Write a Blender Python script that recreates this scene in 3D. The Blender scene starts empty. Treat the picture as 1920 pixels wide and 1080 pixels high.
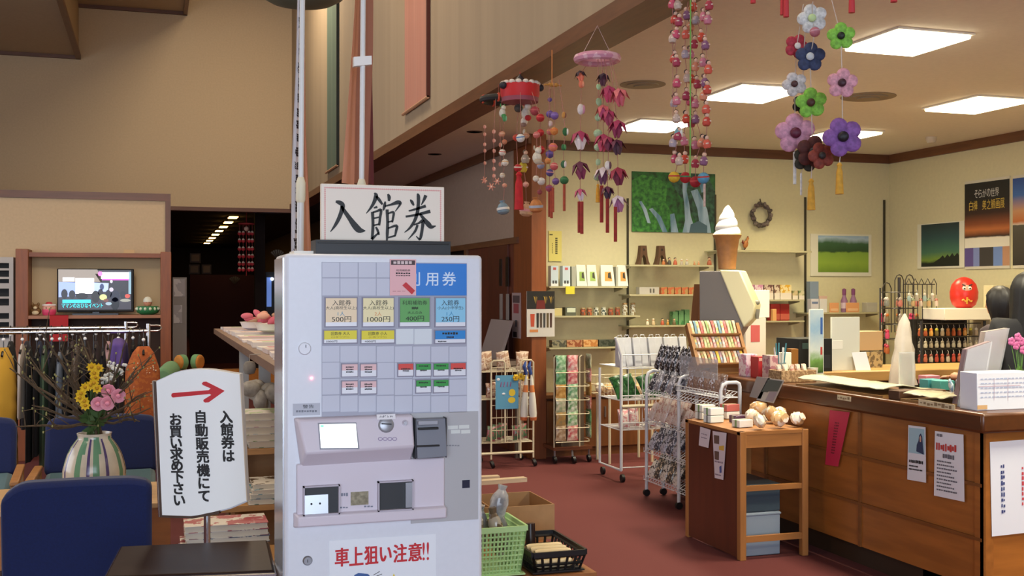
import bpy, bmesh, math, random
from mathutils import Vector, Matrix, Euler
R = math.radians
random.seed(7)
scene = bpy.context.scene
COL = scene.collection
PI = math.pi

# ------------------------------------------------------------------ camera, world, light, exposure
FOC, PCX, PCY, EYE = 2080.0, 960.0, 545.0, 1.55
TH = math.atan(675.0 / FOC)
cth, sth = math.cos(TH), math.sin(TH)
cam = bpy.data.cameras.new('camera'); cam_o = bpy.data.objects.new('camera', cam); COL.objects.link(cam_o)
cam.sensor_width = 36; cam.lens = 36 * FOC / 1920; cam.shift_y = 5 / 1920; cam.clip_end = 200
cam_o.location = (0, 0, EYE); cam_o.rotation_euler = (R(90), 0, -TH)
scene.camera = cam_o
scene.view_settings.view_transform = 'Standard'; scene.view_settings.look = 'None'
scene.view_settings.gamma = 1; scene.view_settings.use_curve_mapping = False
scene.view_settings.exposure = 0.75
scene.cycles.use_denoising = True
scene.cycles.max_bounces = 7; scene.cycles.diffuse_bounces = 4; scene.cycles.transparent_max_bounces = 12
scene.cycles.sample_clamp_indirect = 6
w = bpy.data.worlds.new('sky'); scene.world = w; w.use_nodes = True
w.node_tree.nodes['Background'].inputs[0].default_value = (0.62, 0.75, 1.0, 1)
w.node_tree.nodes['Background'].inputs[1].default_value = 1.2

def area(name, loc, rot, sx, sy, power, col, spread=180):
    l = bpy.data.lights.new(name, 'AREA'); l.shape = 'RECTANGLE'; l.size = sx; l.size_y = sy
    l.energy = power; l.color = col; l.spread = R(spread)
    o = bpy.data.objects.new(name, l); COL.objects.link(o); o.location = loc; o.rotation_euler = rot
    return o
# daylight through the glazed entrance behind the photographer
area('entrance_daylight', (-1.2, -4.6, 2.1), (R(90), 0, 0), 6.0, 3.4, 225, (0.78, 0.87, 1.0))
# fill from the left, added to brighten corridor and high wall; window invented
area('side_fill', (-6.5, 9.0, 2.2), (R(90), 0, R(-90)), 6.6, 2.6, 75, (0.95, 0.93, 0.9))
# added fill with no fitting, lifting the low partition and its alcove
area('lobby_fill', (-0.6, 5.6, 3.7), (R(68), 0, R(4)), .6, .6, 11, (1.0, 0.90, 0.78), 110)
# the lobby's own high warm lamps, hung under its ceiling
LOBBY_LAMPS = [((0.75, 9.0, 6.5), 78), ((-2.5, 5.0, 4.7), 34), ((0.6, 4.0, 6.5), 42), ((1.2, 14.2, 6.5), 85)]
for p, e in LOBBY_LAMPS:
    area('lobby_lamp', p, (0, 0, 0), .8, .8, e, (1.0, 0.83, 0.62))

# ------------------------------------------------------------------ a pixel of the 1920x1080 photograph -> a point on a plane of the room
def ray(px, py):
    r = (px - PCX) / FOC
    return Vector((sth + r * cth, cth - r * sth, -(py - PCY) / FOC))
def PY(px, py, Y):
    d = ray(px, py); t = Y / d.y; return Vector((d.x * t, Y, EYE + d.z * t))
def PX(px, py, X):
    d = ray(px, py); t = X / d.x; return Vector((X, d.y * t, EYE + d.z * t))
def PZ(px, py, Z):
    d = ray(px, py); t = (Z - EYE) / d.z; return Vector((d.x * t, d.y * t, Z))
def V(*a): return Vector(a)

# ------------------------------------------------------------------ materials
def lin(h):
    h = h.lstrip('#'); c = [int(h[i:i+2], 16) / 255 for i in (0, 2, 4)]
    return tuple(x / 12.92 if x <= .04045 else ((x + .055) / 1.055) ** 2.4 for x in c) + (1,)
MATS = {}
def mat(h, rough=.6, metal=0., emit=0., noise=None, kind=None, h2=None, trans=0., alpha=1., sheen=0., bump=0.):
    """one procedural material; kind: None, 'wood', 'stripes', 'carpet', 'cloth', 'blotch', 'print'"""
    key = (h, rough, metal, emit, noise, kind, h2, trans, alpha, sheen, bump)
    if key in MATS: return MATS[key]
    m = bpy.data.materials.new('surface_' + h.lstrip('#') + (('_' + kind) if kind else '')); MATS[key] = m
    m.use_nodes = True; nt = m.node_tree; N = nt.nodes; L = nt.links; b = N['Principled BSDF']
    c = lin(h)
    b.inputs['Base Color'].default_value = c; b.inputs['Roughness'].default_value = rough
    b.inputs['Metallic'].default_value = metal
    if trans: b.inputs['Transmission Weight'].default_value = trans
    if alpha < 1: b.inputs['Alpha'].default_value = alpha
    if sheen: b.inputs['Sheen Weight'].default_value = sheen
    if emit:
        b.inputs['Emission Color'].default_value = c; b.inputs['Emission Strength'].default_value = emit
    m.diffuse_color = c
    if kind or noise:
        tc = N.new('ShaderNodeTexCoord'); mp = N.new('ShaderNodeMapping'); L.new(tc.outputs['Object'], mp.inputs[0])
        ns = N.new('ShaderNodeTexNoise'); L.new(mp.outputs[0], ns.inputs['Vector'])
        ramp = N.new('ShaderNodeValToRGB'); L.new(ns.outputs['Fac'], ramp.inputs[0])
        k = noise or (6, .12)
        ns.inputs['Scale'].default_value = k[0]; ns.inputs['Detail'].default_value = 4
        c2 = lin(h2) if h2 else tuple(x * (1 - k[1] * 2) for x in c[:3]) + (1,)
        ramp.color_ramp.elements[0].color = c2; ramp.color_ramp.elements[1].color = c
        ramp.color_ramp.elements[0].position = .35; ramp.color_ramp.elements[1].position = .65
        if kind == 'wood': mp.inputs['Scale'].default_value = (6, 6, .7)
        if kind == 'woodx': mp.inputs['Scale'].default_value = (.7, 6, 6)
        if kind == 'woody': mp.inputs['Scale'].default_value = (6, .7, 6)
        if kind == 'drape': mp.inputs['Scale'].default_value = (1, 8, .25)
        if kind in ('blotch', 'print'):
            ramp.color_ramp.interpolation = 'CONSTANT'; ramp.color_ramp.elements[1].position = .52
        L.new(ramp.outputs[0], b.inputs['Base Color'])
        if emit: L.new(ramp.outputs[0], b.inputs['Emission Color'])
        if bump:
            bp = N.new('ShaderNodeBump'); bp.inputs['Strength'].default_value = bump; bp.inputs['Distance'].default_value = .004
            L.new(ns.outputs['Fac'], bp.inputs['Height']); L.new(bp.outputs[0], b.inputs['Normal'])
    return m
def gradient_mat(name, stops, axis, lo, hi, rough=.5, noise=.25, nscale=6., emit=0.):
    """printed picture: colour stops along an object axis, ragged by noise"""
    m = bpy.data.materials.new(name); m.use_nodes = True; nt = m.node_tree; N = nt.nodes; L = nt.links; b = N['Principled BSDF']
    tc = N.new('ShaderNodeTexCoord'); sp = N.new('ShaderNodeSeparateXYZ'); L.new(tc.outputs['Object'], sp.inputs[0])
    mr = N.new('ShaderNodeMapRange'); L.new(sp.outputs[axis], mr.inputs[0])
    mr.inputs[1].default_value = lo; mr.inputs[2].default_value = hi
    ns = N.new('ShaderNodeTexNoise'); ns.inputs['Scale'].default_value = nscale; ns.inputs['Detail'].default_value = 6
    L.new(tc.outputs['Object'], ns.inputs['Vector'])
    ma = N.new('ShaderNodeMath'); ma.operation = 'MULTIPLY_ADD'; L.new(ns.outputs['Fac'], ma.inputs[0])
    ma.inputs[1].default_value = noise; L.new(mr.outputs[0], ma.inputs[2])
    sb = N.new('ShaderNodeMath'); sb.operation = 'SUBTRACT'; L.new(ma.outputs[0], sb.inputs[0]); sb.inputs[1].default_value = noise / 2
    rp = N.new('ShaderNodeValToRGB'); L.new(sb.outputs[0], rp.inputs[0])
    e = rp.color_ramp.elements
    while len(e) < len(stops): e.new(.5)
    for i, (p, h) in enumerate(stops): e[i].position = p; e[i].color = lin(h)
    L.new(rp.outputs[0], b.inputs['Base Color']); b.inputs['Roughness'].default_value = rough
    if emit: L.new(rp.outputs[0], b.inputs['Emission Color']); b.inputs['Emission Strength'].default_value = emit
    return m

# ------------------------------------------------------------------ mesh builder
_GLY = {}
def glyphs(s, bold=0.):
    """outline of a line of text as flat triangles (x right, y up)"""
    k = (s, bold)
    if k in _GLY: return _GLY[k]
    cu = bpy.data.curves.new('t', 'FONT'); cu.body = s; cu.size = 1; cu.offset = bold; cu.resolution_u = 3
    o = bpy.data.objects.new('t', cu); COL.objects.link(o); bpy.context.view_layer.update()
    me = bpy.data.meshes.new_from_object(o.evaluated_get(bpy.context.evaluated_depsgraph_get()))
    vs = [(v.co.x, v.co.y) for v in me.vertices]; fs = [tuple(p.vertices) for p in me.polygons]
    bpy.data.objects.remove(o); bpy.data.curves.remove(cu); bpy.data.meshes.remove(me)
    _GLY[k] = (vs, fs); return _GLY[k]
def gbox(vs):
    xs = [v[0] for v in vs]; ys = [v[1] for v in vs]
    return min(xs), max(xs), min(ys), max(ys)

class MB:
    def __init__(s, m=None):
        s.v = []; s.f = []; s.fm = []; s.mats = []; s.c = 0; s.M = None
        if m: s.m(m)
    def m(s, m):
        if m not in s.mats: s.mats.append(m)
        s.c = s.mats.index(m); return s
    def add(s, vs, fs):
        o = len(s.v)
        s.v += [(s.M @ Vector(v)) if s.M else Vector(v) for v in vs]
        s.f += [tuple(i + o for i in f) for f in fs]; s.fm += [s.c] * len(fs); return s
    def box(s, x0, x1, y0, y1, z0, z1):
        return s.hexa([(x0,y0,z0),(x1,y0,z0),(x1,y1,z0),(x0,y1,z0),(x0,y0,z1),(x1,y0,z1),(x1,y1,z1),(x0,y1,z1)])
    def hexa(s, p):
        return s.add(p, [(0,3,2,1),(4,5,6,7),(0,1,5,4),(1,2,6,5),(2,3,7,6),(3,0,4,7)])
    def obox(s, c, sz, rot=(0,0,0)):
        q = Euler(rot).to_matrix(); c = Vector(c); a, b, d = sz[0]/2, sz[1]/2, sz[2]/2
        return s.hexa([c + q @ Vector(t) for t in ((-a,-b,-d),(a,-b,-d),(a,b,-d),(-a,b,-d),(-a,-b,d),(a,-b,d),(a,b,d),(-a,b,d))])
    def quad(s, a, b, c, d): return s.add([a, b, c, d], [(0,1,2,3)])
    def tube(s, pts, r, n=8, closed=False, cap=True):
        pts = [Vector(p) for p in pts]; k = len(pts); rs = r if isinstance(r, (list, tuple)) else [r] * k
        vs = []; up = None
        for i, p in enumerate(pts):
            if closed: t = pts[(i+1) % k] - pts[i-1]
            else: t = pts[min(i+1, k-1)] - pts[max(i-1, 0)]
            if t.length < 1e-9: t = Vector((0,0,1))
            t.normalize()
            if up is None:
                up = Vector((0,0,1)) if abs(t.z) < .9 else Vector((1,0,0))
            a = (up - t * up.dot(t))
            if a.length < 1e-6: a = t.orthogonal()
            a.normalize(); up = a; b = t.cross(a)
            vs += [p + (a * math.cos(2*PI*j/n) + b * math.sin(2*PI*j/n)) * rs[i] for j in range(n)]
        fs = []
        for i in range(k if closed else k - 1):
            for j in range(n):
                a0 = i*n + j; a1 = i*n + (j+1) % n; b0 = ((i+1) % k)*n + j; b1 = ((i+1) % k)*n + (j+1) % n
                fs.append((a0, a1, b1, b0))
        if cap and not closed:
            fs.append(tuple(range(n-1, -1, -1))); fs.append(tuple((k-1)*n + j for j in range(n)))
        return s.add(vs, fs)
    def lathe(s, prof, n=20, c=(0,0,0), mod=None, rot=None):
        vs = []; c = Vector(c); q = Euler(rot).to_matrix() if rot else None
        for r, z in prof:
            for j in range(n):
                a = 2*PI*j/n; rr = r * (mod(a, z) if mod else 1); p = Vector((rr*math.cos(a), rr*math.sin(a), z))
                vs.append(c + (q @ p if q else p))
        fs = []
        for i in range(len(prof)-1):
            for j in range(n):
                fs.append((i*n+j, i*n+(j+1) % n, (i+1)*n+(j+1) % n, (i+1)*n+j))
        if prof[0][0] > 1e-5: fs.append(tuple(range(n-1, -1, -1)))
        if prof[-1][0] > 1e-5: fs.append(tuple((len(prof)-1)*n + j for j in range(n)))
        return s.add(vs, fs)
    def sph(s, c, r, n=12, k=8, rot=None):
        if not isinstance(r, (list, tuple)): r = (r, r, r)
        c = Vector(c); q = Euler(rot).to_matrix() if rot else None
        vs = []
        for i in range(k+1):
            t = PI*i/k
            for j in range(n):
                p = Vector((r[0]*math.sin(t)*math.cos(2*PI*j/n), r[1]*math.sin(t)*math.sin(2*PI*j/n), -r[2]*math.cos(t)))
                vs.append(c + (q @ p if q else p))
        fs = [(i*n+j, i*n+(j+1) % n, (i+1)*n+(j+1) % n, (i+1)*n+j) for i in range(k) for j in range(n)]
        return s.add(vs, fs)
    def prism(s, poly, O, U, W, D):
        """polygon in the plane O + a*U + b*W, given the solid depth vector D"""
        O, U, W, D = Vector(O), Vector(U), Vector(W), Vector(D); n = len(poly)
        f = [O + U*a + W*b for a, b in poly]; vs = f + [p + D for p in f]
        return s.add(vs, [tuple(range(n)), tuple(range(2*n-1, n-1, -1))] + [(i, (i+1) % n, (i+1) % n + n, i + n) for i in range(n)])
    def pad(s, pts, D):
        """polygon of 3-D points with a depth vector"""
        n = len(pts); D = Vector(D); vs = [Vector(p) for p in pts]; vs = vs + [p + D for p in vs]
        return s.add(vs, [tuple(range(n)), tuple(range(2*n-1, n-1, -1))] + [(i, (i+1) % n, (i+1) % n + n, i + n) for i in range(n)])
    def sheet(s, fn, nu, nv, th=None):
        """grid surface fn(u,v) -> point; th gives it a thickness vector"""
        vs = [Vector(fn(i/nu, j/nv)) for i in range(nu+1) for j in range(nv+1)]; k = nv+1
        fs = [(i*k+j, (i+1)*k+j, (i+1)*k+j+1, i*k+j+1) for i in range(nu) for j in range(nv)]
        if th is None: return s.add(vs, fs)
        th = Vector(th); m = len(vs); vs2 = vs + [p + th for p in vs]
        f2 = fs + [tuple(x + m for x in reversed(f)) for f in fs]
        rim = [i*k for i in range(nu+1)] + [nu*k + j for j in range(1, k)] + [i*k + nv for i in range(nu-1, -1, -1)] + [j for j in range(nv-1, 0, -1)]
        for a, b in zip(rim, rim[1:] + rim[:1]): f2.append((a, b, b + m, a + m))
        return s.add(vs2, f2)
    def fit(s, txt, O, U, W, wd, ht, bold=0., D=(0,0,0)):
        """text stretched into a wd x ht box centred on O"""
        vs, fs = glyphs(txt, bold)
        if not vs: return s
        x0, x1, y0, y1 = gbox(vs); O, U, W = Vector(O), Vector(U).normalized(), Vector(W).normalized()
        return s.add([O + U * ((x-(x0+x1)/2)/max(x1-x0, 1e-6)*wd) + W * ((y-(y0+y1)/2)/max(y1-y0, 1e-6)*ht) for x, y in vs], fs)
    def char(s, ch, O, U, W, size, bold=0., fat=0):
        """one full-width character centred on O in an em of the given size"""
        rx0, rx1, ry0, ry1 = gbox(glyphs('国')[0]); cx, cy, h = (rx0+rx1)/2, (ry0+ry1)/2, (ry1-ry0)*1.06
        vs, fs = glyphs(ch, bold); O, U, W = Vector(O), Vector(U).normalized(), Vector(W).normalized()
        sh = [(0,0)] if not fat else [(a*size*.009*fat, c*size*.009*fat) for a, c in ((-1,-1),(1,-1),(-1,1),(1,1))]
        Nn = U.cross(W)
        for i, (a, c) in enumerate(sh): s.add([O + Nn*(i*.00015) + U * ((x-cx)/h*size+a) + W * ((y-cy)/h*size+c) for x, y in vs], fs)
        return s
    def stroke(s, pts, O, U, W, th=0.0):
        """brush stroke: points (a, b, width) in the plane O,U,W"""
        O, U, W = Vector(O), Vector(U), Vector(W); L = []; Rr = []; k = len(pts)
        for i, (a, b, wd) in enumerate(pts):
            a0, b0 = pts[max(i-1, 0)][:2]; a1, b1 = pts[min(i+1, k-1)][:2]
            dx, dy = a1-a0, b1-b0; l = math.hypot(dx, dy) or 1; nx, ny = -dy/l*wd/2, dx/l*wd/2
            L.append(O + U*(a+nx) + W*(b+ny)); Rr.append(O + U*(a-nx) + W*(b-ny))
        return s.add(L + Rr, [(i, i+1, k+i+1, k+i) for i in range(k-1)])
    def build(s, name, parent=None, smooth=.7, bev=0., sub=0, loc=None, recalc=True, tags=None):
        me = bpy.data.meshes.new(name)
        off = Vector((0,0,0))
        if loc is not None: off = Vector(loc)
        me.from_pydata([v - off for v in s.v], [], s.f)
        for m in s.mats: me.materials.append(m)
        me.polygons.foreach_set('material_index', s.fm)
        if recalc:
            bm = bmesh.new(); bm.from_mesh(me); bmesh.ops.recalc_face_normals(bm, faces=bm.faces); bm.to_mesh(me); bm.free()
        if smooth:
            me.polygons.foreach_set('use_smooth', [True] * len(me.polygons)); me.set_sharp_from_angle(angle=smooth)
        me.update()
        o = bpy.data.objects.new(name, me); COL.objects.link(o)
        if loc is not None and parent is None: o.location = off
        if parent is not None: o.parent = parent
        if bev:
            b = o.modifiers.new('bevel', 'BEVEL'); b.width = bev; b.segments = 2; b.limit_method = 'ANGLE'; b.angle_limit = R(40)
        if sub:
            b = o.modifiers.new('sub', 'SUBSURF'); b.levels = sub; b.render_levels = sub
        if tags: tag(o, *tags)
        return o

def tag(o, label=None, cat=None, group=None, kind=None):
    if label: o['label'] = label
    if cat: o['category'] = cat
    if group: o['group'] = group
    if kind: o['kind'] = kind
    return o
def thing(name, label, cat, loc=(0,0,0), rot=(0,0,0), group=None):
    o = bpy.data.objects.new(name, None); COL.objects.link(o); o.empty_display_size = .05
    o.location = loc; o.rotation_euler = rot if isinstance(rot, (tuple, list, Euler)) else (0, 0, rot)
    return tag(o, label, cat, group)
def struct(mb, name, parent=None, **k):
    o = mb.build(name, parent, **k)
    if parent is None: o['kind'] = 'structure'
    return o
def dup(root, loc=None, rot=None, label=None, group=None, scale=None):
    """a copy of a thing with copies of its parts and sub-parts"""
    r = root.copy(); COL.objects.link(r)
    if loc is not None: r.location = loc
    if rot is not None: r.rotation_euler = rot if isinstance(rot, (tuple, list)) else (0, 0, rot)
    if scale is not None: r.scale = scale if isinstance(scale, (tuple, list)) else (scale,)*3
    if label: r['label'] = label
    if group: r['group'] = group
    for ch in list(root.children):
        c = ch.copy(); COL.objects.link(c); c.parent = r
        for g in list(ch.children):
            d = g.copy(); COL.objects.link(d); d.parent = c
    return r
UX, UY, UZ = V(1,0,0), V(0,1,0), V(0,0,1)

# ------------------------------------------------------------------ the setting
PLASTER = mat('#c3ab89', .85, noise=(40, .03))
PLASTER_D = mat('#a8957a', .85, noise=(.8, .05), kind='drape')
SHOPWALL = mat('#d3cba2', .8, noise=(30, .02))
CEIL = mat('#e4decf', .9, noise=(30, .02))
TRIM = mat('#6a4129', .45, kind='woodx', noise=(5, .12))
TRIMY = mat('#744a2c', .45, kind='woody', noise=(5, .12))
TRIMZ = mat('#6a4129', .45, kind='wood', noise=(5, .12))
CARPET = mat('#622624', .95, noise=(220,.12))
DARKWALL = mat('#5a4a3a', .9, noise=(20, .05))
XB, YF, YP, YB, XW, XR, ZC = 2.12, 17.9, 11.3, 10.0, 3.31, 7.47, 2.99
struct(MB(CARPET).box(-6.4, 9, -5.4, 40, -.1, 0), 'floor')
b = MB(PLASTER); b.box(-6.2, XB, YF, YF+.2, 2.84, 8.2); b.box(-6.2, .0, YF, YF+.2, 0, 2.84); struct(b, 'wall_far')
struct(MB(TRIM).box(.0, XB, YF-.03, YF+.2, 2.79, 2.85), 'trim_1')
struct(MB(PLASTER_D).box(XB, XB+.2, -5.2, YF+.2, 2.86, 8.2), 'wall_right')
struct(MB(TRIMY).box(XB-.035, XB+.2, -5.2, YF, 2.84, 2.925), 'trim_2')
struct(MB(CEIL).box(XB+.2, 8, -5.2, YF, ZC, ZC+.12), 'ceiling')
b = MB(PLASTER); b.box(-6.2, XB, -5.2, YF+.2, 8.2, 8.35); struct(b, 'ceiling_lobby')
b = MB(PLASTER); b.box(-6.4, -6.2, -5.2, 5.5, 0, 8.2); b.box(-6.4, -6.2, 12.5, YF+.2, 0, 8.2); b.box(-6.4, -6.2, 5.5, 12.5, 0, .8); b.box(-6.4, -6.2, 5.5, 12.5, 3.6, 8.2); struct(b, 'wall_left')
b = MB(TRIM)
for y in (5.5, 7.8, 10.15, 12.42): b.box(-6.38, -6.22, y, y+.08, .8, 3.6)
b.box(-6.38, -6.18, 5.5, 12.5, .76, .82); b.box(-6.38, -6.22, 5.5, 12.5, 3.56, 3.62); struct(b, 'added_window_1')  # window frame made up for the added side light
b = MB(PLASTER)
b.box(-6.2, -5.0, -5.4, -5.2, 0, 8.2); b.box(2.4, 7.6, -5.4, -5.2, 0, 8.2); b.box(-5.0, 2.4, -5.4, -5.2, 4.2, 8.2); struct(b, 'wall_entrance')
struct(MB(SHOPWALL).box(3.455, 7.7, YB, YB+.15, 0, ZC), 'wall_back')
struct(MB(SHOPWALL).box(XR, XR+.2, -5.2, YB, 0, ZC), 'wall_shop')
struct(MB(TRIM).box(3.45, XR, YB-.03, YB, ZC-.09, ZC), 'trim_3')
struct(MB(TRIMY).box(XR-.03, XR, -5.2, YB, ZC-.09, ZC), 'trim_4')
# corridor wall beside the shop: plaster above, dark timber below
WOODWALL = mat('#6b3420', .5, kind='wood', noise=(4, .14))
b = MB(mat('#ad9682', .85, noise=(30, .03))); b.box(XW, XW+.14, YB+.15, YF, 2.04, ZC); struct(b, 'wall_corridor')
struct(MB(TRIMY).box(XW-.03, XW, 9.62, YF, ZC-.09, ZC), 'trim_5')
b = MB(WOODWALL); b.box(XW, XW+.14, YB+.15, 11.85, 0, 2.04); b.box(XW, XW+.14, 13.6, YF, 0, 2.04)
struct(b, 'wall_timber')
b = MB(TRIMY); b.box(XW-.025, XW+.01, 9.98, YF, 2.0, 2.06); b.box(XW-.025, XW, 11.75, 11.85, 0, 2.0); struct(b, 'trim_6')
struct(MB(mat('#1a1210', .9)).box(XW+.14, XW+2.0, 11.7, 13.7, -.02, 2.2), 'wall_dark_fill')  # near-black block standing in for the darkness inside the opening
# timber post at the corner of the shop
struct(MB(mat('#8a4b22', .45, kind='wood', noise=(5, .1))).box(XW, 3.455, 9.62, YB+.15, 0, ZC), 'trim_7', bev=.004)
# dark hall beyond the opening
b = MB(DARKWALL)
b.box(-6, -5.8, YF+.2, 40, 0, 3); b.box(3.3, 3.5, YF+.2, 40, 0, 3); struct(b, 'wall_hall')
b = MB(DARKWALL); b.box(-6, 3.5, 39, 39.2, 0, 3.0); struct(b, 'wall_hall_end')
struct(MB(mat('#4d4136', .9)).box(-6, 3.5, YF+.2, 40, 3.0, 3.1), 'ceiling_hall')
# stepped soffits hung under the lobby ceiling
SOF = mat('#b39b7a', .85, noise=(30, .03))
b = MB(SOF); b.box(-6.2, -1.05, 7.5, YF, 5.08, 8.2); struct(b, 'ceiling_step')
b = MB(TRIM); b.box(-6.2, -1.02, YF-.05, YF, 5.03, 5.09); b.m(TRIMY).box(-1.09, -1.02, 7.5, YF, 5.03, 5.1); struct(b, 'trim_8')
b = MB(SOF); b.box(-1.05, .49, 7.5, YF, 5.86, 8.2); struct(b, 'ceiling_step_high')
b = MB(TRIM); b.box(-1.05, .52, YF-.05, YF, 5.81, 5.88); b.m(TRIMY).box(.46, .52, 7.5, YF, 5.81, 5.89); struct(b, 'trim_9')
# low partition carrying the television alcove
pr = PY(318, 370, YP)
b = MB(PLASTER); b.box(-6.2, pr.x, YP, YP+.18, 0, 2.42); struct(b, 'wall_partition')
b = MB(TRIM); b.box(-6.2, pr.x+.01, YP-.02, YP+.2, 2.42, 2.49); b.m(TRIMZ).box(pr.x-.04, pr.x+.01, YP-.02, YP+.2, 0, 2.42); struct(b, 'trim_10')

# ------------------------------------------------------------------ ceiling lamps of the shop (they light it)
def panel(x, y, sx, sy, h, e, label, grp):
    t = thing('ceiling_light', label, 'ceiling light', (x, y, ZC-.004), 0, grp)
    b = MB(mat('#e8e2d0', .5)); 
    b.box(-sx/2-.015, -sx/2, -sy/2-.015, sy/2+.015, -.008, .003); b.box(sx/2, sx/2+.015, -sy/2-.015, sy/2+.015, -.008, .003)
    b.box(-sx/2, sx/2, -sy/2-.015, -sy/2, -.008, .003); b.box(-sx/2, sx/2, sy/2, sy/2+.015, -.008, .003); b.build('frame', t)
    MB(mat(h, .5, emit=6 if e > 16 else 4)).box(-sx/2, sx/2, -sy/2, sy/2, -.028, .004).build('diffuser', t, bev=.008)
    area('ceiling_light_beam', (x, y, ZC-.04), (0, 0, 0), sx, sy, 1.15*e, lin(h)[:3], 125)
G = 'square recessed lights in the shop ceiling'
PANEL_E = 19
panel(4.12, 5.36, .48, .50, '#fff4d6', PANEL_E, 'square ceiling light nearest the camera, beside the flower mobile', G)
panel(4.14, 7.10, .48, .55, '#fff4d6', PANEL_E, 'square ceiling light second from camera, behind the flower mobile', G)
panel(4.14, 8.75, .48, .52, '#fff4d6', PANEL_E, 'far square ceiling light behind the tall doll mobile', G)
panel(6.02, 7.00, .48, .60, '#ffeec4', PANEL_E*.8, 'square ceiling light nearest the right wall, partly dim', G)
panel(6.02, 8.75, .48, .55, '#ffeec4', PANEL_E*.8, 'small far square ceiling light above the meadow poster', G)

panel(4.10, 3.65, .48, .50, '#fff4d6', PANEL_E, 'square ceiling light above the counter, out of the picture top', G)
panel(4.10, 1.95, .48, .50, '#fff4d6', PANEL_E, 'square ceiling light above the shop entrance near the camera', G)
panel(6.02, 5.25, .48, .50, '#fff4d6', PANEL_E, 'square ceiling light above the counter staff', G)
panel(6.02, 3.55, .48, .50, '#fff4d6', PANEL_E, 'square ceiling light over the right of the counter', G)
# ------------------------------------------------------------------ the ticket machine
WHITE_P = mat('#dfe2e9', .35, noise=(60, .01))
BLACK = mat('#141414', .5); INK = mat('#1c1a1a', .6); WHITE = mat('#eeeeee', .5); RED = mat('#c8202a', .5)
CHROME = mat('#d6d6da', .18, 1.0); STEEL = mat('#a8abb0', .3, .9)
YM = 3.3
def mr(a, b, c, d):
    p, q = PY(a, b, YM), PY(c, d, YM); return p.x, q.x, q.z, p.z
mx0, mx1 = PY(534, 700, YM).x, PY(905, 700, YM).x; mz = PY(534, 475, YM).z
mb0 = V((mx0+mx1)/2, YM, 0)
mach = thing('ticket_machine', 'tall white ticket vending machine with price buttons, screen and coin slot', 'ticket machine', mb0)
def mpart(b, name, parent=None, **k):
    return b.build(name, parent or mach, loc=mb0, **k)
b = MB(WHITE_P); b.box(mx0, mx1, YM, YM+.26, .0, mz); mpart(b, 'body', bev=.012)
b = MB(mat('#c2c6cc', .22, .55)); b.box(mx0-.004, mx0+.001, YM+.02, YM+.25, .1, mz-.012); mpart(b, 'side_panel')
CELL = mat('#c6c9d6', .4); GROOVE = mat('#a9aab8', .5)
x0, x1, _, z1 = mr(603, 491, 875, 520); z0 = mr(603, 480, 875, 772)[2]
b = MB(GROOVE); b.box(x0, x1, YM-.002, YM+.004, z0, z1)
b.m(CELL)
cols = [603 + 34*i for i in range(9)]
for (ya, yb) in ((492,520),(522,554),(649,678),(680,708),(711,739),(742,771)):
    for i in range(8):
        if ya < 560 and i > 3: continue
        a, c, lo, hi = mr(cols[i]+.8, ya + i*.15, cols[i+1]-.8, yb + i*.15)
        b.box(a, c, YM-.004, YM, lo, hi)
a, c, lo, hi = mr(742, 617, 775, 645); b.m(mat('#d9e0e4', .4)).box(a, c, YM-.004, YM, lo, hi)
a, c, lo, hi = mr(776, 617, 809, 645); b.box(a, c, YM-.004, YM, lo, hi)
mpart(b, 'button_panel')
def mtext(b, txt, cx, cy, w_, h_, m_, dy, bold=.0):
    p = PY(cx, cy, YM); k = p.dot(V(sth, cth, 0)) / FOC
    b.m(m_).fit(txt, p + V(0, dy, 0), UX, UZ, w_*k/ math.cos(.25), h_*k, bold)
def mmarks(b, cx, cy, w_, h_, m_, dy, n=6):
    rr = random.Random(int(cx*7+cy)); x = cx - w_/2
    for i in range(n):
        wd = w_/n*.75; a, c, lo, hi = mr(x, cy-h_/2*rr.uniform(.6,1), x+wd, cy+h_/2*rr.uniform(.6,1)); b.m(m_).box(a, c, YM+dy, YM+dy+.0004, lo, hi); x += w_/n
def button(rect, h, label, lines, frac=.86, frame=True, price=None):
    a, c, lo, hi = mr(*rect)
    b = MB(mat('#8f8c9c', .5)); b.box(a-.0035, c+.0035, YM-.006, YM, lo-.0035, hi+.0035); bt = mpart(b, 'ticket_button')
    b = MB(mat('#e6e8ee', .3)); b.box(a, c, YM-.008, YM-.004, lo, hi)
    zc = hi - (hi-lo)*frac
    b.m(mat(h, .45)).box(a, c, YM-.009, YM-.004, zc, hi)
    for ln in lines:
        if len(ln) == 5: mtext(b, ln[0], ln[1], ln[2], ln[3], ln[4], INK, -.0095)
        elif len(ln) == 6: mtext(b, ln[0], ln[1], ln[2], ln[3], ln[4], mat(ln[5], .6), -.0095)
        else: mmarks(b, ln[0], ln[1], ln[2], ln[3], INK, -.0096)
    o = mpart(b, 'button_card', bt, recalc=False); o['label'] = label
button((610,559,668,611), '#f0d9b4', 'cream price card reading 500 yen', [('入館券',640,567.5,34,10.5),('大人(高校生以上)',639,577.5,56,7),('1人',639,588,13,8,'#3a93b8'),('500円',639.5,598.5,35,10.5)])
button((680,559,737,611), '#efe3b0', 'cream price card reading 1000 yen', [('入館券',709,567.5,34,10.5),('大人(高校生以上)',708.5,577.5,56,7),('2人',708,588,13,8,'#e0904a'),('1000円',709,598.5,42,10.5)])
button((749,559,804,611), '#5ea556', 'green price card reading 400 yen', [('利用補助券',776.5,567.5,46,8.5),(777,577.5,12,5),('大人のみ',776.5,586,27,6),('400円',776.5,597,34,9.5)])
button((816,559,871,611), '#8ccbe8', 'light blue price card reading 250 yen', [('入館券',843,567.5,33,10.5),('小人(小中学生)',843,577.5,48,7),('1人',843,588,14,8,'#2f86bd'),('250円',843,598,33,10.5)])
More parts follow.
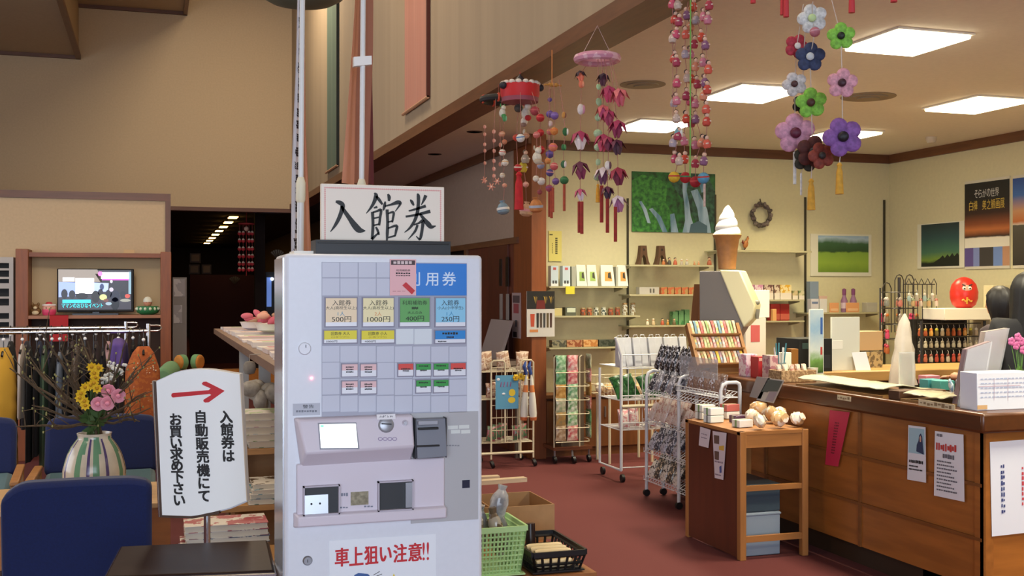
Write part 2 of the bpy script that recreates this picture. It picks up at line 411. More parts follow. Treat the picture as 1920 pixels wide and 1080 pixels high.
button((607,620,668,642), '#e4d62c', 'yellow strip ticket card above 5000 yen', [('回数券 大人',637.5,625,34,6.5),('(11枚つづり)',637,632,32,4.5,'#a38f1e'),('5000円',621,640,20,4)], .72)
button((677,620,738,642), '#e4d62c', 'yellow strip ticket card above 4000 yen', [('回数券 小人',707.5,625,34,6.5),('(11枚つづり)',707,632,32,4.5,'#a38f1e'),('4000円',693,640,20,4)], .72)
button((815,620,871,642), '#1f86cf', 'blue strip card', [(843,625,30,5),(843,632,14,4),(828,640,16,3)], .7)
for (cx, cy) in ((655,694),(690,694),(655,726),(690,726)):
    button((cx-14.5, cy-11, cx+14.5, cy+11), '#e7bfc0', 'pink topped small card', [(cx,cy-6,15,3),(cx,cy-1.5,14,3),(cx,cy+3,14,3)], .5)
for i, (cx, cy) in enumerate(((760,693),(858,692))):
    button((cx-14, cy-11, cx+13.5, cy+11), '#d8463c', 'red topped small card', [(cx,cy-1.5,18,3),(cx,cy+2,12,2.5)], .5)
for (cx, cy) in ((793,693),(826,692.5),(793,724),(826,723.5)):
    button((cx-13.5, cy-11, cx+13.5, cy+11), '#2f9a3e', 'green topped small card', [(cx,cy-7,18,3),(cx,cy+1,13,3)], .5)
# blue panel and the pink notice taped over its left end
a, c, lo, hi = mr(777, 494, 874, 554); b = MB(mat('#1d7bd2', .4)); b.box(a, c, YM-.006, YM, lo, hi)
for ch, px in (('利',775),('用',810),('券',841)): b.m(mat('#d7e9fb', .5)).char(ch, PY(px, 523.5, YM)+V(0,-.0065,0), UX, UZ, .042, .0, 1)
mpart(b, 'title_panel', recalc=False)
a, c, lo, hi = mr(730, 486, 779, 554); nt_ = MB(mat('#ecb9bb', .6)); nt_.box(a, c, YM-.0085, YM-.0065, lo, hi)
a, c, lo, hi = mr(732, 488, 777, 497); nt_.m(mat('#4a3a3c', .6)).box(a, c, YM-.0092, YM-.0085, lo, hi)
mmarks(nt_, 754.5, 492.5, 36, 6, mat('#d9c6c4', .6), -.0097, 5)
mtext(nt_, '利用補助券', 755, 507, 26, 4, INK, -.0095); mmarks(nt_, 755, 512.5, 28, 3, INK, -.0094); mmarks(nt_, 755, 517, 28, 2, INK, -.0094)
nt_.m(RED).pad([PY(*q, YM)+V(0,-.0095,0) for q in ((753,535),(760,529),(777,545),(771,552))], (0,.0008,0))
nt_.m(mat('#c98f92', .6)); mmarks(nt_, 748, 546, 26, 1.5, mat('#c98f92', .6), -.0094, 3)
o = mpart(nt_, 'notice', recalc=False); o['label'] = 'pink paper notice taped over the blue panel'
# left strip: key lock, red lamp, warning plate
k = PY(571, 653.5, YM); b = MB(mat('#e3e5ec', .35)); b.lathe([(0,.007),(.016,.007),(.0185,.004),(.0185,0)], 24, k, rot=(R(90),0,0)); b.m(BLACK).obox(k+V(.003,-.0075,.007), (.002,.001,.009)); mpart(b, 'key_lock')
k = PY(584, 709, YM); b = MB(mat('#ff5a6e', .3, emit=6)); b.sph(k, .0045); mpart(b, 'indicator_lamp')
a, c, lo, hi = mr(549, 757, 600, 778); b = MB(mat('#b9bcc6', .5)); b.box(a, c, YM-.001, YM, lo, hi); mtext(b, '警告', 578, 762, 20, 7, INK, -.0015); mmarks(b, 575, 771, 40, 4, mat('#7c7f8a', .6), -.0015, 8); mpart(b, 'warning_plate', recalc=False)
# lower grey plate and pink beige money module
GREYP = mat('#b4b3b4', .4); POD = mat('#d6cdd6', .38)
a, c, lo, hi = mr(770, 775, 896, 975); b = MB(GREYP); b.box(a, c, YM-.004, YM, PY(896,973,YM).z, hi); mpart(b, 'service_plate')
b = MB(POD)
pl, prr = PY(549, 785, YM).x, PY(833, 785, YM).x; zt, zb_ = PY(560, 782, YM).z, PY(560, 989, YM).z
zlip = PY(560, 966, YM).z; zpod = PY(560, 882, YM).z
b.hexa([(pl+.012,YM-.03,zb_+.006),(prr,YM-.03,zb_+.006),(prr,YM,zb_),(pl,YM,zb_),(pl+.012,YM-.03,zlip),(prr,YM-.03,zlip),(prr,YM,zlip+.01),(pl,YM,zlip+.01)])
b.box(pl+.01, prr-.002, YM-.014, YM, zlip-.005, zpod+.02)
mpart(b, 'money_module', bev=.004)
b = MB(POD); xr_ = PY(770, 800, YM).x; zf = PY(560, 846, YM).z
b.hexa([(pl+.03,YM-.055,zf),(xr_,YM-.055,zf+.006),(xr_,YM,zpod+.005),(pl+.022,YM,zpod),(pl+.012,YM-.03,zt-.006),(xr_,YM-.03,zt-.002),(xr_,YM,zt),(pl,YM,zt)])
mpart(b, 'control_pod', bev=.006)
def podpt(px, py, f=0.):
    # a point on the slanted face of the pod
    t0 = PY(px, py, YM-.045); f_ = (zt - t0.z) / (zt - zf); return PY(px, py, YM-.031-.0245*max(0,min(1,f_))-f)
b = MB(mat('#8f8f98', .4)); b.pad([podpt(*q, .001) for q in ((596,793),(668,792),(674,842),(600,843))], (0,.004,0)); b.m(mat('#f4fbf8', .3, emit=1.0)).pad([podpt(*q, .002) for q in ((599,795.5),(667,794.5),(671,839.5),(602,840))], (0,.004,0))
b.m(mat('#7fd9b0', .4, emit=.5)).pad([podpt(*q, .0026) for q in ((601,797),(607,797),(607,801),(601,801))], (0,.001,0)); mpart(b, 'screen')
k = podpt(724, 797); b = MB(mat('#a3a5ab', .35, .4)); b.lathe([(0,.005),(.017,.005),(.023,.002),(.024,0)], 24, k, rot=(R(82),0,0)); b.m(BLACK).obox(k+V(0,-.006,.004), (.03,.003,.003), (0,R(5),0)); mpart(b, 'coin_slot')
b = MB(mat('#e9e7ea', .5)); b.pad([podpt(*q, .007) for q in ((706,777),(741,776),(742,786),(707,787))], (0,.001,0)); 
p = podpt(724, 781.8, .0078); b.m(INK).fit('小銭入れ', p, UX, UZ, .043, .0095, .01); mpart(b, 'coin_label', recalc=False)
b = MB(mat('#9a86ac', .5))
for i in range(4): b.tube([podpt(713+i*9+4*math.cos(t*PI/5), 823+3*math.sin(t*PI/5), .001) for t in range(10)], .0008, 4, closed=True)
mpart(b, 'coin_symbols')
k = podpt(759, 793); b = MB(CHROME); b.lathe([(0,.012),(.006,.012),(.008,.004),(.009,0)], 16, k, rot=(R(90),0,0)); mpart(b, 'return_knob')
b = MB(mat('#73757f', .35)); a, c, lo, hi = mr(775, 784, 830, 853)
b.hexa([(a,YM-.055,lo),(c,YM-.055,lo+.003),(c,YM,lo),(a,YM,lo),(a,YM-.035,hi),(c,YM-.035,hi),(c,YM,hi),(a,YM,hi)])
b.m(BLACK); q0 = PY(782, 804, YM-.048); b.obox(q0 + V(.034,-.002,0), (.062,.01,.006)); 
q0 = PY(803, 836, YM-.054); b.obox(q0, (.07,.006,.005)); b.m(mat('#33353b', .4)); b.box(a-.004, a, YM-.04, YM, lo-.003, hi+.003); b.box(c, c+.003, YM-.04, YM, lo-.003, hi+.003)
b.m(mat('#a5a7b0', .25)); q0 = PY(802, 795, YM-.045); b.obox(q0+V(0,-.003,.004), (.06,.006,.012)); mpart(b, 'banknote_slot', bev=.002)
# pay-out openings
def hole(rect, name, chute):
    a, c, lo, hi = mr(*rect); b = MB(mat('#b7b0bb', .4)); th = .004; d0, d1 = YM-.030, YM-.002
    b.box(a-th, a, d0, d1, lo-th, hi+th); b.box(c, c+th, d0, d1, lo-th, hi+th); b.box(a-th, c+th, d0, d1, hi, hi+th); b.box(a-th, c+th, d0, d1, lo-th, lo)
    b.m(mat('#2b2d30', .5)).box(a, c, d0+.0135, d1, lo, hi)
    if chute:
        b.m(STEEL).hexa([(a,d0+.004,lo),(c-.03,d0+.004,lo),(c-.03,d0+.0135,lo),(a,d0+.0135,lo),(a,d0+.008,lo+.055),(c-.03,d0+.008,lo+.055),(c-.03,d0+.0135,lo+.055),(a,d0+.0135,lo+.055)])
        b.m(BLACK); b.sph((a+.02, d0+.004, lo+.03), .003); b.sph((a+.045, d0+.004, lo+.03), .003)
    else:
        b.m(STEEL).box(c-.02, c, d0+.002, d0+.0135, lo+.003, hi-.003)
    mpart(b, name)
hole((569,912,632,958), 'change_tray', True); hole((708,903,769,950), 'ticket_tray', False)
a, c, lo, hi = mr(656, 921, 689, 944); b = MB(mat('#d8d8b8', .15, .7, noise=(90,.2))); b.box(a, c, YM-.0162, YM-.014, lo, hi); mpart(b, 'hologram_sticker')
b = MB(mat('#7d8190', .6))
for q in ((645,926,14,7),(644,950,16,3),(690,948,18,3)): b = MB(); mmarks(b, *q, mat('#7d8190', .6), -.0146, 3); mpart(b, 'printed_mark')
for q in ((839,798,858,804),(860,797,879,803),(845,806,862,812),(864,806,881,812)): 
    a, c, lo, hi = mr(*q); b = MB(mat('#d9dcd6', .5)); b.box(a, c, YM-.0045, YM-.004, lo, hi); mpart(b, 'note_symbol')
b = MB(); mmarks(b, 849, 835, 26, 3, mat('#8a8a90', .6), -.0046, 5)
mpart(b, 'printed_mark')
a, c, lo, hi = mr(866, 900, 880, 914); b = MB(mat('#22243a', .3)); b.box(a, c, YM-.0052, YM-.004, lo, hi); mpart(b, 'sensor_window')
k = PY(576.5, 1051, YM); b = MB(STEEL); b.lathe([(0,.006),(.011,.006),(.0145,.002),(.0145,0)], 20, k, rot=(R(90),0,0)); b.m(BLACK).obox(k+V(0,-.0065,0),(.002,.001,.009)); mpart(b, 'door_lock')
b = MB(mat('#e9edf2', .45)); b.pad([PY(*q, YM)+V(0,-.0015,0) for q in ((617,1014),(817,1001),(818,1180),(618,1200))], (0,.0012,0))
for i, ch in enumerate('車上狙い注意!!'):
    px = (641,668,696,723,750,778,794,802)[i]; pyy = 1044.5 - (px-640)*.071
    if ch == '!': b.m(RED).fit(ch, PY(px, pyy, YM)+V(0,-.002,0), UX, UZ, .0075, .055, 0)
    else:
        for q in range(4): b.m(RED).fit(ch, PY(px, pyy, YM)+V((q%2-.5)*.003,-.002-q*.00015,(q//2-.5)*.002), UX+V(0,0,.02), UZ, .040 if ch != 'い' else .034, .054 if ch != 'い' else .042)
b.m(mat('#3b5f9a', .5)).pad([PY(*q, YM)+V(0,-.0025,0) for q in ((664,1078),(672,1074),(690,1076),(697,1084),(696,1100),(664,1100))], (0,.001,0))
for q in ((700,1078,712,1071),(703,1081,716,1076)): b.m(INK).tube([PY(q[0],q[1],YM)+V(0,-.002,0), PY(q[2],q[3],YM)+V(0,-.002,0)], .0009, 4)
b.m(mat('#e8cf3a', .5)).pad([PY(*q, YM)+V(0,-.0025,0) for q in ((735,1084),(738,1075),(742,1084)) ], (0,.001,0))
o = mpart(b, 'warning_sticker', recalc=False); o['label'] = 'white sticker with red theft warning lettering'
# a few empty caps along the top edge
b = MB(mat('#f1efe6', .5)); a, c, lo, hi = mr(552, 468, 640, 476); b.box(PY(553,470,YM+.1).x, PY(640,470,YM+.1).x, YM+.12, YM+.24, mz-.001, mz+.012); o = b.build('plastic_tray', loc=(a, YM+.18, mz)); tag(o, 'flat white plastic tray on top of the ticket machine, by the pole', 'tray')
# ------------------------------------------------------------------ name board on top of the machine
YS = YM + .12
sg0 = PY(717, 475, YS); sg = thing('sign_board', 'white board with big brush lettering and pink border on top of ticket machine', 'sign', (sg0.x, YS, mz))
b = MB(mat('#1d1f22', .5)); p, q = PY(592, 459, YS-.05), PY(845, 476, YS-.05)
b.box(p.x, q.x, YS-.05, YS+.06, mz+.0, mz+.045); b.m(BLACK).box(p.x+.006, q.x-.006, YS-.052, YS-.05, mz+.034, mz+.04); b.build('stand', sg, loc=(sg0.x, YS, mz), bev=.004)
BO = PY(602, 344, YS); BW = PY(833, 352, YS).x - BO.x; BH = BO.z - PY(602, 459, YS).z
b = MB(mat('#ebe0d0', .5)); b.box(BO.x, BO.x+BW, YS, YS+.022, BO.z-BH, BO.z); b.build('board', sg, loc=(sg0.x, YS, mz), bev=.002)
# border: chain of little loops
b = MB(mat('#e3a8a2', .6)); m0 = .012
fr = [(m0, m0), (BW-m0, m0), (BW-m0, BH-m0), (m0, BH-m0)]
for i in range(4):
    (a0, c0), (a1, c1) = fr[i], fr[(i+1) % 4]; L_ = math.hypot(a1-a0, c1-c0); n_ = int(L_/.0062)
    for j in range(n_):
        f = j/n_; x, z = BO.x + a0 + (a1-a0)*f, BO.z - c0 - (c1-c0)*f
        b.obox((x, YS-.0006, z), (.0042, .001, .0042), (0, R(45), 0))
    b.tube([(BO.x+a0, YS-.0004, BO.z-c0), (BO.x+a1, YS-.0004, BO.z-c1)], .0011, 4)
b.build('border', sg, loc=(sg0.x, YS, mz), smooth=0)
# brush strokes traced in a 1745x1080 frame (4.155 px per photograph pixel)
BR = [
 [(530,236,12),(558,244,24),(582,262,26),(578,300,24),(556,362,22),(525,420,16),(490,468,4)],
 [(572,270,14),(602,318,22),(640,372,27),(678,425,36),(712,458,34),(757,464,5)],
 [(826,172,8),(840,192,24),(826,240,20),(800,285,14),(764,330,4)], [(840,196,12),(862,222,18),(890,262,12)],
 [(822,288,8),(850,280,14)],
 [(812,318,18),(816,400,17),(814,470,17),(808,530,14)], [(815,322,10),(845,314,12),(878,304,16),(872,360,15),(864,424,13)],
 [(822,368,9),(864,360,9)], [(820,424,9),(862,414,9)], [(806,532,16),(826,512,14),(866,476,5)], [(838,436,10),(852,462,14),(862,498,12)],
 [(932,180,10),(942,205,20),(940,236,12)], [(912,238,8),(906,272,18),(896,308,8)], [(908,276,8),(960,262,13),(1012,246,24),(1030,258,14),(990,316,5)],
 [(926,300,18),(930,400,17),(928,480,18),(924,546,10)], [(932,334,8),(976,322,14),(972,370,13),(966,402,10)], [(932,400,8),(968,390,9)],
 [(932,448,8),(1000,428,16),(996,470,15),(988,510,10)], [(934,520,9),(988,506,11)],
 [(1108,225,6),(1122,244,18),(1136,272,10)], [(1160,184,10),(1172,196,20),(1172,260,20),(1164,330,20),(1140,396,18),(1104,448,13),(1062,482,4)], [(1232,192,20),(1218,226,16),(1196,268,5)],
 [(1096,314,8),(1160,298,14),(1232,276,17)], [(1072,358,12),(1160,344,14),(1268,318,20)],
 [(1184,336,14),(1216,378,20),(1252,420,30),(1276,442,22),(1312,434,5)],
 [(1134,424,8),(1176,410,12),(1208,394,20),(1204,450,18),(1194,510,18),(1186,542,10)], [(1186,542,14),(1172,530,10),(1154,512,4)], [(1166,424,14),(1146,474,14),(1092,536,4)],
]
kx = BW / (1381-420); kz = BH / (566-97)
b = MB(mat('#1a1c1b', .55))
for st in BR:
    pts = [((x-420)*kx, -((y-(97+(x-420)*.032))*kz), w_*kx*1.35) for x, y, w_ in st]
    P = [Vector((a, c, w_)) for a, c, w_ in pts]; S = []          # smooth the stroke
    for i in range(len(P)-1):
        p0, p1, p2, p3 = P[max(i-1,0)], P[i], P[i+1], P[min(i+2,len(P)-1)]
        for t in (0,.25,.5,.75): S.append(.5*((2*p1)+(p2-p0)*t+(2*p0-5*p1+4*p2-p3)*t*t+(-p0+3*p1-3*p2+p3)*t**3))
    S.append(P[-1]); b.stroke([(a.x, a.y, max(a.z,.0006)) for a in S], (BO.x, YS-.0016, BO.z), UX, UZ)
o = b.build('lettering', sg, loc=(sg0.x, YS, mz), recalc=False); o['label'] = 'black brush lettering'
# ------------------------------------------------------------------ poles and banners behind the machine
POLE = mat('#dfe0de', .35)
def pole(name, px_top, px_bot, Y, top, label):
    a = PY(px_bot, 470, Y); t = thing(name, label, 'banner pole', (a.x, Y, 0))
    tp = PY(px_top, 0, Y); sl = (tp.x - a.x) / (tp.z - a.z)
    f = lambda z: V(a.x + sl*(z-a.z), Y, z)
    b = MB(mat('#d9d8d4', .5)); b.lathe([(0,.0),(.075,0),(.08,.03),(.06,.09),(.03,.12),(0,.12)], 24, f(0)*1.0); b.build('base', t, loc=(a.x, Y, 0))
    b = MB(POLE); b.tube([f(.1), f(1.9)], .0125, 12); b.build('lower_tube', t, loc=(a.x, Y, 0))
    b = MB(POLE); b.tube([f(1.9), f(top)], .0095, 12); b.build('upper_tube', t, loc=(a.x, Y, 0))
    b = MB(mat('#e6dfc4', .5)); b.tube([f(1.86), f(1.87), f(1.93), f(1.95)], [.013,.017,.017,.011], 12); b.build('joint', t, loc=(a.x, Y, 0))
    return f
fA = pole('banner_pole', 567, 563, 3.95, 3.6, 'white telescopic banner pole left of the big brush lettered board')
fB = pole('banner_pole', 681, 677, 3.95, 3.6, 'white telescopic banner pole behind the big brush lettered board')
# the narrow white banner seen almost edge-on, with black marks
YA = 3.80
def sheet_px(Y0, Y1, rows, m_, name, label, zadd=None, fold=.004, seed=1):
    """cloth whose two edges are given as pixel columns at pixel rows: (py, px_left, px_right)"""
    rr = random.Random(seed)
    def fn(u, v):
        k = v*(len(rows)-1); i = min(int(k), len(rows)-2); f = k-i
        py = rows[i][0]*(1-f)+rows[i+1][0]*f; pl_ = rows[i][1]*(1-f)+rows[i+1][1]*f; pr_ = rows[i][2]*(1-f)+rows[i+1][2]*f
        Yv = Y0*(1-u)+Y1*u
        z = PY((pl_+pr_)/2, py, (Y0+Y1)/2).z
        p = PY(pl_*(1-u)+pr_*u, 545, Yv)
        return V(p.x, Yv + fold*math.sin(u*9+seed), z)
    b = MB(m_); b.sheet(fn, 8, 14, (0,.002,0)); return b, fn
b, fn = sheet_px(4.06, 4.09, [(-60,559,567),(120,555,567),(240,550,566),(330,547,565),(480,546,563)], mat('#d7d3d6', .8), 'x', 'y')
bt = thing('banner', 'white banner with black marks hanging edge-on from the left pole', 'banner', fn(0,1))
b.build('cloth', bt, loc=fn(0,1))
rr = random.Random(3)
v = .02
while v < .97:
    b = MB(mat('#2a2226', .8)); L_ = rr.uniform(.025,.05); u0 = rr.uniform(.3,.45); n_ = 4
    for i in range(n_):
        v0, v1 = v + L_*i/n_, v + L_*(i+.92)/n_; w_ = rr.uniform(.28,.5)
        b.quad(fn(u0+rr.uniform(-.1,.05), v0)+V(0,-.004,0), fn(u0+w_, v0)+V(0,-.004,0), fn(u0+w_*rr.uniform(.7,1), v1)+V(0,-.004,0), fn(u0+rr.uniform(-.05,.1), v1)+V(0,-.004,0))
    v += L_ + rr.uniform(.012,.03); b.build('brush_mark', bt, loc=fn(0,1), recalc=False)
b, fn = sheet_px(4.14, 4.18, [(-40,569,571),(240,569,573),(340,570,578),(480,570,584)], mat('#d59a7d', .8), 'x', 'y', seed=4)
b.build('banner', loc=fn(0,1), tags=('narrow peach cloth strip hanging right of the left white pole', 'banner'))
bt = thing('banner', 'folded peach and maroon banner hanging from the pole behind the brush lettered board', 'banner', PY(670,340,4.0))
for rows, h, nm, lb in (([(-60,670,676),(60,663,672),(170,655,667),(345,641,664)], '#d8997c', 'cloth_fold', 'light peach fold'), ([(-60,668,700),(100,668,699),(200,667,695),(345,662,690)], '#a9725c', 'cloth_fold', 'brown peach fold'), ([(-60,694,697),(60,692,697),(170,689,698),(345,684,701)], '#6d2c38', 'cloth_fold', 'maroon fold')):
    Y0 = {'#d8997c':4.06, '#a9725c':4.18, '#6d2c38':4.28}[h]
    b, fn = sheet_px(Y0, Y0+.08, rows, mat(h, .8), 'x', 'y', seed=2); o = b.build(nm, bt, loc=PY(670,340,4.0)); o['label'] = lb
# white tape round pole B
b = MB(mat('#eceae6', .6)); p = fB(PY(678,115,3.95).z); b.hexa([p+V(-.034,-.016,-.022),p+V(.03,-.016,-.012),p+V(.03,.0135,-.012),p+V(-.034,.0135,-.022),p+V(-.034,-.012,.012),p+V(.03,-.012,.02),p+V(.03,.0105,.02),p+V(-.034,.0105,.012)])
b.build('tape', loc=p, tags=('white tape wrapped round the pole above the brush lettered board', 'tape'))
# ------------------------------------------------------------------ small dark side table left of the machine
TZ = .70
tp = [PZ(*q, TZ) for q in ((196,1081),(514,1069),(501,1012),(226,1024))]
tc_ = sum(tp, V(0,0,0))/4
st = thing('side_table', 'small dark brown side table with shiny metal edge, left of ticket machine', 'table', (tc_.x, tc_.y, 0))
b = MB(mat('#281612', .42, kind='woodx', noise=(9,.12))); b.pad([p-V(0,0,.022) for p in tp], (0,0,.022)); b.build('tabletop', st, loc=(tc_.x, tc_.y, 0), bev=.006)
b = MB(CHROME); q = [p + (p-tc_)*.008 for p in tp]
for i in range(4):
    b.tube([q[i]+V(0,0,-.013), q[(i+1)%4]+V(0,0,-.013)], .0055, 6)
b.build('edge_band', st, loc=(tc_.x, tc_.y, 0))
for p in tp:
    c_ = tc_ + (p-tc_)*.86; MB(mat('#2a2a2c', .4)).tube([(c_.x,c_.y,0),(c_.x,c_.y,TZ-.022)], .016, 10).build('leg', st, loc=(tc_.x, tc_.y, 0))
mat('#281612', .42, kind='woodx', noise=(9,.12)).node_tree.nodes['Principled BSDF'].inputs['Specular IOR Level'].default_value = .18
# ------------------------------------------------------------------ direction sign on a pole
A0 = R(20); SN = V(-math.sin(A0), -math.cos(A0), 0); SU = V(math.cos(A0), -math.sin(A0), 0)
S0 = PY(377, 830, 4.05)
def sp(px, py, f=0.):
    d = ray(px, py); o = V(0,0,EYE); P0 = S0 + SN*f; t = (P0-o).dot(SN)/d.dot(SN); return o + d*t
base = V(sp(385,900).x, sp(385,900).y, 0) - SN*.02
base.z = 0
ds = thing('direction_sign', 'white standing sign with red arrow and black Japanese lettering', 'sign', base)
out = [(293,715.6),(310,708),(327,700),(340,696),(353,694),(368,692.6),(384,692.6),(398,693.6),(411,695.6),(430,699),(449,702),(462,939),(431,952),(400,960),(387,962.5),(372,966),(358,967.5),(304,966)]
b = MB(mat('#f6f7f4', .4)); b.pad([sp(*p) for p in out], -SN*.012); b.build('board', ds, loc=base)
b = MB(mat('#c6cad2', .4)); b.pad([sp(p[0]+ (1.5 if p[0]>380 else -1), p[1]-(1 if p[1]<800 else -2), -.0125) for p in out], -SN*.035); b.build('frame', ds, loc=base)
b = MB(mat('#4a3324', .4)); b.pad([sp(*p, -.001) for p in ((285,714),(293,715.6),(304,966),(297,969))], -SN*.03); b.pad([sp(*p, -.001) for p in ((297,970),(303,966),(358,967.5),(400,960),(412,957.5),(410,964),(360,972.5))], -SN*.03)
b.m(CHROME).tube([sp(286.5,714,.002), sp(298.5,969,.002)], .003, 8); b.build('edge_strip', ds, loc=base)
b = MB(mat('#c81e28', .45)); k6 = lambda x, y: sp(260+x/4.5, 580+y/4.5, .002)
b.pad([k6(*p) for p in ((275,725),(278,712),(290,706),(590,682),(608,668),(540,638),(533,625),(545,612),(570,610),(725,688),(590,785),(560,787),(545,775),(548,762),(612,722),(600,714),(290,744),(278,738))], -SN*.0018); b.build('arrow', ds, loc=base)
for txt, pts in (('入館券は', ((424,782),(426,806),(427,830),(428,855))), ('自動販売機にて', ((376,782),(378,807),(379,832),(380.3,856.5),(381.5,882),(382,906),(383,930))), ('お買い求め下さい', ((329,787),(329.5,809.5),(330,831),(331,851.5),(332,872.5),(333,894),(334.5,916),(336,938)))):
    b = MB(INK)
    for ch, p in zip(txt, pts): b.char(ch, sp(*p, .0012), SU, UZ+SU*(-.045), .0435, 0, 4)
    b.build('lettering_column', ds, loc=base, recalc=False)
b = MB(CHROME); b.tube([base+V(0,0,.02), V(base.x,base.y,sp(385,960).z)], .0115, 14); b.build('pole', ds, loc=base)
b = MB(mat('#2b2b2d', .4)); b.lathe([(0,0),(.16,0),(.16,.015),(.03,.035),(0,.035)], 28, base); b.build('foot', ds, loc=base)
# ------------------------------------------------------------------ lounge chairs
NAVY = mat('#0a1d50', .9, noise=(160,.1), sheen=.15); TEAL = mat('#2c5d66', .9, noise=(160,.1), sheen=.3); OAK = mat('#b9824a', .45, kind='woodx', noise=(6,.1))
def make_chair(label, loc, rot, grp):
    t = thing('lounge_chair', label, 'chair', loc, rot, grp)      # faces -y; back at +y
    b = MB(NAVY)
    def bk(u, v):
        return V((u-.5)*.60*(1-.03*(v>.9)), .27 + .10*v + .03*math.cos((u-.5)*PI), .52 + .32*v - .02*(2*u-1)**4*(v>.5))
    b.sheet(bk, 14, 8, (0,.085,0)); b.build('backrest', t, bev=.028)
    b = MB(TEAL); b.hexa([(-.29,-.30,.33),(.29,-.30,.33),(.29,.285,.33),(-.29,.285,.33),(-.29,-.30,.46),(.29,-.30,.46),(.29,.275,.55),(-.29,.275,.55)]); b.build('seat', t, bev=.03)
    for s in (-1,1):
        b = MB(OAK); b.box(s*.325-.022,s*.325+.022,-.33,.28,.56,.585); b.build('armrest', t, bev=.006)
        for y in (-.28,.24):
            b = MB(OAK); b.box(s*.325-.018,s*.325+.018,y-.02,y+.02,0,.56); b.build('leg', t, bev=.004)
    b = MB(OAK); b.box(-.31,.31,-.28,.28,.28,.33); b.build('seat_frame', t)
    return t
def chair_from(px0, px1, py, top=.84):
    pass
c0 = make_chair('dark blue chair far left, cut by the frame edge', (-1.62, 6.45, 0), R(3), 'blue lounge chairs with teal seats')
mid = PY(192, 800, 6.75); c0.location = (mid.x - .735, 6.42, 0)
c1 = dup(c0, (mid.x, 6.35, 0), R(0), 'dark blue chair with teal seat, behind the striped vase')
nr = thing('lounge_chair', 'large dark blue chair back in the foreground, seen from behind', 'chair', (0,0,0), 0, None)
pa, pb = PY(4, 920, 4.4), PY(285, 905, 4.4); cw = pb.x-pa.x; nr.location = ((pa.x+pb.x)/2, 4.4, 0)
b = MB(NAVY)
def bk(u, v):
    e = abs(2*u-1); edge = .055 if u < .5 else .02
    return V((u-.5)*cw*(1-.0*v), -.02-.05*v+.02*math.cos((u-.5)*PI), .38+.475*v - edge*max(0,(e-.62)/.38)**2.2*(v**3))
b.sheet(bk, 24, 10, (0,.10,0)); b.build('backrest', nr, bev=.03)
MB(NAVY).box(-cw/2+.02, cw/2-.02, .08, .62, .32, .45).build('seat', nr, bev=.03)
for sx in (-1,1):
    for y in (.0,.56): MB(OAK).box(sx*(cw/2-.05)-.02, sx*(cw/2-.05)+.02, y-.01, y+.03, 0, .32).build('leg', nr)
# ------------------------------------------------------------------ low wooden table with the vase
tl, trr = PY(-60, 940, 5.25).x, PY(324, 940, 5.25).x
lt = thing('low_table', 'light wooden table under the striped vase', 'table', ((tl+trr)/2, 5.5, 0)); o_ = lt.location.copy()
MB(mat('#d9b382', .4, kind='woodx', noise=(5,.08))).box(tl, trr, 5.22, 5.80, .575, .60).build('tabletop', lt, loc=o_, bev=.004)
b = MB(mat('#b8722f', .45, kind='woodx', noise=(5,.1))); b.box(tl+.03, trr-.01, 5.24, 5.26, .34, .575); b.build('apron', lt, loc=o_)
for x in (tl+.05, trr-.03):
    for y in (5.25, 5.75): MB(mat('#5a3a22', .5)).box(x-.02, x+.02, y-.0, y+.04, 0, .575).build('leg', lt, loc=o_)
vc = PY(177, 900, 5.5); vc.z = .60
def vase_r(f): return f
k_ = 5.25/FOC*.99
prof = [(30,0),(42,6),(51,18),(55.5,34),(55.5,48),(52.5,62),(48,77),(41,91),(34,101),(30,106),(29.5,111),(31,116)]
NV = 60; vp = [(r*k_, z*k_*1.0) for r, z in prof]
b = MB(mat('#d8cdb8', .18, noise=(30,.04))); 
full = []
for i in range(len(vp)-1):
    for t in (0,.34,.67): full.append((vp[i][0]*(1-t)+vp[i+1][0]*t, vp[i][1]*(1-t)+vp[i+1][1]*t))
full.append(vp[-1]); inn = [(r*.9, z) for r, z in reversed(full[-6:])]; full += inn + [(0.02, inn[-1][1])]
b.lathe(full, NV, vc)
gm, pm, wm = mat('#6d9a78', .2), mat('#5a4a78', .2), mat('#6d5a4a', .2)
b.m(gm); b.m(pm); b.m(wm); rr = random.Random(5); starts = {}
for k in range(20):
    starts[k*3] = ((0,1,9,0,1)[k % 5], rr.uniform(.05,.5))
nl = len(vp)*3-2
for i in range(nl-1):
    for j in range(NV):
        f = i/nl
        kk = (j//3)*3; typ, low = starts.get(kk, (0,.3))
        if f > .88: continue
        if typ == 0 and (f > low*.9 and (j-kk in (0,1) or (f > .55 and j-kk == 2))): b.fm[i*NV+j] = 1
        elif typ == 1 and j-kk == 1 and f > low*.6 and f < .8: b.fm[i*NV+j] = 2 if (k := (j//6) % 3) else 3
o = b.build('vase', loc=vc, smooth=1.2); tag(o, 'round cream vase with green and purple stripes', 'vase')
mouth = vc + V(0,0,vp[-1][1])
arr = thing('flower_arrangement', 'bare branches with yellow, pink and white flowers in the striped vase', 'flowers', mouth + V(0,0,-.08)); arro = arr.location.copy()
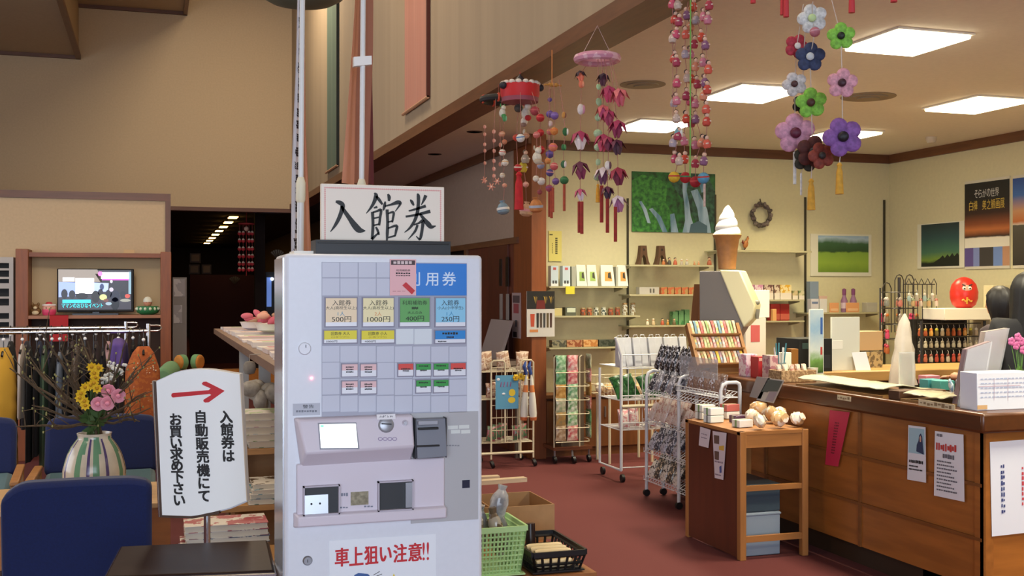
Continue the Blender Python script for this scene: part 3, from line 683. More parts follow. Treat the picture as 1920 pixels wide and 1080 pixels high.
# bare branches (px targets on planes around the vase)
BARK = mat('#5b4a36', .8, noise=(40,.15)); rr = random.Random(11)
br_targets = [(78,625,5.3,'a'),(112,655,5.5,'b'),(52,672,5.6,'c'),(45,710,5.3,'d'),(60,760,5.4,'e'),(30,800,5.2,'f'),(150,630,5.8,'g'),(212,628,5.6,'h'),(196,700,5.7,'i'),(255,690,5.5,'j'),(285,668,5.7,'k'),(275,735,5.4,'l'),(282,765,5.6,'m'),(262,790,5.3,'n'),(92,800,5.3,'o'),(128,690,5.4,''),(100,720,5.2,''),(140,740,5.3,''),(232,650,5.4,''),(165,640,5.3,''),(250,715,5.2,''),(70,690,5.7,''),(240,760,5.2,''),(18,690,5.5,'')]
for i, (px, py, Y, _) in enumerate(br_targets):
    e = PY(px, py, Y); s0 = mouth + V(rr.uniform(-.04,.04), rr.uniform(-.04,.04), -.06)
    md = s0.lerp(e, .45) + V(rr.uniform(-.02,.02), rr.uniform(-.02,.02), .05)
    s1 = mouth + (s0-mouth)*.5; s1.z = mouth.z+.03
    pts = [s0, s1, s1.lerp(md,.6)+V(0,0,.01), md, md.lerp(e,.5)+V(rr.uniform(-.015,.015),0,rr.uniform(-.01,.02)), e]
    b = MB(BARK); b.tube(pts, [.007,.007,.0065,.006,.0048,.0025], 6)
    for k in range(5):
        f = rr.uniform(.35,.95); q = md.lerp(e, max(0,(f-.4)/.6)) if f > .4 else s1.lerp(md, f/.4)
        L_ = rr.uniform(.05,.14); d = (e-s0).normalized(); tw = q + (d*.7 + V(rr.uniform(-1,1), rr.uniform(-.5,.5), rr.uniform(-.4,1))).normalized()*L_
        b.tube([q, q.lerp(tw,.5)+V(0,0,.006), tw], [.0028,.002,.0012], 5)
        b.m(mat('#8d8a52', .7)); b.sph(tw, (.004,.004,.006), 6, 4); b.c = 0
    b.build('bare_branch', arr, loc=arro)
def flower_stem(name, label, base_px, blooms, Y, kind):
    o0 = arro
    b = MB(mat('#3e5a2a', .7)); tops = [PY(*p, Y) for p in blooms]; m0 = mouth + V(rr.uniform(-.03,.03),-.02,0)
    hub = sum(tops, V(0,0,0))/len(tops); hub = m0.lerp(hub, .55)
    b.tube([o0, m0, hub], .004, 6)
    for p in tops: b.tube([hub, hub.lerp(p,.5)+V(0,0,.01), p], .0025, 5)
    for k in range(5):
        q = m0.lerp(hub, rr.uniform(.2,1)); d = V(rr.uniform(-1,1), rr.uniform(-.6,.2), rr.uniform(-.2,.8)).normalized()*.06
        n_ = d.cross(V(0,1,.3)).normalized()*.014
        b.add([q, q+d*.5+n_, q+d, q+d*.5-n_], [(0,1,2,3)])
    t = b.build(name, arr, loc=o0); t['label'] = label.replace(' in the striped vase','').replace(' in the vase','').replace(' in vase','')
    for p in tops:
        b = MB()
        if kind == 'yellow':
            b.m(mat('#e6bc1e', .6))
            for a in range(8):
                an = a*PI/4; d = V(math.cos(an), -.35, math.sin(an)); n_ = V(-math.sin(an), 0, math.cos(an))*.008
                b.add([p, p+d*.013+n_, p+d*.024+V(0,-.002,0), p+d*.013-n_], [(0,1,2,3)])
            b.m(mat('#b98a12', .7)).sph(p+V(0,-.006,0), .008, 8, 5)
        elif kind == 'pink':
            b.m(mat('#eda6b4', .7))
            for ring, (n_, rad, tilt) in enumerate(((10,.031,.2),(9,.026,.55),(7,.018,.95))):
                for a in range(n_):
                    an = 2*PI*a/n_ + ring*.4; d = V(math.cos(an), -tilt, math.sin(an)); s_ = V(-math.sin(an),0,math.cos(an))*rad*.42
                    e = p + d*rad; b.add([p+V(0,.004,0), p+d*rad*.6+s_, e+s_*.8+V(0,rr.uniform(-.004,.004),0), e+V(0,-.006,0), e-s_*.8, p+d*rad*.6-s_], [(0,1,2,3,4,5)])
            b.m(mat('#e58fa4', .7)).sph(p+V(0,-.022,0), (.011,.008,.011), 8, 6)
        else:
            b.m(mat('#e9ebe6', .6))
            for a in range(7):
                q = p + V(rr.uniform(-.018,.018), rr.uniform(-.01,.01), rr.uniform(-.018,.018)); b.sph(q, (.009,.006,.008), 7, 5)
        b.build('bloom', t, loc=o0, recalc=False)
flower_stem('yellow_flower', 'yellow flower spray with four small blooms, topmost in the striped vase', None, [(172,688),(185,690),(177,700),(179,708)], 5.35, 'yellow')
flower_stem('yellow_flower', 'lower yellow flower spray with open blooms in the striped vase', None, [(170,722),(182,728),(160,726),(176,718)], 5.3, 'yellow')
flower_stem('yellow_flower', 'drooping yellow flower spray beside the pink carnations, lowest left in vase', None, [(152,738),(158,752),(150,746),(160,760)], 5.3, 'yellow')
flower_stem('pink_carnation', 'pink carnation bloom farthest right in the striped vase', None, [(222,742)], 5.3, 'pink')
flower_stem('pink_carnation', 'pink carnation bloom topmost of the pink ones in the vase', None, [(203,733)], 5.35, 'pink')
flower_stem('pink_carnation', 'pink carnation bloom lowest left of the pink ones in the vase', None, [(184,757)], 5.3, 'pink')
flower_stem('pink_carnation', 'smaller pale pink carnation bloom between the others in the vase', None, [(202,756)], 5.28, 'pink')
flower_stem('white_flower', 'small white flower spray at the right of the yellow blooms', None, [(210,685),(228,690),(220,697),(203,710),(196,712),(216,714),(205,706)], 5.5, 'white')
# ------------------------------------------------------------------ television alcove on the low partition
YA0 = 10.95
WD = mat('#8f4c1e', .45, kind='wood', noise=(5,.12)); WDX = mat('#8f4c1e', .45, kind='woodx', noise=(5,.12))
def ax(px, Y=YA0): return PY(px, 545, Y).x
def az(py, px=180, Y=YA0): return PY(px, py, Y).z
shz = az(591)
al = thing('display_alcove', 'brown timber alcove framing the television, with a shelf', 'alcove', (ax(175), YA0, 0)); ao = al.location.copy()
MB(WD).box(ax(29), ax(53), YA0, YP, 0, az(468)).build('side_post', al, loc=ao, bev=.004)
MB(WD).box(ax(301), ax(321), YA0, YP, 0, az(471)).build('side_post', al, loc=ao, bev=.004)
MB(WDX).box(ax(53), ax(301), YA0+.04, YP, az(482), az(474)).build('top_rail', al, loc=ao)
MB(mat('#a4683a', .4, kind='woodx', noise=(5,.1))).box(ax(53), ax(301), YA0, YP, shz-.03, shz).build('shelf', al, loc=ao)
MB(mat('#3a2418', .7)).box(ax(53), ax(301), YP-.06, YP-.01, 0, shz-.03).build('lower_panel', al, loc=ao)
MB(mat('#d8bc90', .85)).box(ax(53), ax(301), YP-.02, YP-.005, shz, az(482)).build('back_panel', al, loc=ao)
# television
YT = 11.08
tv = thing('television', 'flat television showing an event report, in the timber alcove', 'television', (ax(179,YT), YT, shz)); to = tv.location.copy()
x0, x1, zb, zt_ = ax(107,YT), ax(251,YT), az(585,179,YT), az(504,179,YT)
b = MB(mat('#08080a', .6)); b.box(x0, x1, YT, YT+.05, zb, zt_); b.build('bezel', tv, loc=to, bev=.006)
b = MB(mat('#0c0c0e', .3)); cxm = (x0+x1)/2; b.box(cxm-.03, cxm+.03, YT+.01, YT+.04, shz+.015, zb); b.box(cxm-.2, cxm+.2, YT-.08, YT+.12, shz+.001, shz+.016); b.build('stand', tv, loc=to)
W_, H_ = x1-x0, zt_-zb
def tq(b, h, pts, dy, e=.6):      # picture areas in a 1767x1080 frame of the crop 90..270 x 490..600
    P = []
    for (u, v) in pts:
        fx = (u/1767*180+90-107)/144; fz = (v/1080*110+490-504)/81
        P.append((x0+W_*fx, YT-dy, zt_-H_*fz))
    b.m(mat(h, .3, emit=e)).add(P, [tuple(range(len(P)))])
def rc(a, b_, c, d): return [(a,b_),(c,b_),(c,d),(a,d)]
b = MB(); tq(b, '#3d3a44', rc(190,160,1530,890), .001, .35)
tq(b, '#8d8378', [(190,150),(900,150),(990,380),(190,380)], .0014); tq(b, '#2c2a33', [(860,230),(1470,180),(1470,600),(1100,600)], .0014, .3)
tq(b, '#93a8e8', [(195,380),(500,390),(500,640),(195,660)], .0018); tq(b, '#a9bdf2', [(840,390),(1110,400),(1100,560),(840,560)], .0018)
tq(b, '#e9eef6', rc(270,295,485,375), .002); tq(b, '#ffffff', rc(500,312,838,592), .0022, 1.3)
tq(b, '#7d9fb0', rc(1480,190,1530,600), .002, .6)
tq(b, '#ffffff', rc(970,200,1490,320), .0022, 1.2); tq(b, '#d84fd0', rc(985,318,1485,346), .0024, 1); tq(b, '#f06ab8', [(910,230),(930,185),(985,190),(1000,240),(970,275),(925,265)], .0026, 1)
b.build('screen', tv, loc=to, recalc=False, smooth=0)
b = MB()
for (cx, cy, rx, ry, h) in ((300,600,60,90,'#23222a'),(440,610,60,80,'#23222a'),(620,640,110,60,'#1d1c20'),(870,650,80,110,'#23211f'),(985,470,40,60,'#3a4a7a'),(960,570,50,60,'#22222c'),(1110,600,60,80,'#1d1e2a'),(1230,640,90,110,'#22253a'),(1230,780,80,120,'#0d0e14'),(1380,620,60,70,'#20222c')):
    tq(b, h, [(cx+rx*math.cos(2*PI*i/12), cy+ry*math.sin(2*PI*i/12)) for i in range(12)], .003, .3)
for (cx, cy, rx, ry, h) in ((1010,660,70,55,'#cfe08a'),(1160,370,25,30,'#d7d2ea'),(1160,520,40,40,'#b9b4c8'),(1460,640,50,40,'#b84a3e'),(1420,720,100,28,'#8f9186'),(1110,780,60,30,'#8fa6b4'),(1060,720,50,30,'#6a3f38')):
    tq(b, h, [(cx+rx*math.cos(2*PI*i/12), cy+ry*math.sin(2*PI*i/12)) for i in range(12)], .0034, .6)
tq(b, '#2fd8ee', rc(265,705,780,765), .0036, .9)
b.build('picture_figures', tv, loc=to, recalc=False, smooth=0)
b = MB(mat('#2fe4f4', .3, emit=1.0)); k = ((265+990)/2/1767*180+90, 812/1080*110+490)
p = V(x0+W_*(k[0]-107)/144, YT-.0044, zt_-H_*(k[1]-504)/81); b.fit('ママンのおひなイベント', p, UX, UZ, .36, .042, .0); b.build('caption', tv, loc=to, recalc=False)
# figures on the shelf
def figurine(name, label, px, Y, parts, cat='figurine'):
    o0 = V(ax(px, Y), Y, shz+.001); t = thing(name, label, cat, o0)
    for nm, h, fn in parts:
        b = MB(mat(h, .5)); fn(b, o0); b.build(nm, t, loc=o0)
    return t
figurine('dog_figurine', 'small brown and cream animal figurine at the left end of the TV shelf', 67, 11.05, [
    ('body', '#7a5a32', lambda b, o: (b.sph(o+V(0,0,.038), (.05,.045,.036)), b.sph(o+V(.0,-.02,.075), (.032,.03,.028)), b.sph(o+V(-.025,-.02,.1), (.012,.012,.018)), b.sph(o+V(.025,-.02,.1), (.012,.012,.018)))),
    ('muzzle', '#d8c9a4', lambda b, o: (b.sph(o+V(0,-.05,.068), (.018,.012,.014)), b.sph(o+V(0,-.04,.023), (.03,.015,.02))))])
figurine('pink_doll', 'squat pink doll with white band and red topknot beside the television', 92, 11.03, [
    ('body', '#d8456c', lambda b, o: b.lathe([(.05,0),(.06,.02),(.062,.045),(.055,.06),(0,.065)], 18, o)),
    ('head', '#e3a58e', lambda b, o: b.lathe([(.055,.045),(.06,.065),(.055,.085),(.04,.09)], 18, o)),
    ('band', '#eee4e0', lambda b, o: b.lathe([(.05,.083),(.062,.09),(.058,.1),(.03,.104)], 18, o)),
    ('topknot', '#c22f3a', lambda b, o: b.sph(o+V(0,0,.108), (.03,.03,.016))),
    ('eye', '#2a1d1d', lambda b, o: (b.sph(o+V(-.02,-.057,.068), .006, 6, 4), b.sph(o+V(.02,-.057,.068), .006, 6, 4)))])
figurine('bowl_doll', 'green patterned bowl doll with white cap right of the television', 277, 11.03, [
    ('bowl', '#2c7a48', lambda b, o: b.lathe([(.06,0),(.095,.02),(.105,.045),(.1,.075),(.085,.08)], 22, o)),
    ('rim_pattern', '#d9e0c4', lambda b, o: [b.sph(o+V(.1*math.cos(a*PI/7), .1*math.sin(a*PI/7), .055), (.014,.014,.016), 7, 5) for a in range(14)]),
    ('head', '#d98f72', lambda b, o: b.sph(o+V(0,-.0,.115), (.038,.036,.042))),
    ('cap', '#dcdccb', lambda b, o: b.lathe([(.042,.12),(.038,.145),(.02,.166),(0,.17)], 16, o)),
    ('eye', '#33231f', lambda b, o: (b.sph(o+V(-.013,-.034,.118), .0045, 6, 4), b.sph(o+V(.013,-.034,.118), .0045, 6, 4)))])
p = V(ax(110,10.93), 10.93, shz-.03); b = MB(mat('#b3262c', .8)); b.box(ax(93,10.93), ax(128,10.93), 10.925, 10.935, az(640,110,10.93), shz-.02); b.box(ax(93,10.93), ax(128,10.93), 10.925, 11.0, shz+.001, shz+.004); b.box(ax(93,10.93), ax(128,10.93), 10.925, 10.945, shz-.02, shz+.004)
b.build('red_cloth', loc=p, tags=('red cloth hanging over the shelf edge below the pink doll', 'cloth'))
p = V(ax(242,11.05), 11.05, az(474)); b = MB(mat('#c8a87a', .7)); b.box(ax(232,11.05), ax(252,11.05), 11.04, 11.09, az(474)+.001, az(467)); b.build('small_card', loc=p, tags=('small pale card box standing on the alcove top rail', 'box'))
# white pigeonhole unit at the frame edge
YG = 11.1
pg = thing('pigeonhole_unit', 'white pigeonhole unit with dark openings left of the alcove', 'shelf', (ax(-10,YG), YG, 0)); go = pg.location.copy()
b = MB(mat('#b9b3ac', .6)); gx0, gx1 = ax(-70,YG), ax(25,YG)
b.box(gx0, gx1, YG+.12, YP-.004, 0, az(482,5,YG)); b.box(ax(17,YG), gx1, YG, YG+.12, 0, az(482,5,YG))
ys = [482,493,503,507,519,523,531,541,556,560,573,587,598,604,616,620,634]
for a, c in zip(ys[0::2], ys[1::2]): b.box(gx0, ax(17,YG), YG, YG+.12, az(c,5,YG), az(a,5,YG))
b.build('casing', pg, loc=go)
b = MB(mat('#1e1c1c', .7))
for a, c in zip(ys[1::2], ys[2::2]): b.box(gx0, ax(17,YG), YG+.1, YG+.12, az(c,5,YG), az(a,5,YG))
b.build('back', pg, loc=go)
# ------------------------------------------------------------------ clothes racks
def rack(label, Y, py, px_post, px_l, top_py, loop):
    zr = PY(140, py, Y).z; xl, xp = PY(px_l, py, Y).x, PY(px_post, py, Y).x
    t = thing('clothes_rack', label, 'clothes rack', ((xl+xp)/2, Y, 0)); o0 = t.location.copy()
    MB(CHROME).tube([(xl-.25,Y,zr),(xp,Y,zr)], .0135, 12).build('rail', t, loc=o0)
    b = MB(CHROME); b.tube([(xp,Y,.09),(xp,Y,PY(px_post,top_py,Y).z)], .0125, 12); b.build('upright', t, loc=o0)
    xl -= .25; b = MB(CHROME); b.tube([(xl+.1,Y,.09),(xl+.1,Y,zr)], .0125, 12); b.build('upright', t, loc=o0)
    b = MB(CHROME); e = .075; b.tube([(xp+.014,Y,zr),(xp+e*.7,Y,zr),(xp+e,Y,zr+.005),(xp+e*1.1,Y,zr+.018),(xp+e,Y,zr+.031),(xp+e*.7,Y,zr+.036),(xp+.012,Y,zr+.036)], .006, 8); b.build('end_loop', t, loc=o0)
    for x in (xp, xl+.1):
        b = MB(STEEL); b.tube([(x,Y-.28,.08),(x,Y+.28,.08)], .014, 8); b.build('foot', t, loc=o0)
        for y in (-.25,.25):
            b = MB(BLACK); b.lathe([(0,-.012),(.035,-.012),(.035,.012),(0,.012)], 14, (x, Y+y, .036), rot=(R(90),0,R(90))); b.build('caster', t, loc=o0)
    return zr
ZR1 = rack('front chrome clothes rack full of hanging garments behind the vase', 7.7, 622, 278, -60, 607, True)
ZR2 = rack('rear chrome clothes rack with dark garments, shorter rail', 8.75, 615, 236, -60, 603, True)
def garment(px0, px1, ytop, ybot, h, label, Y, zr, depth=.36, name='garment', fold=.25, h2=None, kind=None, noise=None, seed=0, ruffle=False, grp=None):
    xa, xb = PY(px0, 700, Y).x, PY(px1, 700, Y).x; xc, hw = (xa+xb)/2, (xb-xa)/2
    z1, z0 = PY(px0, ytop, Y).z, PY(px0, ybot, Y).z
    t = thing(name, label, 'garment', (xc, Y, zr), 0, grp); o0 = t.location.copy(); rr = random.Random(seed+int(px0*3))
    m_ = mat(h, .95, kind=kind, noise=noise, h2=h2)
    b = MB(m_); n, kz = 28, 16; vs = []; ph = rr.uniform(0,6)
    for i in range(kz+1):
        v = i/kz; z = z1*(1-v)+z0*v
        wx = hw*(.35+.65*min(1, v*4)**.6)*(1+.12*v); wy = depth/2*(.25+.75*min(1, v*5)**.7)*(1+.15*v)
        for j in range(n):
            a = 2*PI*j/n; f = 1+fold*v**.5*.5*math.sin(5*a+ph+v*1.5)*(1 if not ruffle else .6)
            if ruffle: f *= 1+.16*abs(math.sin(v*22+math.sin(3*a+ph)*1.3))
            vs.append((xc+wx*f*math.cos(a), Y+wy*f*math.sin(a), z))
    fs = [(i*n+j, i*n+(j+1) % n, (i+1)*n+(j+1) % n, (i+1)*n+j) for i in range(kz) for j in range(n)] + [tuple(range(n)), tuple(kz*n+j for j in range(n))]
    b.add(vs, fs); b.build('cloth', t, loc=o0, smooth=1.2)
    b = MB(mat('#18181a', .4)); zt2 = z1+.0
    b.tube([(xc,Y,zt2-.01),(xc,Y,zr-.036)] + [(xc,Y+.0205*math.sin(R(q)),zr-.0205*math.cos(R(q))) for q in (25,55,90,125,155,180,210,240)], .003, 6)
    b.tube([(xc,Y-depth*.42,z1-.05),(xc,Y,z1-.005),(xc,Y+depth*.42,z1-.05)], .008, 6); b.build('hanger', t, loc=o0)
    if rr.random() < .5: MB(WHITE).sph((xc,Y,zr-.045), .011, 8, 6).build('size_marker', t, loc=o0)
    return t
G1 = [(-16,29,652,900,'#c0922e','yellow ruffled dress on the front rack, at the frame edge',dict(depth=.2,ruffle=True,name='ruffled_dress')),
 (36,48,645,780,'#bdb4ac','off white blouse hanging right of the yellow ruffled dress',dict()),
 (51,62,650,860,'#101014','black garment between the off white blouse and green scarf',dict()),
 (64,74,655,850,'#15141c','very dark navy garment left of the green scarf on front rack',dict()),
 (76,91,648,870,'#4c6048','dull green long scarf like garment on the front rack',dict(depth=.25)),
 (93,102,655,850,'#0e0e12','black garment between green and grey blue ones on front rack',dict()),
 (104,120,660,845,'#77808e','pale grey blue long garment on the front rack',dict(depth=.28)),
 (122,134,650,840,'#121116','black garment right of the grey blue one on front rack',dict()),
 (137,150,648,800,'#6a5f58','grey brown garment behind the yellow flowers on front rack',dict()),
 (153,166,652,830,'#141219','black garment right of the grey brown one, behind yellow flowers',dict()),
 (169,182,656,830,'#2a1f24','dark plum garment behind the vase flowers on front rack',dict()),
 (186,200,652,820,'#17151a','black garment left of the purple top on front rack',dict()),
 (206,238,634,682,'#5b4688','short purple top hanging near the right end of front rack',dict(name='purple_blouse',fold=.3)),
 (243,256,640,800,'#0f0e12','black dress immediately left of the orange floral dress',dict()),
 (258,266,630,700,'#0c0c10','short black top at the right end beside the rack upright',dict())]
for i, (a, c, yt, yb, h, lb, kw) in enumerate(G1): garment(a, c, yt, yb, h, lb, 7.7, ZR1, seed=i, **kw)
t = garment(238, 300, 650, 830, '#b5642e', 'orange floral dress draped at the right end of front rack', 7.40, ZR1, depth=.10, name='floral_dress', kind='blotch', noise=(38,.2), h2='#a5552a')
b = MB(mat('#dcc7a8', .8)); rr = random.Random(9)
for i in range(46):
    p = PY(rr.uniform(250,292), rr.uniform(680,800), 7.37); b.sph(p, (.007,.022,.007), 6, 4)
b.build('flower_print', t, loc=t.location)
G2 = [(10,30,'#1a191d','black'),(40,62,'#22202a','charcoal'),(66,84,'#1c2540','navy blue'),(88,104,'#26243a','dark indigo'),(108,124,'#16161a','jet black'),(128,144,'#3a2a2e','dark maroon'),(148,166,'#17171c','soot black'),(170,190,'#2a2026','dark aubergine'),(194,212,'#b08f94','pale pink'),(216,230,'#1d1b20','dark slate')]
nth = ['first','second','third','fourth','fifth','sixth','seventh','eighth','ninth','tenth']
for i, (a, c, h, nm) in enumerate(G2): garment(a, c, 640, 800, h, f'{nm} garment, {nth[i]} from the left on the rear rack', 8.75, ZR2, seed=40+i)
# ------------------------------------------------------------------ bench with cushions, tall display table, magazines
YBN = 10.3
bn = thing('upholstered_bench', 'long orange upholstered bench in front of the dark hall', 'bench', (PY(430,700,YBN).x, YBN, 0)); bo = bn.location.copy()
bx0, bx1 = PY(300,700,YBN).x, PY(520,700,YBN).x; zt2 = PY(430,693,YBN).z; zb2 = PY(430,732,YBN).z
ORG = mat('#c98235', .8, noise=(80,.06))
MB(ORG).box(bx0, bx1, YBN, YBN+.12, zb2, zt2).build('backrest', bn, loc=bo, bev=.02)
MB(ORG).box(bx0, bx1, YBN-.5, YBN, .3, .45).build('seat', bn, loc=bo, bev=.02)
MB(mat('#8a7a62', .6)).box(bx0, bx1, YBN-.45, YBN+.1, .05, .3).build('plinth', bn, loc=bo)
GRN = mat('#6f9a68', .85)
def cushion(px, py, Y, r, ln, ends, label, ang):
    c = PY(px, py, Y); c.z = zt2+r+.003; t = thing('bolster_cushion', label, 'cushion', c); d = V(math.sin(ang), math.cos(ang)*.4, .0)
    MB(ends).tube([c-d*ln*.5, c-d*ln*.3, c+d*ln*.5], [r*.75, r*.97, r*.97], 18).build('cover', t, loc=c, bev=.01)
    MB(GRN).tube([c-d*ln*.2, c+d*ln*.5+d*.01], [r, r], 18).build('band', t, loc=c)
cushion(338, 684, 10.37, .068, .11, ORG, 'left orange and green bolster cushion lying on the bench top', .5)
cushion(372, 684, 10.37, .068, .11, ORG, 'right orange and green bolster cushion lying on the bench top', -.5)
MB(mat('#6f9a6e', .85)).tube([(bx0+.02, YBN-.5, zt2-.02),(PY(322,700,YBN).x, YBN+.10, zt2+.0)], [.075,.085], 16).build('arm_roll', bn, loc=bo, bev=.02)
# tall display table behind the ticket machine
DZ = 1.20
ta, tb_ = PZ(416, 616, DZ), PZ(521, 690, DZ)
dt = thing('display_table', 'tall table covered with leaflets behind the ticket machine', 'table', (tb_.x+.45, (ta.y+tb_.y)/2, 0)); do = dt.location.copy()
MB(mat('#8a6a55', .5, kind='woody', noise=(5,.1))).box(tb_.x, tb_.x+.52, tb_.y, ta.y, DZ-.045, DZ).build('tabletop', dt, loc=do)
for x in (tb_.x+.05, tb_.x+.46):
    for y in (tb_.y+1.15, tb_.y+2.6): MB(mat('#a8a8a4', .4, .3)).box(x-.03, x+.03, y-.03, y+.03, 0, DZ-.045).build('leg', dt, loc=do)
rr = random.Random(21); nsh = 15
cols_ = ['#e9dfd6','#e3d6cc','#f0e6df','#dcc9c0','#eae4da']
for i in range(nsh):
    y = tb_.y + .06 + (ta.y-tb_.y-.5)*i/(nsh-1); h = rr.uniform(.012,.035)
    p = V(tb_.x+.20, y+.1, DZ); b = MB(mat(cols_[i % 5], .6)); b.obox(p+V(.06,0,h/2+.001), (.40+rr.uniform(0,.04),.23,h), (0,0,rr.uniform(-.05,.05)))
    b.m(mat(['#c98a96','#b7c79a','#d8b2a2','#cfc7e0'][i % 4], .6)).obox(p+V(.06,0,h+.0008), (.30,.12,.0012), (0,0,rr.uniform(-.05,.05)))
    b.build('leaflet_pile', loc=p, tags=(f'pile of printed leaflets on the tall table, {i+1} from the near end' if i > 2 else ['nearest leaflet pile on the tall table beside the ticket machine','second nearest leaflet pile on the tall table','third nearest leaflet pile on the tall table'][i], 'leaflet', 'leaflet piles on the tall table'))
for (px, py, lb) in ((478,604,'white oval bowl holding pink cloth flowers on the tall table'), (508,600,'white bowl with pink and tan cloth beside the ticket machine edge')):
    c = PZ(px, 622, DZ) if False else V(PY(px, py, 9.2 if px < 500 else 8.6).x, 9.2 if px < 500 else 8.6, DZ+.036)
    zb_b = c.z; t = thing('cloth_flower_bowl', lb, 'bowl', c)
    MB(mat('#e0d8d4', .3)).lathe([(.06,0),(.10,.015),(.115,.055),(.122,.062),(.108,.058),(.09,.02),(0,.018)], 24, c).build('bowl', t, loc=c)
    for k in range(7):
        q = c + V(rr.uniform(-.07,.07), rr.uniform(-.06,.04), .06+rr.uniform(.0,.07)); MB(mat(['#d9707e','#e0a58c','#c9606e','#b08a70'][k % 4], .8)).sph(q, (rr.uniform(.03,.05),.03,.026), 10, 7, (rr.uniform(-.5,.5),rr.uniform(-.8,.8),0)).build('cloth_flower', t, loc=c)
c = PY(468, 690, tb_.y+.9); cy_ = tb_.y + .9; c = V(tb_.x-.035, PX(468,690,tb_.x-.035).y, PX(468,690,tb_.x-.035).z)
t = thing('hanging_weight', 'small grey stone weight hanging by a cord from the tall table', 'weight', c)
MB(mat('#8d857a', .8, noise=(30,.1))).lathe([(0,-.036),(.026,-.03),(.034,-.01),(.033,.018),(.024,.034),(0,.038)], 16, c).build('stone', t, loc=c)
MB(mat('#b9b0a4', .7)).tube([c+V(0,0,.036), V(c.x,c.y,DZ), V(c.x+.06,c.y,DZ+.004)], .0022, 5).build('cord', t, loc=c)
# magazine stand
ms = thing('magazine_stand', 'stepped wooden magazine stand between direction sign and ticket machine', 'stand', (.6, 5.3, 0)); mo = ms.location.copy()
TAN = mat('#b98a55', .5, kind='woodx', noise=(5,.08))
mx = lambda px, Y: PY(px, 900, Y).x
levels = [(4.72,5.02,.42,mx(326,4.75),.62),(5.10,5.36,.585,mx(400,5.1),.98),(5.36,5.66,.80,mx(440,5.4),1.0)]
for y0, y1, z, xa, xb in levels:
    MB(TAN).box(xa, xb, y0, y1, z-.025, z).build('shelf', ms, loc=mo)
    for x in (xa, xb-.02): MB(TAN).box(x, x+.02, y0+.02, y1, 0, z-.025).build('side_board', ms, loc=mo)
MB(TAN).box(levels[2][3], 1.0, 5.66, 5.68, 0, .84).build('back_board', ms, loc=mo)
def magpile(x0_, x1_, y0_, y1_, z, n, th, hs, labels, grp):
    for i in range(n):
        zz = z + .0015 + i*th; dx, dy = rr.uniform(-.02,.02), rr.uniform(-.012,.012)
        p = V((x0_+x1_)/2+dx, (y0_+y1_)/2+dy, zz); b = MB(mat('#d9d0bd', .7)); w2, d2 = (x1_-x0_)/2, (y1_-y0_)/2
        b.box(p.x-w2+.004, p.x+w2-.004, p.y-d2+.004, p.y+d2, zz+.002, zz+th-.0025)
        b.m(mat(hs[i % len(hs)], .4, kind='blotch', noise=(18,.3), h2='#d8d2c8')).box(p.x-w2, p.x+w2, p.y-d2, p.y+d2, zz+th-.0025, zz+th-.0004); b.box(p.x-w2, p.x+w2, p.y-d2, p.y+d2, zz, zz+.002)
        b.build('magazine', loc=p, tags=(labels[i] if i < len(labels) else labels[-1], 'magazine', grp))
magpile(mx(345,4.8), mx(500,4.8), 4.73, 4.93, .42, 6, .027, ['#4a3f6a','#6a5a9a','#8a2f3a','#3f4f6a','#7a4a5a','#a84a52'], ['thick magazine at the bottom of the pile under the direction sign','second magazine from bottom under the direction sign','third magazine from bottom, purple cover, under the direction sign','fourth magazine from bottom under the direction sign','second from top magazine under the direction sign','topmost red magazine of the pile under the direction sign'], 'magazines piled on the low step')
magpile(mx(470,5.15), mx(560,5.15), 5.11, 5.33, .585, 4, .022, ['#3f6a5a','#3a6a8a','#4a8aa0','#5a4a3a'], ['lowest booklet on the middle step of the magazine stand','second booklet from bottom on the middle step','blue booklet third from bottom on the middle step','topmost booklet on the middle step of the stand'], 'booklets on the middle step')
magpile(mx(462,5.4), mx(560,5.4), 5.38, 5.62, .80, 5, .033, ['#5a7a4a','#6a8a3a','#a8b4c0','#b07a86','#a9bf8a'], ['lowest booklet on the top step of the magazine stand','green booklet second from bottom on the top step','pale booklet in the middle of the top step pile','pinkish booklet second from top on the top step','topmost pale green booklet on the top step of the stand'], 'booklets on the top step')
c = PY(500, 742, 5.9); c.z = .92
b = MB(mat('#b5ada0', .9, noise=(25,.2)))
for k in range(9): b.sph(c+V(rr.uniform(-.1,.1), rr.uniform(-.05,.05), .06+rr.uniform(-.05,.09)), (rr.uniform(.03,.06),.04,rr.uniform(.03,.06)), 9, 6)
b.box(c.x-.14, c.x+.16, 5.84, 6.0, c.z-.14, c.z-.0); b.build('dried_bundle', loc=V(c.x,c.y,c.z-.14), tags=('grey weathered dried bundle beside the machine under the tall table', 'dried plant'))
b = MB(mat('#7a5a44', .6)); b.box(c.x-.2, c.x+.25, 5.78, 6.02, 0, c.z-.14); b.build('plinth_box', loc=V(c.x,5.94,0), tags=('brown block stand under the grey dried bundle', 'stand'))
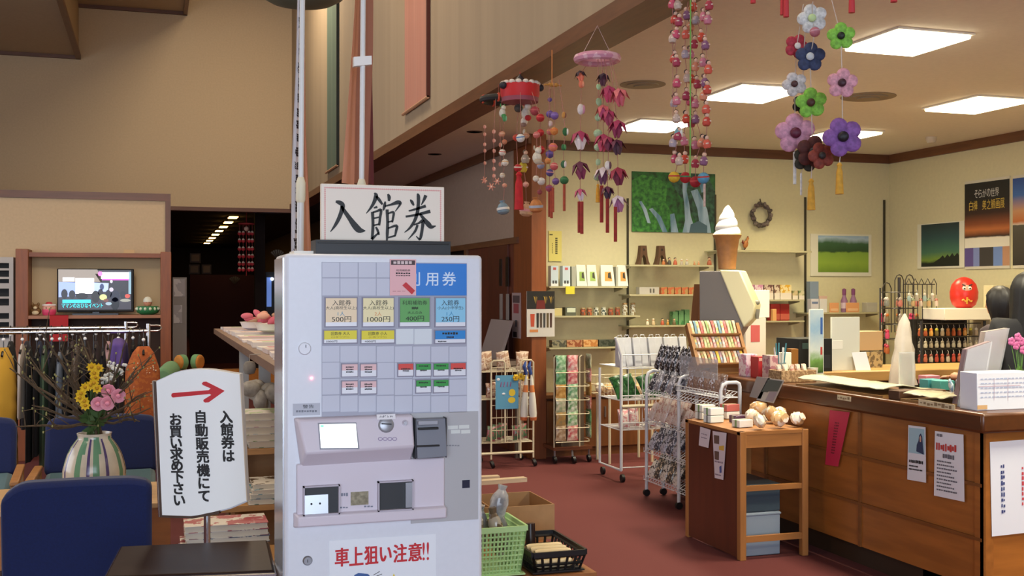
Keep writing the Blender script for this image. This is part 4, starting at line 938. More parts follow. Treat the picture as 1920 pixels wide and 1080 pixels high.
# ------------------------------------------------------------------ dark hall beyond the opening
for i, (px, py) in enumerate(((437,406),(428,415.5),(419,424),(411,431.5),(404,438.5),(398,445),(393,450),(388,455))):
    p = PZ(px, py, 3.0); p.z = 2.985
    t = thing('downlight', f'{nth[i]} nearest small warm light in the dark hall ceiling row', 'ceiling light', p, 0, 'row of small lights in the dark hall')
    MB(mat('#5a4a3a', .6)).box(p.x-.1, p.x+.1, p.y-.27, p.y+.27, p.z-.0, p.z+.02).build('trim_ring', t, loc=p)
    MB(mat('#ffc46a', .5, emit=8)).box(p.x-.082, p.x+.082, p.y-.25, p.y+.25, p.z-.012, p.z).build('lens', t, loc=p)
def fan(px, py, Y, w_, label):
    c = PY(px, py, Y); t = thing('fan_ornament', label, 'fan', c); n = 12
    pts = [(math.sin(a)*w_*.25, -math.cos(a)*-.0+w_*.12) for a in (R(-30), R(30))]
    arc = [(math.sin(R(a))*w_*.5, math.cos(R(a))*w_*.42) for a in range(-62, 63, 8)]
    b = MB(mat('#6e665a', .7)); b.prism([(-w_*.06,-w_*.18),(w_*.06,-w_*.18)] + list(reversed(arc)), c, UX, UZ, (0,.02,0)); b.build('fan_paper', t, loc=c)
    b = MB(mat('#4a4036', .6))
    for a in range(-60, 61, 20): b.tube([c+V(0,-.004,-w_*.18), c+V(math.sin(R(a))*w_*.5,-.004,math.cos(R(a))*w_*.42)], .008, 4)
    b.build('ribs', t, loc=c)
fan(440, 528, 24.2, .26, 'pale paper fan ornament on the dark hall partition')
fan(520, 480, 19.2, .26, 'pale paper fan ornament near the top left of ticket machine')
p0, p1 = PY(356, 515, 24.4), PY(480, 515, 24.4)
b = MB(mat('#3a1010', .8)); b.box(p0.x, p1.x, 24.4, 24.6, 0, p0.z); b.build('hall_screen', loc=V((p0.x+p1.x)/2, 24.5, 0), tags=('dark red partition screen standing in the dark hall', 'screen'))
b = MB(mat('#2a1a14', .8)); p0, p1 = PY(478, 450, 20.5), PY(497, 450, 20.5); b.box(p0.x, p1.x, 20.5, 20.7, 0, 3.0); struct(b, 'trim_11')
for i, (a, c, d, e) in enumerate(((356,475,376,493),(354,496,374,514),(378,496,396,514))):
    p, q = PY(a, c, 24.5), PY(d, e, 24.5); o = thing('picture_frame', ['dark framed picture above two others in the dark hall','left one of two dark framed pictures on the hall screen','right one of two dark framed pictures on the hall screen'][i], 'picture', ((p.x+q.x)/2, 24.45, q.z), 0, 'dark frames in the hall'); oo = o.location.copy()
    MB(mat('#2a1a12', .6)).box(p.x, q.x, 24.45, 24.5, q.z, p.z).build('frame', o, loc=oo); MB(mat('#5a4a3c', .6)).box(p.x+.03, q.x-.03, 24.44, 24.455, q.z+.03, p.z-.03).build('print', o, loc=oo)
Yp = 13.2; p, q = PY(324, 520, Yp), PY(350, 700, Yp)
t = thing('standing_poster', 'tall whitish standing panel at the left of the dark hall', 'panel', ((p.x+q.x)/2, Yp, 0)); oo = t.location.copy()
MB(mat('#8f8c8a', .6)).box(p.x, q.x, Yp, Yp+.05, 0, p.z).build('board', t, loc=oo)
b = MB(mat('#c4c3c6', .6, kind='blotch', noise=(9,.1), h2='#a5a4aa')); b.box(p.x+.01, q.x-.02, Yp-.004, Yp, PY(330,556,Yp).z, p.z-.02); b.box(p.x+.01, q.x-.05, Yp-.004, Yp, PY(330,606,Yp).z, PY(330,572,Yp).z); b.build('poster', t, loc=oo)
Yv = 21; p, q = PY(500, 520, Yv), PY(514, 575, Yv)
t = thing('drinks_machine', 'lit drinks machine glowing blue deep in the dark hall', 'vending machine', ((p.x+q.x)/2, Yv, 0)); oo = t.location.copy()
MB(mat('#23262e', .5)).box(p.x-.02, q.x+.6, Yv, Yv+.7, 0, p.z+.1).build('cabinet', t, loc=oo)
MB(mat('#5f7cc0', .4, emit=.5)).box(p.x, q.x-.05, Yv-.01, Yv, q.z, p.z).build('lit_panel', t, loc=oo); MB(mat('#e8f0ff', .4, emit=3)).sph((q.x-.04, Yv-.03, p.z-.03), .03).build('lamp', t, loc=oo)
for k, py in enumerate((503,507)):
    c = PY(339.5, py, 17.0); b = MB(mat('#efe6c8', .4, emit=1.5)); b.sph(c, .014, 8, 6); b.tube([c, V(c.x, c.y, 2.0)], .003, 4) if False else None
Yo = 18.8; tp_ = PY(462, 398, Yo); t = thing('hanging_mobile', 'red and white ball mobile hanging in the dark hall opening', 'mobile', tp_); k = 18.5/FOC
MB(mat('#9a2a2a', .7)).tube([tp_+V(0,0,.2), tp_+V(0,0,-118*k)], .006, 4).build('cord', t, loc=tp_)
c = PY(462, 420, Yo); MB(mat('#a82a2a', .7)).tube([c+V(14*k*math.cos(i*PI/8), 14*k*math.sin(i*PI/8), 0) for i in range(16)], 1.6*k, 6, closed=True).build('ring', t, loc=tp_)
MB(mat('#d8b09a', .7)).sph(PY(462, 429, Yo), 4.5*k, 10, 7).build('top_ball', t, loc=tp_)
for sx_ in (449, 456, 467, 473):
    MB(mat('#7a3a34', .7)).tube([PY(sx_, 420, Yo), PY(sx_, 508, Yo)], .005, 4).build('string', t, loc=tp_)
    for py in (438, 452, 467, 481, 495, 506):
        q = PY(sx_, py, Yo); MB(mat('#c0303a', .7)).sph(q, 3.6*k, 8, 6).build('temari_ball', t, loc=tp_); MB(mat('#d8c8b8', .7)).sph(q+V(0,-.004,2.4*k), 2.7*k, 8, 6).build('white_cap', t, loc=tp_)
# ------------------------------------------------------------------ banners on the high wall and the pendant lamp
def wall_banner(h, pl_, pr_, yl, yr, label, edge):
    a, c = PX(pl_, yl, XB-.02), PX(pr_, yr, XB-.02); zb_ = (a.z+c.z)/2; zt2 = 6.5
    t = thing('wall_banner', label, 'banner', V(XB-.02, (a.y+c.y)/2, zb_)); oo = t.location.copy()
    b = MB(mat(h, .85, kind='drape', noise=(2,.06))); b.sheet(lambda u, v: V(XB-.012-.006*math.sin(u*14), a.y*(1-u)+c.y*u, zb_*(1-v)+zt2*v), 20, 4, (.004,0,0)); b.build('cloth', t, loc=oo)
    b = MB(mat('#b98a68', .5)); b.tube([(XB-.022,a.y+.03,zb_),(XB-.022,c.y-.03,zb_)], .014, 8); b.build('bottom_rod', t, loc=oo)
    b = MB(mat(edge, .8)); b.box(XB-.03, XB-.002, c.y-.03, c.y, zb_, zt2); b.build('edge_strip', t, loc=oo)  # shadow line at the banner's right edge, built as a dark strip
wall_banner('#5e7060', 612, 632, 322, 312, 'long dull green banner on the high wall left of the pole', '#1e2420')
wall_banner('#c08672', 757, 801, 214, 183, 'long salmon pink banner hanging on the high wall', '#5a2a1e')
pc = PY(566, -6, 9.3); t = thing('pendant_lamp', 'grey green pendant lamp dome at the top edge of picture', 'lamp', pc)
b = MB(mat('#5a6152', .5)); b.lathe([(0,-.08),(.14,-.072),(.26,-.045),(.34,.0),(.36,.03),(.33,.04),(.2,.12),(.06,.17),(0,.18)], 32, pc); b.build('shade', t, loc=pc)
b = MB(mat('#3a3c38', .5)); b.tube([pc+V(0,0,.17), V(pc.x,pc.y,8.2)], .012, 8); b.build('rod', t, loc=pc)
# ------------------------------------------------------------------ the sales counter
CW = mat('#a5652a', .4, kind='woody', noise=(3,.14)); CW2 = mat('#b06c2c', .4, kind='woodx', noise=(3,.14)); CTOP = mat('#5a3216', .3, kind='woody', noise=(4,.14)); CTX = mat('#5a3216', .3, kind='woodx', noise=(4,.14))
CX0, CY0, CZT = 3.72, 4.285, .97
ct = thing('sales_counter', 'large brown wooden sales counter with rounded dark edge', 'counter', (CX0+1.2, 5.9, 0)); co = ct.location.copy()
b = MB(CTOP); b.box(CX0, CX0+.66, CY0, 7.75, CZT-.095, CZT); b.m(CTX).box(CX0+.66, 7.0, CY0, CY0+.62, CZT-.095, CZT); b.build('worktop', ct, loc=co, bev=.014)
b = MB(mat('#b98f55', .35, kind='woodx', noise=(4,.08))); b.box(CX0+.66, 6.6, 6.85, 7.40, CZT-.08, CZT); b.build('rear_worktop', ct, loc=co, bev=.01)
b = MB(CW); b.box(CX0+.05, CX0+.09, CY0+.09, 7.70, .12, CZT-.095); b.box(CX0+.04, CX0+.10, CY0+.04, CY0+.10, .12, CZT-.095); b.build('front_panel', ct, loc=co)
b = MB(CW2); b.box(CX0+.10, 6.95, CY0+.05, CY0+.09, .12, CZT-.095); b.build('end_panel', ct, loc=co)
b = MB(mat('#84501f', .45, kind='woody', noise=(4,.12)))
for z in (.62, .36): b.box(CX0+.038, CX0+.052, CY0+.05, 7.70, z-.008, z+.008)
for y in (CY0+.05, 5.3, 6.3, 7.33): b.box(CX0+.04, CX0+.052, y-.012, y+.012, .12, CZT-.095)
b.build('panel_mouldings', ct, loc=co)
b = MB(mat('#33200f', .6)); b.box(CX0+.1, CX0+.6, CY0+.12, 7.65, 0, .12); b.box(CX0+.1, 6.9, CY0+.12, CY0+.55, 0, .12); b.build('plinth', ct, loc=co)
b = MB(mat('#2f2016', .6)); b.box(CX0+.7, 6.55, 6.9, 6.94, .0, CZT-.08); b.build('rear_panel', ct, loc=co)
# papers on the counter front
FX = CX0+.036
def flyer(name, quad, X, label, h, draw=None, cat='notice'):
    P = [PX(*q, X) if X else None for q in quad]; c = sum(P, V(0,0,0))/4
    t = thing(name, label, cat, c); b = MB(mat(h, .6)); b.pad(P, (.0012,0,0)); b.build('paper', t, loc=c)
    if draw: draw(t, c, P)
    return t
def inq(P, u, v, off=V(-.0012,0,0)):   # u right, v down inside quad TL,TR,BR,BL
    return (P[0]*(1-u)+P[1]*u)*(1-v) + (P[3]*(1-u)+P[2]*u)*v + off
def lines(b, P, rows, off, jit=.12, seed=1):
    rr = random.Random(seed)
    for (v0, v1, u0, u1, n) in rows:
        for i in range(n):
            a = u0+(u1-u0)*i/n; c = a+(u1-u0)/n*rr.uniform(.6,.9); va = v0+(v1-v0)*rr.uniform(0,jit); vb = v1-(v1-v0)*rr.uniform(0,jit)
            b.quad(inq(P,a,va,off), inq(P,c,va,off), inq(P,c,vb,off), inq(P,a,vb,off))
def draw_red(t, c, P):
    b = MB(mat('#7a2030', .6)); lines(b, P, [(.2+.05*k, .23+.05*k, .35, .6, 3) for k in range(12)], V(-.002,0,0)); b.build('small_lettering', t, loc=c, recalc=False, smooth=0)
flyer('pink_strip', ((1556,769),(1593,773),(1571,875),(1547,871)), FX, 'long crimson paper strip hanging on the counter front', '#c2274a', draw_red)
def draw_f1(t, c, P):
    b = MB(mat('#9fc0cc', .6)); b.quad(inq(P,.05,.04), inq(P,.95,.04), inq(P,.95,.5), inq(P,.05,.5)); b.m(mat('#2c3a5a', .6)); o = V(-.0018,0,0)
    b.add([inq(P,u,v,o) for u,v in ((.5,.46),(.52,.34),(.62,.26),(.66,.16),(.75,.12),(.84,.18),(.86,.3),(.92,.5))], [tuple(range(8))]); b.m(mat('#c9a08a', .6)); b.add([inq(P,u,v,V(-.0024,0,0)) for u,v in ((.68,.2),(.74,.16),(.79,.2),(.77,.28),(.71,.28))], [tuple(range(5))]); b.build('photo', t, loc=c, recalc=False, smooth=0)
    b = MB(INK); lines(b, P, [(.62,.68,.1,.9,9),(.72,.75,.1,.6,8),(.78,.81,.1,.85,10)], V(-.002,0,0)); b.build('lettering', t, loc=c, recalc=False, smooth=0)
flyer('flyer', ((1703,797),(1735,801),(1736,905),(1701,899)), FX, 'narrow white flyer with a portrait photo on the counter front', '#dfe0e6', draw_f1)
def draw_f2(t, c, P):
    b = MB(mat('#c23a34', .6)); lines(b, P, [(.17,.3,.06,.78,9)], V(-.002,0,0), .3, 4); b.build('headline', t, loc=c, recalc=False, smooth=0)
    b = MB(mat('#6a6a72', .6)); lines(b, P, [(.03,.08,.08,.3,4),(.33,.4,.3,.72,5)] + [(.44+.055*k,.465+.055*k,.1,.6+.3*((k*7)%3)/3,9) for k in range(9)], V(-.002,0,0)); b.build('lettering', t, loc=c, recalc=False, smooth=0)
flyer('flyer', ((1753,808),(1806,815),(1808,941),(1751,929)), FX, 'larger white flyer with red headline on the counter front', '#e2e2e8', draw_f2)
P = [PY(*q, CY0+.036) for q in ((1856,829),(1950,822),(1950,996),(1860,1006))]; c = sum(P, V(0,0,0))/4
t = thing('poster', 'big white poster with blue and red vertical lettering at counter corner', 'poster', c); b = MB(mat('#dfe3ee', .5)); b.pad(P, (0,.0012,0)); b.build('paper', t, loc=c)
b = MB(mat('#39457a', .6)); lines(b, P, [(.24+.06*k,.29+.06*k,.20,.285,2) for k in range(9)], V(0,-.002,0), .3); b.build('lettering', t, loc=c, recalc=False, smooth=0)
b = MB(mat('#c0424e', .6)); lines(b, P, [(.28+.055*k,.325+.055*k,.62,.72,2) for k in range(8)], V(0,-.002,0), .3); b.build('lettering', t, loc=c, recalc=False, smooth=0)
# ------------------------------------------------------------------ low wooden display stand in front of the counter
TX0, TX1, TY0, TY1, TZ2 = 3.205, 3.655, 5.64, 6.33, .74
PINE = mat('#a9703a', .5, kind='wood', noise=(4,.1)); PINEX = mat('#a9703a', .5, kind='woodx', noise=(4,.1))
tb = thing('display_stand', 'wooden stand with dark side board and open pine frame before the counter', 'stand', ((TX0+TX1)/2, (TY0+TY1)/2, 0)); tbo = tb.location.copy()
for x in (TX0, TX1-.04):
    for y in (TY0, TY1-.04): MB(PINE).box(x, x+.04, y, y+.04, 0, TZ2).build('leg', tb, loc=tbo, bev=.003)
MB(PINEX).box(TX0-.0, TX1, TY0+.005, TY1, TZ2-.02, TZ2).build('top_board', tb, loc=tbo)
for z0, z1 in ((.645,.72),(.395,.425),(.10,.135)): MB(PINEX).box(TX0+.04, TX1-.04, TY0+.008, TY0+.03, z0, z1).build('rail', tb, loc=tbo)
MB(mat('#5e2a14', .5, kind='wood', noise=(3,.1))).box(TX0+.004, TX0+.02, TY0+.04, TY1-.04, .012, TZ2-.02).build('side_board', tb, loc=tbo)
for i, (z0, z1, h, lb) in enumerate(((.002,.255,'#8d9aa6','pale grey plastic crate inside the wooden stand, lower one'),(.257,.42,'#3d4c55','dark slate crate stacked on the pale grey one'))):
    x0, x1 = TX0+.06, TX1-.14; b = MB(mat(h, .4)); b.box(x0, x1, TY0+.08, TY0+.45, z0, z1); b.box(x0-.006, x1+.006, TY0+.075, TY0+.455, z1-.02, z1-.004)
    b.build('storage_crate', loc=V((x0+x1)/2, TY0+.26, z0), bev=.006, tags=(lb, 'crate'))
# wrapped goods heaped on the stand
rr = random.Random(31)
def blob_pack(c, r, m_, lbl, name, cat, grp, rot=(0,0,0), seed=0):
    """a twisted plastic bag with a bulging body"""
    q = random.Random(seed); b = MB(m_); n, k = 14, 9; vs = []; e = Euler(rot).to_matrix()
    for i in range(k+1):
        v = i/k; s_ = (math.sin(PI*min(1,v*1.02))**.55) if v < .82 else .30+.25*((v-.82)/.18)
        for j in range(n):
            a = 2*PI*j/n; w_ = 1+q.uniform(-.10,.10)
            vs.append(Vector(c) + e @ Vector((r[0]*s_*math.cos(a)*w_, r[1]*s_*math.sin(a)*w_, r[2]*(2*v-1)+q.uniform(-.03,.03)*r[2])))
    b.add(vs, [(i*n+j, i*n+(j+1)%n, (i+1)*n+(j+1)%n, (i+1)*n+j) for i in range(k) for j in range(n)] + [tuple(range(n-1,-1,-1)), tuple(k*n+j for j in range(n))])
    return b.build(name, loc=Vector(c)-V(0,0,r[2]*.95), smooth=.5, tags=(lbl, cat, grp))
CREAM = [mat('#d9bb92', .2, kind='blotch', noise=(14,.1), h2='#e6dccb'), mat('#e3d8c8', .2, kind='blotch', noise=(12,.1), h2='#cfa878'), mat('#c99c6a', .22, kind='blotch', noise=(16,.1), h2='#e9e0d2')]
spots = [(1425,788,5.70,.075),(1462,785,5.72,.085),(1500,790,5.74,.075),(1410,778,5.95,.075),(1448,770,5.95,.085),(1486,776,5.95,.08),(1520,786,5.98,.06),(1440,765,6.18,.09),(1476,768,6.2,.085),(1505,774,6.2,.07)]
for i, (px, py, Y, r) in enumerate(spots):
    p = PY(px, 800, Y); r *= .76; p.z = TZ2 + r*.9; p.x = min(p.x, TX1-.03+.02)
    blob_pack(p, (r*.95, r*.75, r*.66), CREAM[i % 3], ['wrapped bread roll at the front left of the heap on the wooden stand','wrapped bread roll at the front middle of the heap','wrapped bread roll at the front right of the heap','wrapped bread roll in the middle row left of the heap','wrapped bread roll in the centre of the heap on the stand','wrapped bread roll middle row, right of centre','small wrapped bread roll at the far right of the heap','largest wrapped bread roll in the back row, left','wrapped bread roll in the back row, middle of the heap','wrapped bread roll in the back row, right'][i], 'wrapped_bread', 'bread', 'wrapped bread on the wooden stand', (R(75)+rr.uniform(-.3,.3), rr.uniform(-.3,.3), rr.uniform(0,3)), i)
for i, (px, Y, z, h) in enumerate(((1322,6.28,0,'#e6eae4'),(1322,6.28,1,'#e9ece6'),(1338,6.1,0,'#dfe6df'),(1338,6.1,1,'#ecede8'),(1368,6.26,0,'#e4e8e4'),(1368,6.26,1,'#b9655f'),(1386,6.05,0,'#5a3f5a'),(1392,5.84,0,'#e0e0da'))):
    p = PY(px, 790, Y); p.x = max(p.x, TX0+.07); b = MB(mat(h, .25)); b.obox(V(p.x, Y, TZ2+.002+.0225+z*.046), (.10,.075,.043), (0,0,.15))
    b.m(mat('#7fa06a' if i % 2 else '#8a8a86', .3)).obox(V(p.x, Y, TZ2+.002+.0225+z*.046), (.102,.02,.044), (0,0,.15))
    b.build('cake_box', loc=V(p.x, Y, TZ2+.002+z*.046), bev=.003, tags=(['lower white cake box at the back left of the stand','upper white cake box at the back left of the stand','lower white cake box in the second stack','upper white cake box in the second stack','lower white box in the third stack on the stand','red topped box on the third stack of the stand','small plum coloured box before the bread heap','white box at the front of the stand, left of the bread'][i], 'box', 'small boxes on the wooden stand'))
TGX = TX0 - .004
for q, lb, dk in ((((1313,800),(1332,806),(1328,840),(1310,835)), 'short white price tag hanging on the dark side board', 0), (((1336,808),(1362,812),(1356,900),(1340,896)), 'long white strip of labels hanging on the dark side board', 1)):
    P = [PX(*k, TGX) for k in q]; c = sum(P, V(0,0,0))/4; t = thing('price_tag', lb, 'price tag', c); b = MB(mat('#d9cfd6', .5)); b.pad(P, (.001,0,0)); b.build('paper', t, loc=c)
    b = MB(mat('#6a5348', .6)); o = V(-.0015,0,0)
    if dk:
        for v0, v1 in ((.08,.26),(.42,.6)): b.quad(inq(P,.1,v0,o), inq(P,.5,v0,o), inq(P,.5,v1,o), inq(P,.1,v1,o))
        b.m(mat('#d8b04a', .6)).quad(inq(P,.5,.3,o), inq(P,.9,.27,o), inq(P,.9,.38,o), inq(P,.5,.38,o)); b.m(mat('#4a5a9a', .6)).quad(inq(P,.55,.74,o), inq(P,.75,.7,o), inq(P,.8,.85,o), inq(P,.6,.87,o))
    b.m(mat('#8a7a8a', .6)); lines(b, P, [(.62,.66,.1,.9,5),(.9,.93,.1,.8,5)] if dk else [(.3,.36,.2,.8,4),(.5,.55,.2,.8,4)], o); b.build('print', t, loc=c, recalc=False, smooth=0)
# ------------------------------------------------------------------ wire racks in front of the counter
WIRE = mat('#d2d2d6', .35); WIREC = mat('#cfc3a6', .4)
def packmesh(w_, h_, t_, m_, crimp=True, seed=0):
    q = random.Random(seed); b = MB(m_); n, k = 12, 8; vs = []
    for i in range(k+1):
        v = i/k; s_ = max(.06, math.sin(PI*v)**.6)
        for j in range(n):
            a = 2*PI*j/n; vs.append((w_/2*(1-.12*math.sin(PI*v))*(abs(math.cos(a))**.5*(1 if math.cos(a) > 0 else -1)), t_/2*s_*math.sin(a)*(1+q.uniform(-.2,.2)), h_*v))
    b.add(vs, [(i*n+j, i*n+(j+1)%n, (i+1)*n+(j+1)%n, (i+1)*n+j) for i in range(k) for j in range(n)] + [tuple(range(n-1,-1,-1)), tuple(k*n+j for j in range(n))])
    return b
PKM = {}
def place_pack(loc, rot, size, h, h2, name, label, cat, grp, ns=24, rough=.22):
    key = (size, h, h2, name, ns)
    if key not in PKM:
        o = packmesh(*size, mat(h, rough, kind='blotch' if ns == 24 else 'mottle', noise=(45 if ns == 24 else ns,.1), h2=h2), seed=len(PKM)).build(name, smooth=.6); PKM[key] = o; o.rotation_mode = 'XYZ'
    else:
        o = PKM[key].copy(); COL.objects.link(o)
    o.location = loc; o.rotation_euler = rot; o['label'] = label; o['category'] = cat
    if grp: o['group'] = grp
    return o
# long two-bay rack of U-frames
gx0, gx1 = 3.55, 3.69; ZU = .945; YU = (7.65, 7.11, 6.50)
gd = thing('wire_rack', 'long white wire rack of three hoops standing along the counter', 'rack', ((gx0+gx1)/2, 7.1, 0)); gdo = gd.location.copy()
for Y in YU:
    b = MB(WIRE); r_ = .05
    b.tube([(gx0,Y,.05),(gx0,Y,ZU-r_),(gx0+r_*.3,Y,ZU-r_*.3),(gx0+r_,Y,ZU),(gx1-r_*.5,Y,ZU),(gx1-r_*.1,Y,ZU-r_*.2),(gx1,Y,ZU-r_*.6),(gx1,Y,.05)], .0125, 10); b.build('hoop', gd, loc=gdo)
    for x in (gx0, gx1): MB(BLACK).lathe([(0,-.012),(.026,-.012),(.026,.012),(0,.012)], 14, (x, Y, .027), rot=(R(90),0,0)).build('caster', gd, loc=gdo)
tiers = [(.78,.0),(.56,.0),(.34,.0),(.13,.0)]
for ti, (z, _) in enumerate(tiers):
    b = MB(WIRE)
    for Ya, Yb in ((YU[1]+.015,YU[0]-.015),(YU[2]+.015,YU[1]-.015)):
        for k in range(6): f = k/5; b.tube([(gx0-.03+.16*f,Ya,z+.10*f),(gx0-.03+.16*f,Yb,z+.10*f)], .003, 5)
        n_ = 12
        for k in range(n_+1): y = Ya+(Yb-Ya)*k/n_; b.tube([(gx0-.03,y,z+.03),(gx0-.03,y,z),(gx0+.13,y,z+.10)], .0022, 4)
    b.build('wire_tray', gd, loc=gdo, smooth=0)
tn = ['top','second','third','lowest']
pal = [[('#cfccd2','#3a3a42'),('#dcdae2','#8a8890')],[('#c9a39a','#d8c8c0'),('#b98a80','#d9c2b4')],[('#3a3a44','#b8b6c2'),('#c8c6d2','#4a4a58')],[('#3a3432','#d8cfc4'),('#c8b49a','#4a4440')]]
for ti, (z, _) in enumerate(tiers):
    for bay, (Ya, Yb) in enumerate(((YU[1]+.02,YU[0]-.02),(YU[2]+.02,YU[1]-.02))):
        if bay == 1 and ti != 1: continue
        for row in range(2 if bay == 0 else 1):
            for k in range(5):
                y = Ya+(Yb-Ya)*(k+.5)/5; h, h2 = pal[ti][(k+row) % 2]
                place_pack((gx0-.004+.062*row, y, z+.03+.04*row), (R(22), R(-8)+rr.uniform(-.1,.1), R(90)), (.095,.135,.024), h, h2, 'sweets_pack', f'wrapped sweets pack on the {tn[ti]} tray of the hooped rack, {"far" if bay == 0 else "near"} bay, {"front" if row == 0 else "rear"} row', 'sweets', 'sweets packs on the hooped wire rack')
# tall packs standing above the top of the far bay and acrylic box on the near bay
for k in range(6):
    y = YU[1]+.06+(YU[0]-YU[1]-.1)*k/5
    place_pack((gx0+.06, y, ZU+.016), (R(14), R(-10)+rr.uniform(-.1,.1), R(90)), (.085,.19,.03), ('#dcdae0','#c9c8d0')[k%2], '#25252b', 'sweets_pack', 'black and white sweets pack standing on top of the hooped rack far bay', 'sweets', 'packs standing on the hooped rack')
b = MB(WIRE); zs = ZU-.10
for k in range(16): y = YU[2]+(YU[1]-YU[2])*k/15; b.tube([(gx0-.02,y,zs+.035),(gx0-.02,y,zs),(gx1,y,zs)], .0025, 4)
for x in (gx0-.02, (gx0+gx1)/2, gx1): b.tube([(x,YU[2],zs),(x,YU[1],zs)], .003, 5)
b.tube([(gx0-.02,YU[2],zs+.035),(gx0-.02,YU[1],zs+.035)], .003, 5); b.build('wire_shelf', gd, loc=gdo, smooth=0)
for k in range(7):
    y = YU[2]+.07+(YU[1]-YU[2]-.14)*k/6
    place_pack((gx0+.05, y, zs+.012), (R(6), R(-5), R(90)), (.075,.14,.03), ('#cfcad0','#a98a78')[k%2], '#8a6a5a', 'cookie_pack', 'clear cookie pack standing in the near bay wire shelf of hooped rack', 'cookies', 'cookie packs on the near bay shelf')
b = MB(mat('#c9cbd0', .1, alpha=.35)); b.box(gx0-.01, gx0-.006, YU[2]+.03, YU[1]-.03, ZU+.015, ZU+.15); b.build('acrylic_guard', loc=V(gx0-.008, (YU[2]+YU[1])/2, ZU+.015), tags=('clear acrylic guard panel above the near bay of the hooped rack', 'panel'))
# bag rack
bgY = 8.24; bx0, bx1 = 3.60, 4.22
br = thing('wire_bag_rack', 'white wire rack holding white paper bags behind the hooped rack', 'rack', ((bx0+bx1)/2, bgY+.2, 0)); bro = br.location.copy()
for x in (bx0, bx1):
    b = MB(WIRE); b.tube([(x-(.05 if x == bx0 else -.05), bgY, 1.175),(x-(.03 if x == bx0 else -.03), bgY, 1.12),(x, bgY, 1.03),(x, bgY, .10)], .013, 10); b.tube([(x,bgY,.10),(x,bgY+.45,.10),(x,bgY+.45,.9)], .011, 8); b.build('upright', br, loc=bro)
    for y in (bgY+.02, bgY+.43): MB(BLACK).lathe([(0,-.012),(.032,-.012),(.032,.012),(0,.012)], 14, (x+.02, y, .033), rot=(0,R(90),0)).build('caster', br, loc=bro)
b = MB(WIRE)
for k in range(11): x = bx0+(bx1-bx0)*k/10; b.tube([(x,bgY,1.03),(x,bgY,.42)], .003, 5)
for z in (1.03,.92,.70,.48,.12): b.tube([(bx0,bgY,z),(bx1,bgY,z)], .005, 6)
b.build('wire_front', br, loc=bro, smooth=0)
b = MB(WIREC); b.tube([(bx0,bgY-.012,.615),(bx1,bgY-.012,.615)], .015, 8); b.build('cross_bar', br, loc=bro)
for z in (.93,.66,.42):
    b = MB(WIRE)
    for k in range(9): y = bgY+.02+.42*k/8; b.tube([(bx0,y,z),(bx1,y,z)], .003, 4)
    for x in (bx0,(bx0+bx1)/2,bx1): b.tube([(x,bgY,z),(x,bgY+.45,z)], .004, 5)
    b.build('wire_shelf', br, loc=bro, smooth=0)
BAGM = mat('#d5d7dc', .4, noise=(14,.06))
pb = None
for k in range(9):
    x = bx0+.03+(bx1-bx0-.06)*k/8; y = bgY+.08+.02*(k % 2)
    if pb is None:
        b = MB(BAGM); b.hexa([(-.028,-.05,0),(.028,-.05,0),(.028,.05,0),(-.028,.05,0),(-.032,-.012,.23),(.032,-.012,.23),(.032,.012,.23),(-.032,.012,.23)]); b.tube([(-.02,-.0,.228),(-.015,0,.25),(.015,0,.25),(.02,0,.228)], .003, 5)
        o = pb = b.build('paper_bag', bev=.004)
    else: o = pb.copy(); COL.objects.link(o)
    o.location = (x, y, .937); o.rotation_euler = (0, -.04, 0); tag(o, 'white paper bag standing in the top basket of the wire bag rack', 'bag', 'white bags in the wire bag rack')
for k in range(5):
    x = bx0+.07+(bx1-bx0-.14)*k/4
    place_pack((x, bgY+.10+.07*(k%2), .676), (R(-28), R(-14), 0), (.12,.20,.045), '#2f6a34', '#1f4a26', 'leaf_tea_pack', 'dark green pack leaning in the middle basket of the bag rack', 'pack', 'green packs in the bag rack')
    place_pack((x, bgY+.10+.07*(k%2), .434), (R(-20), R(4), 0), (.10,.15,.05), '#c98a90', '#d8c8c4', 'pink_sweets_pack', 'pink pack in the lowest basket of the bag rack', 'pack', 'pink packs in the bag rack')
# bun basket on legs behind, against the shelf base
kY, kx0, kx1 = 9.15, PY(1133,700,9.15).x, PY(1232,700,9.15).x; kz = PY(1150,742,kY).z; kzt = PY(1150,708,kY).z
kb = thing('wire_basket_stand', 'shallow white wire basket on legs holding wrapped buns by back wall', 'basket stand', ((kx0+kx1)/2, kY+.15, 0)); kbo = kb.location.copy()
b = MB(WIREC)
for z in (kz, (kz+kzt)/2, kzt): b.tube([(kx0,kY,z),(kx1,kY,z),(kx1,kY+.33,z),(kx0,kY+.33,z)], .0045, 5, closed=True)
for k in range(16): x = kx0+(kx1-kx0)*k/15; b.tube([(x,kY,kzt),(x,kY,kz),(x,kY+.33,kz),(x,kY+.33,kzt)], .0022, 4)
b.build('wire_basket', kb, loc=kbo, smooth=0)
for x in (kx0+.06, kx1-.04):
    for y in (kY+.02, kY+.31): MB(WIREC).tube([(x,y,kz),(x,y,0)], .013, 8).build('leg', kb, loc=kbo)
MB(WIREC).tube([(kx0+.06,kY+.02,.34),(kx1-.04,kY+.02,.34)], .009, 8).build('cross_bar', kb, loc=kbo)
for k in range(9):
    x = kx0+.06+(kx1-kx0-.12)*(k%5)/4; y = kY+.09+.14*(k//5); blob_pack((x, y, kz+.052), (.05,.045,.05), CREAM[(k+1)%3], 'cream wrapped bun in the shallow basket by the back wall', 'wrapped_bun', 'bun', 'wrapped buns in the shallow wire basket', (R(60),0,k*.7), 50+k)
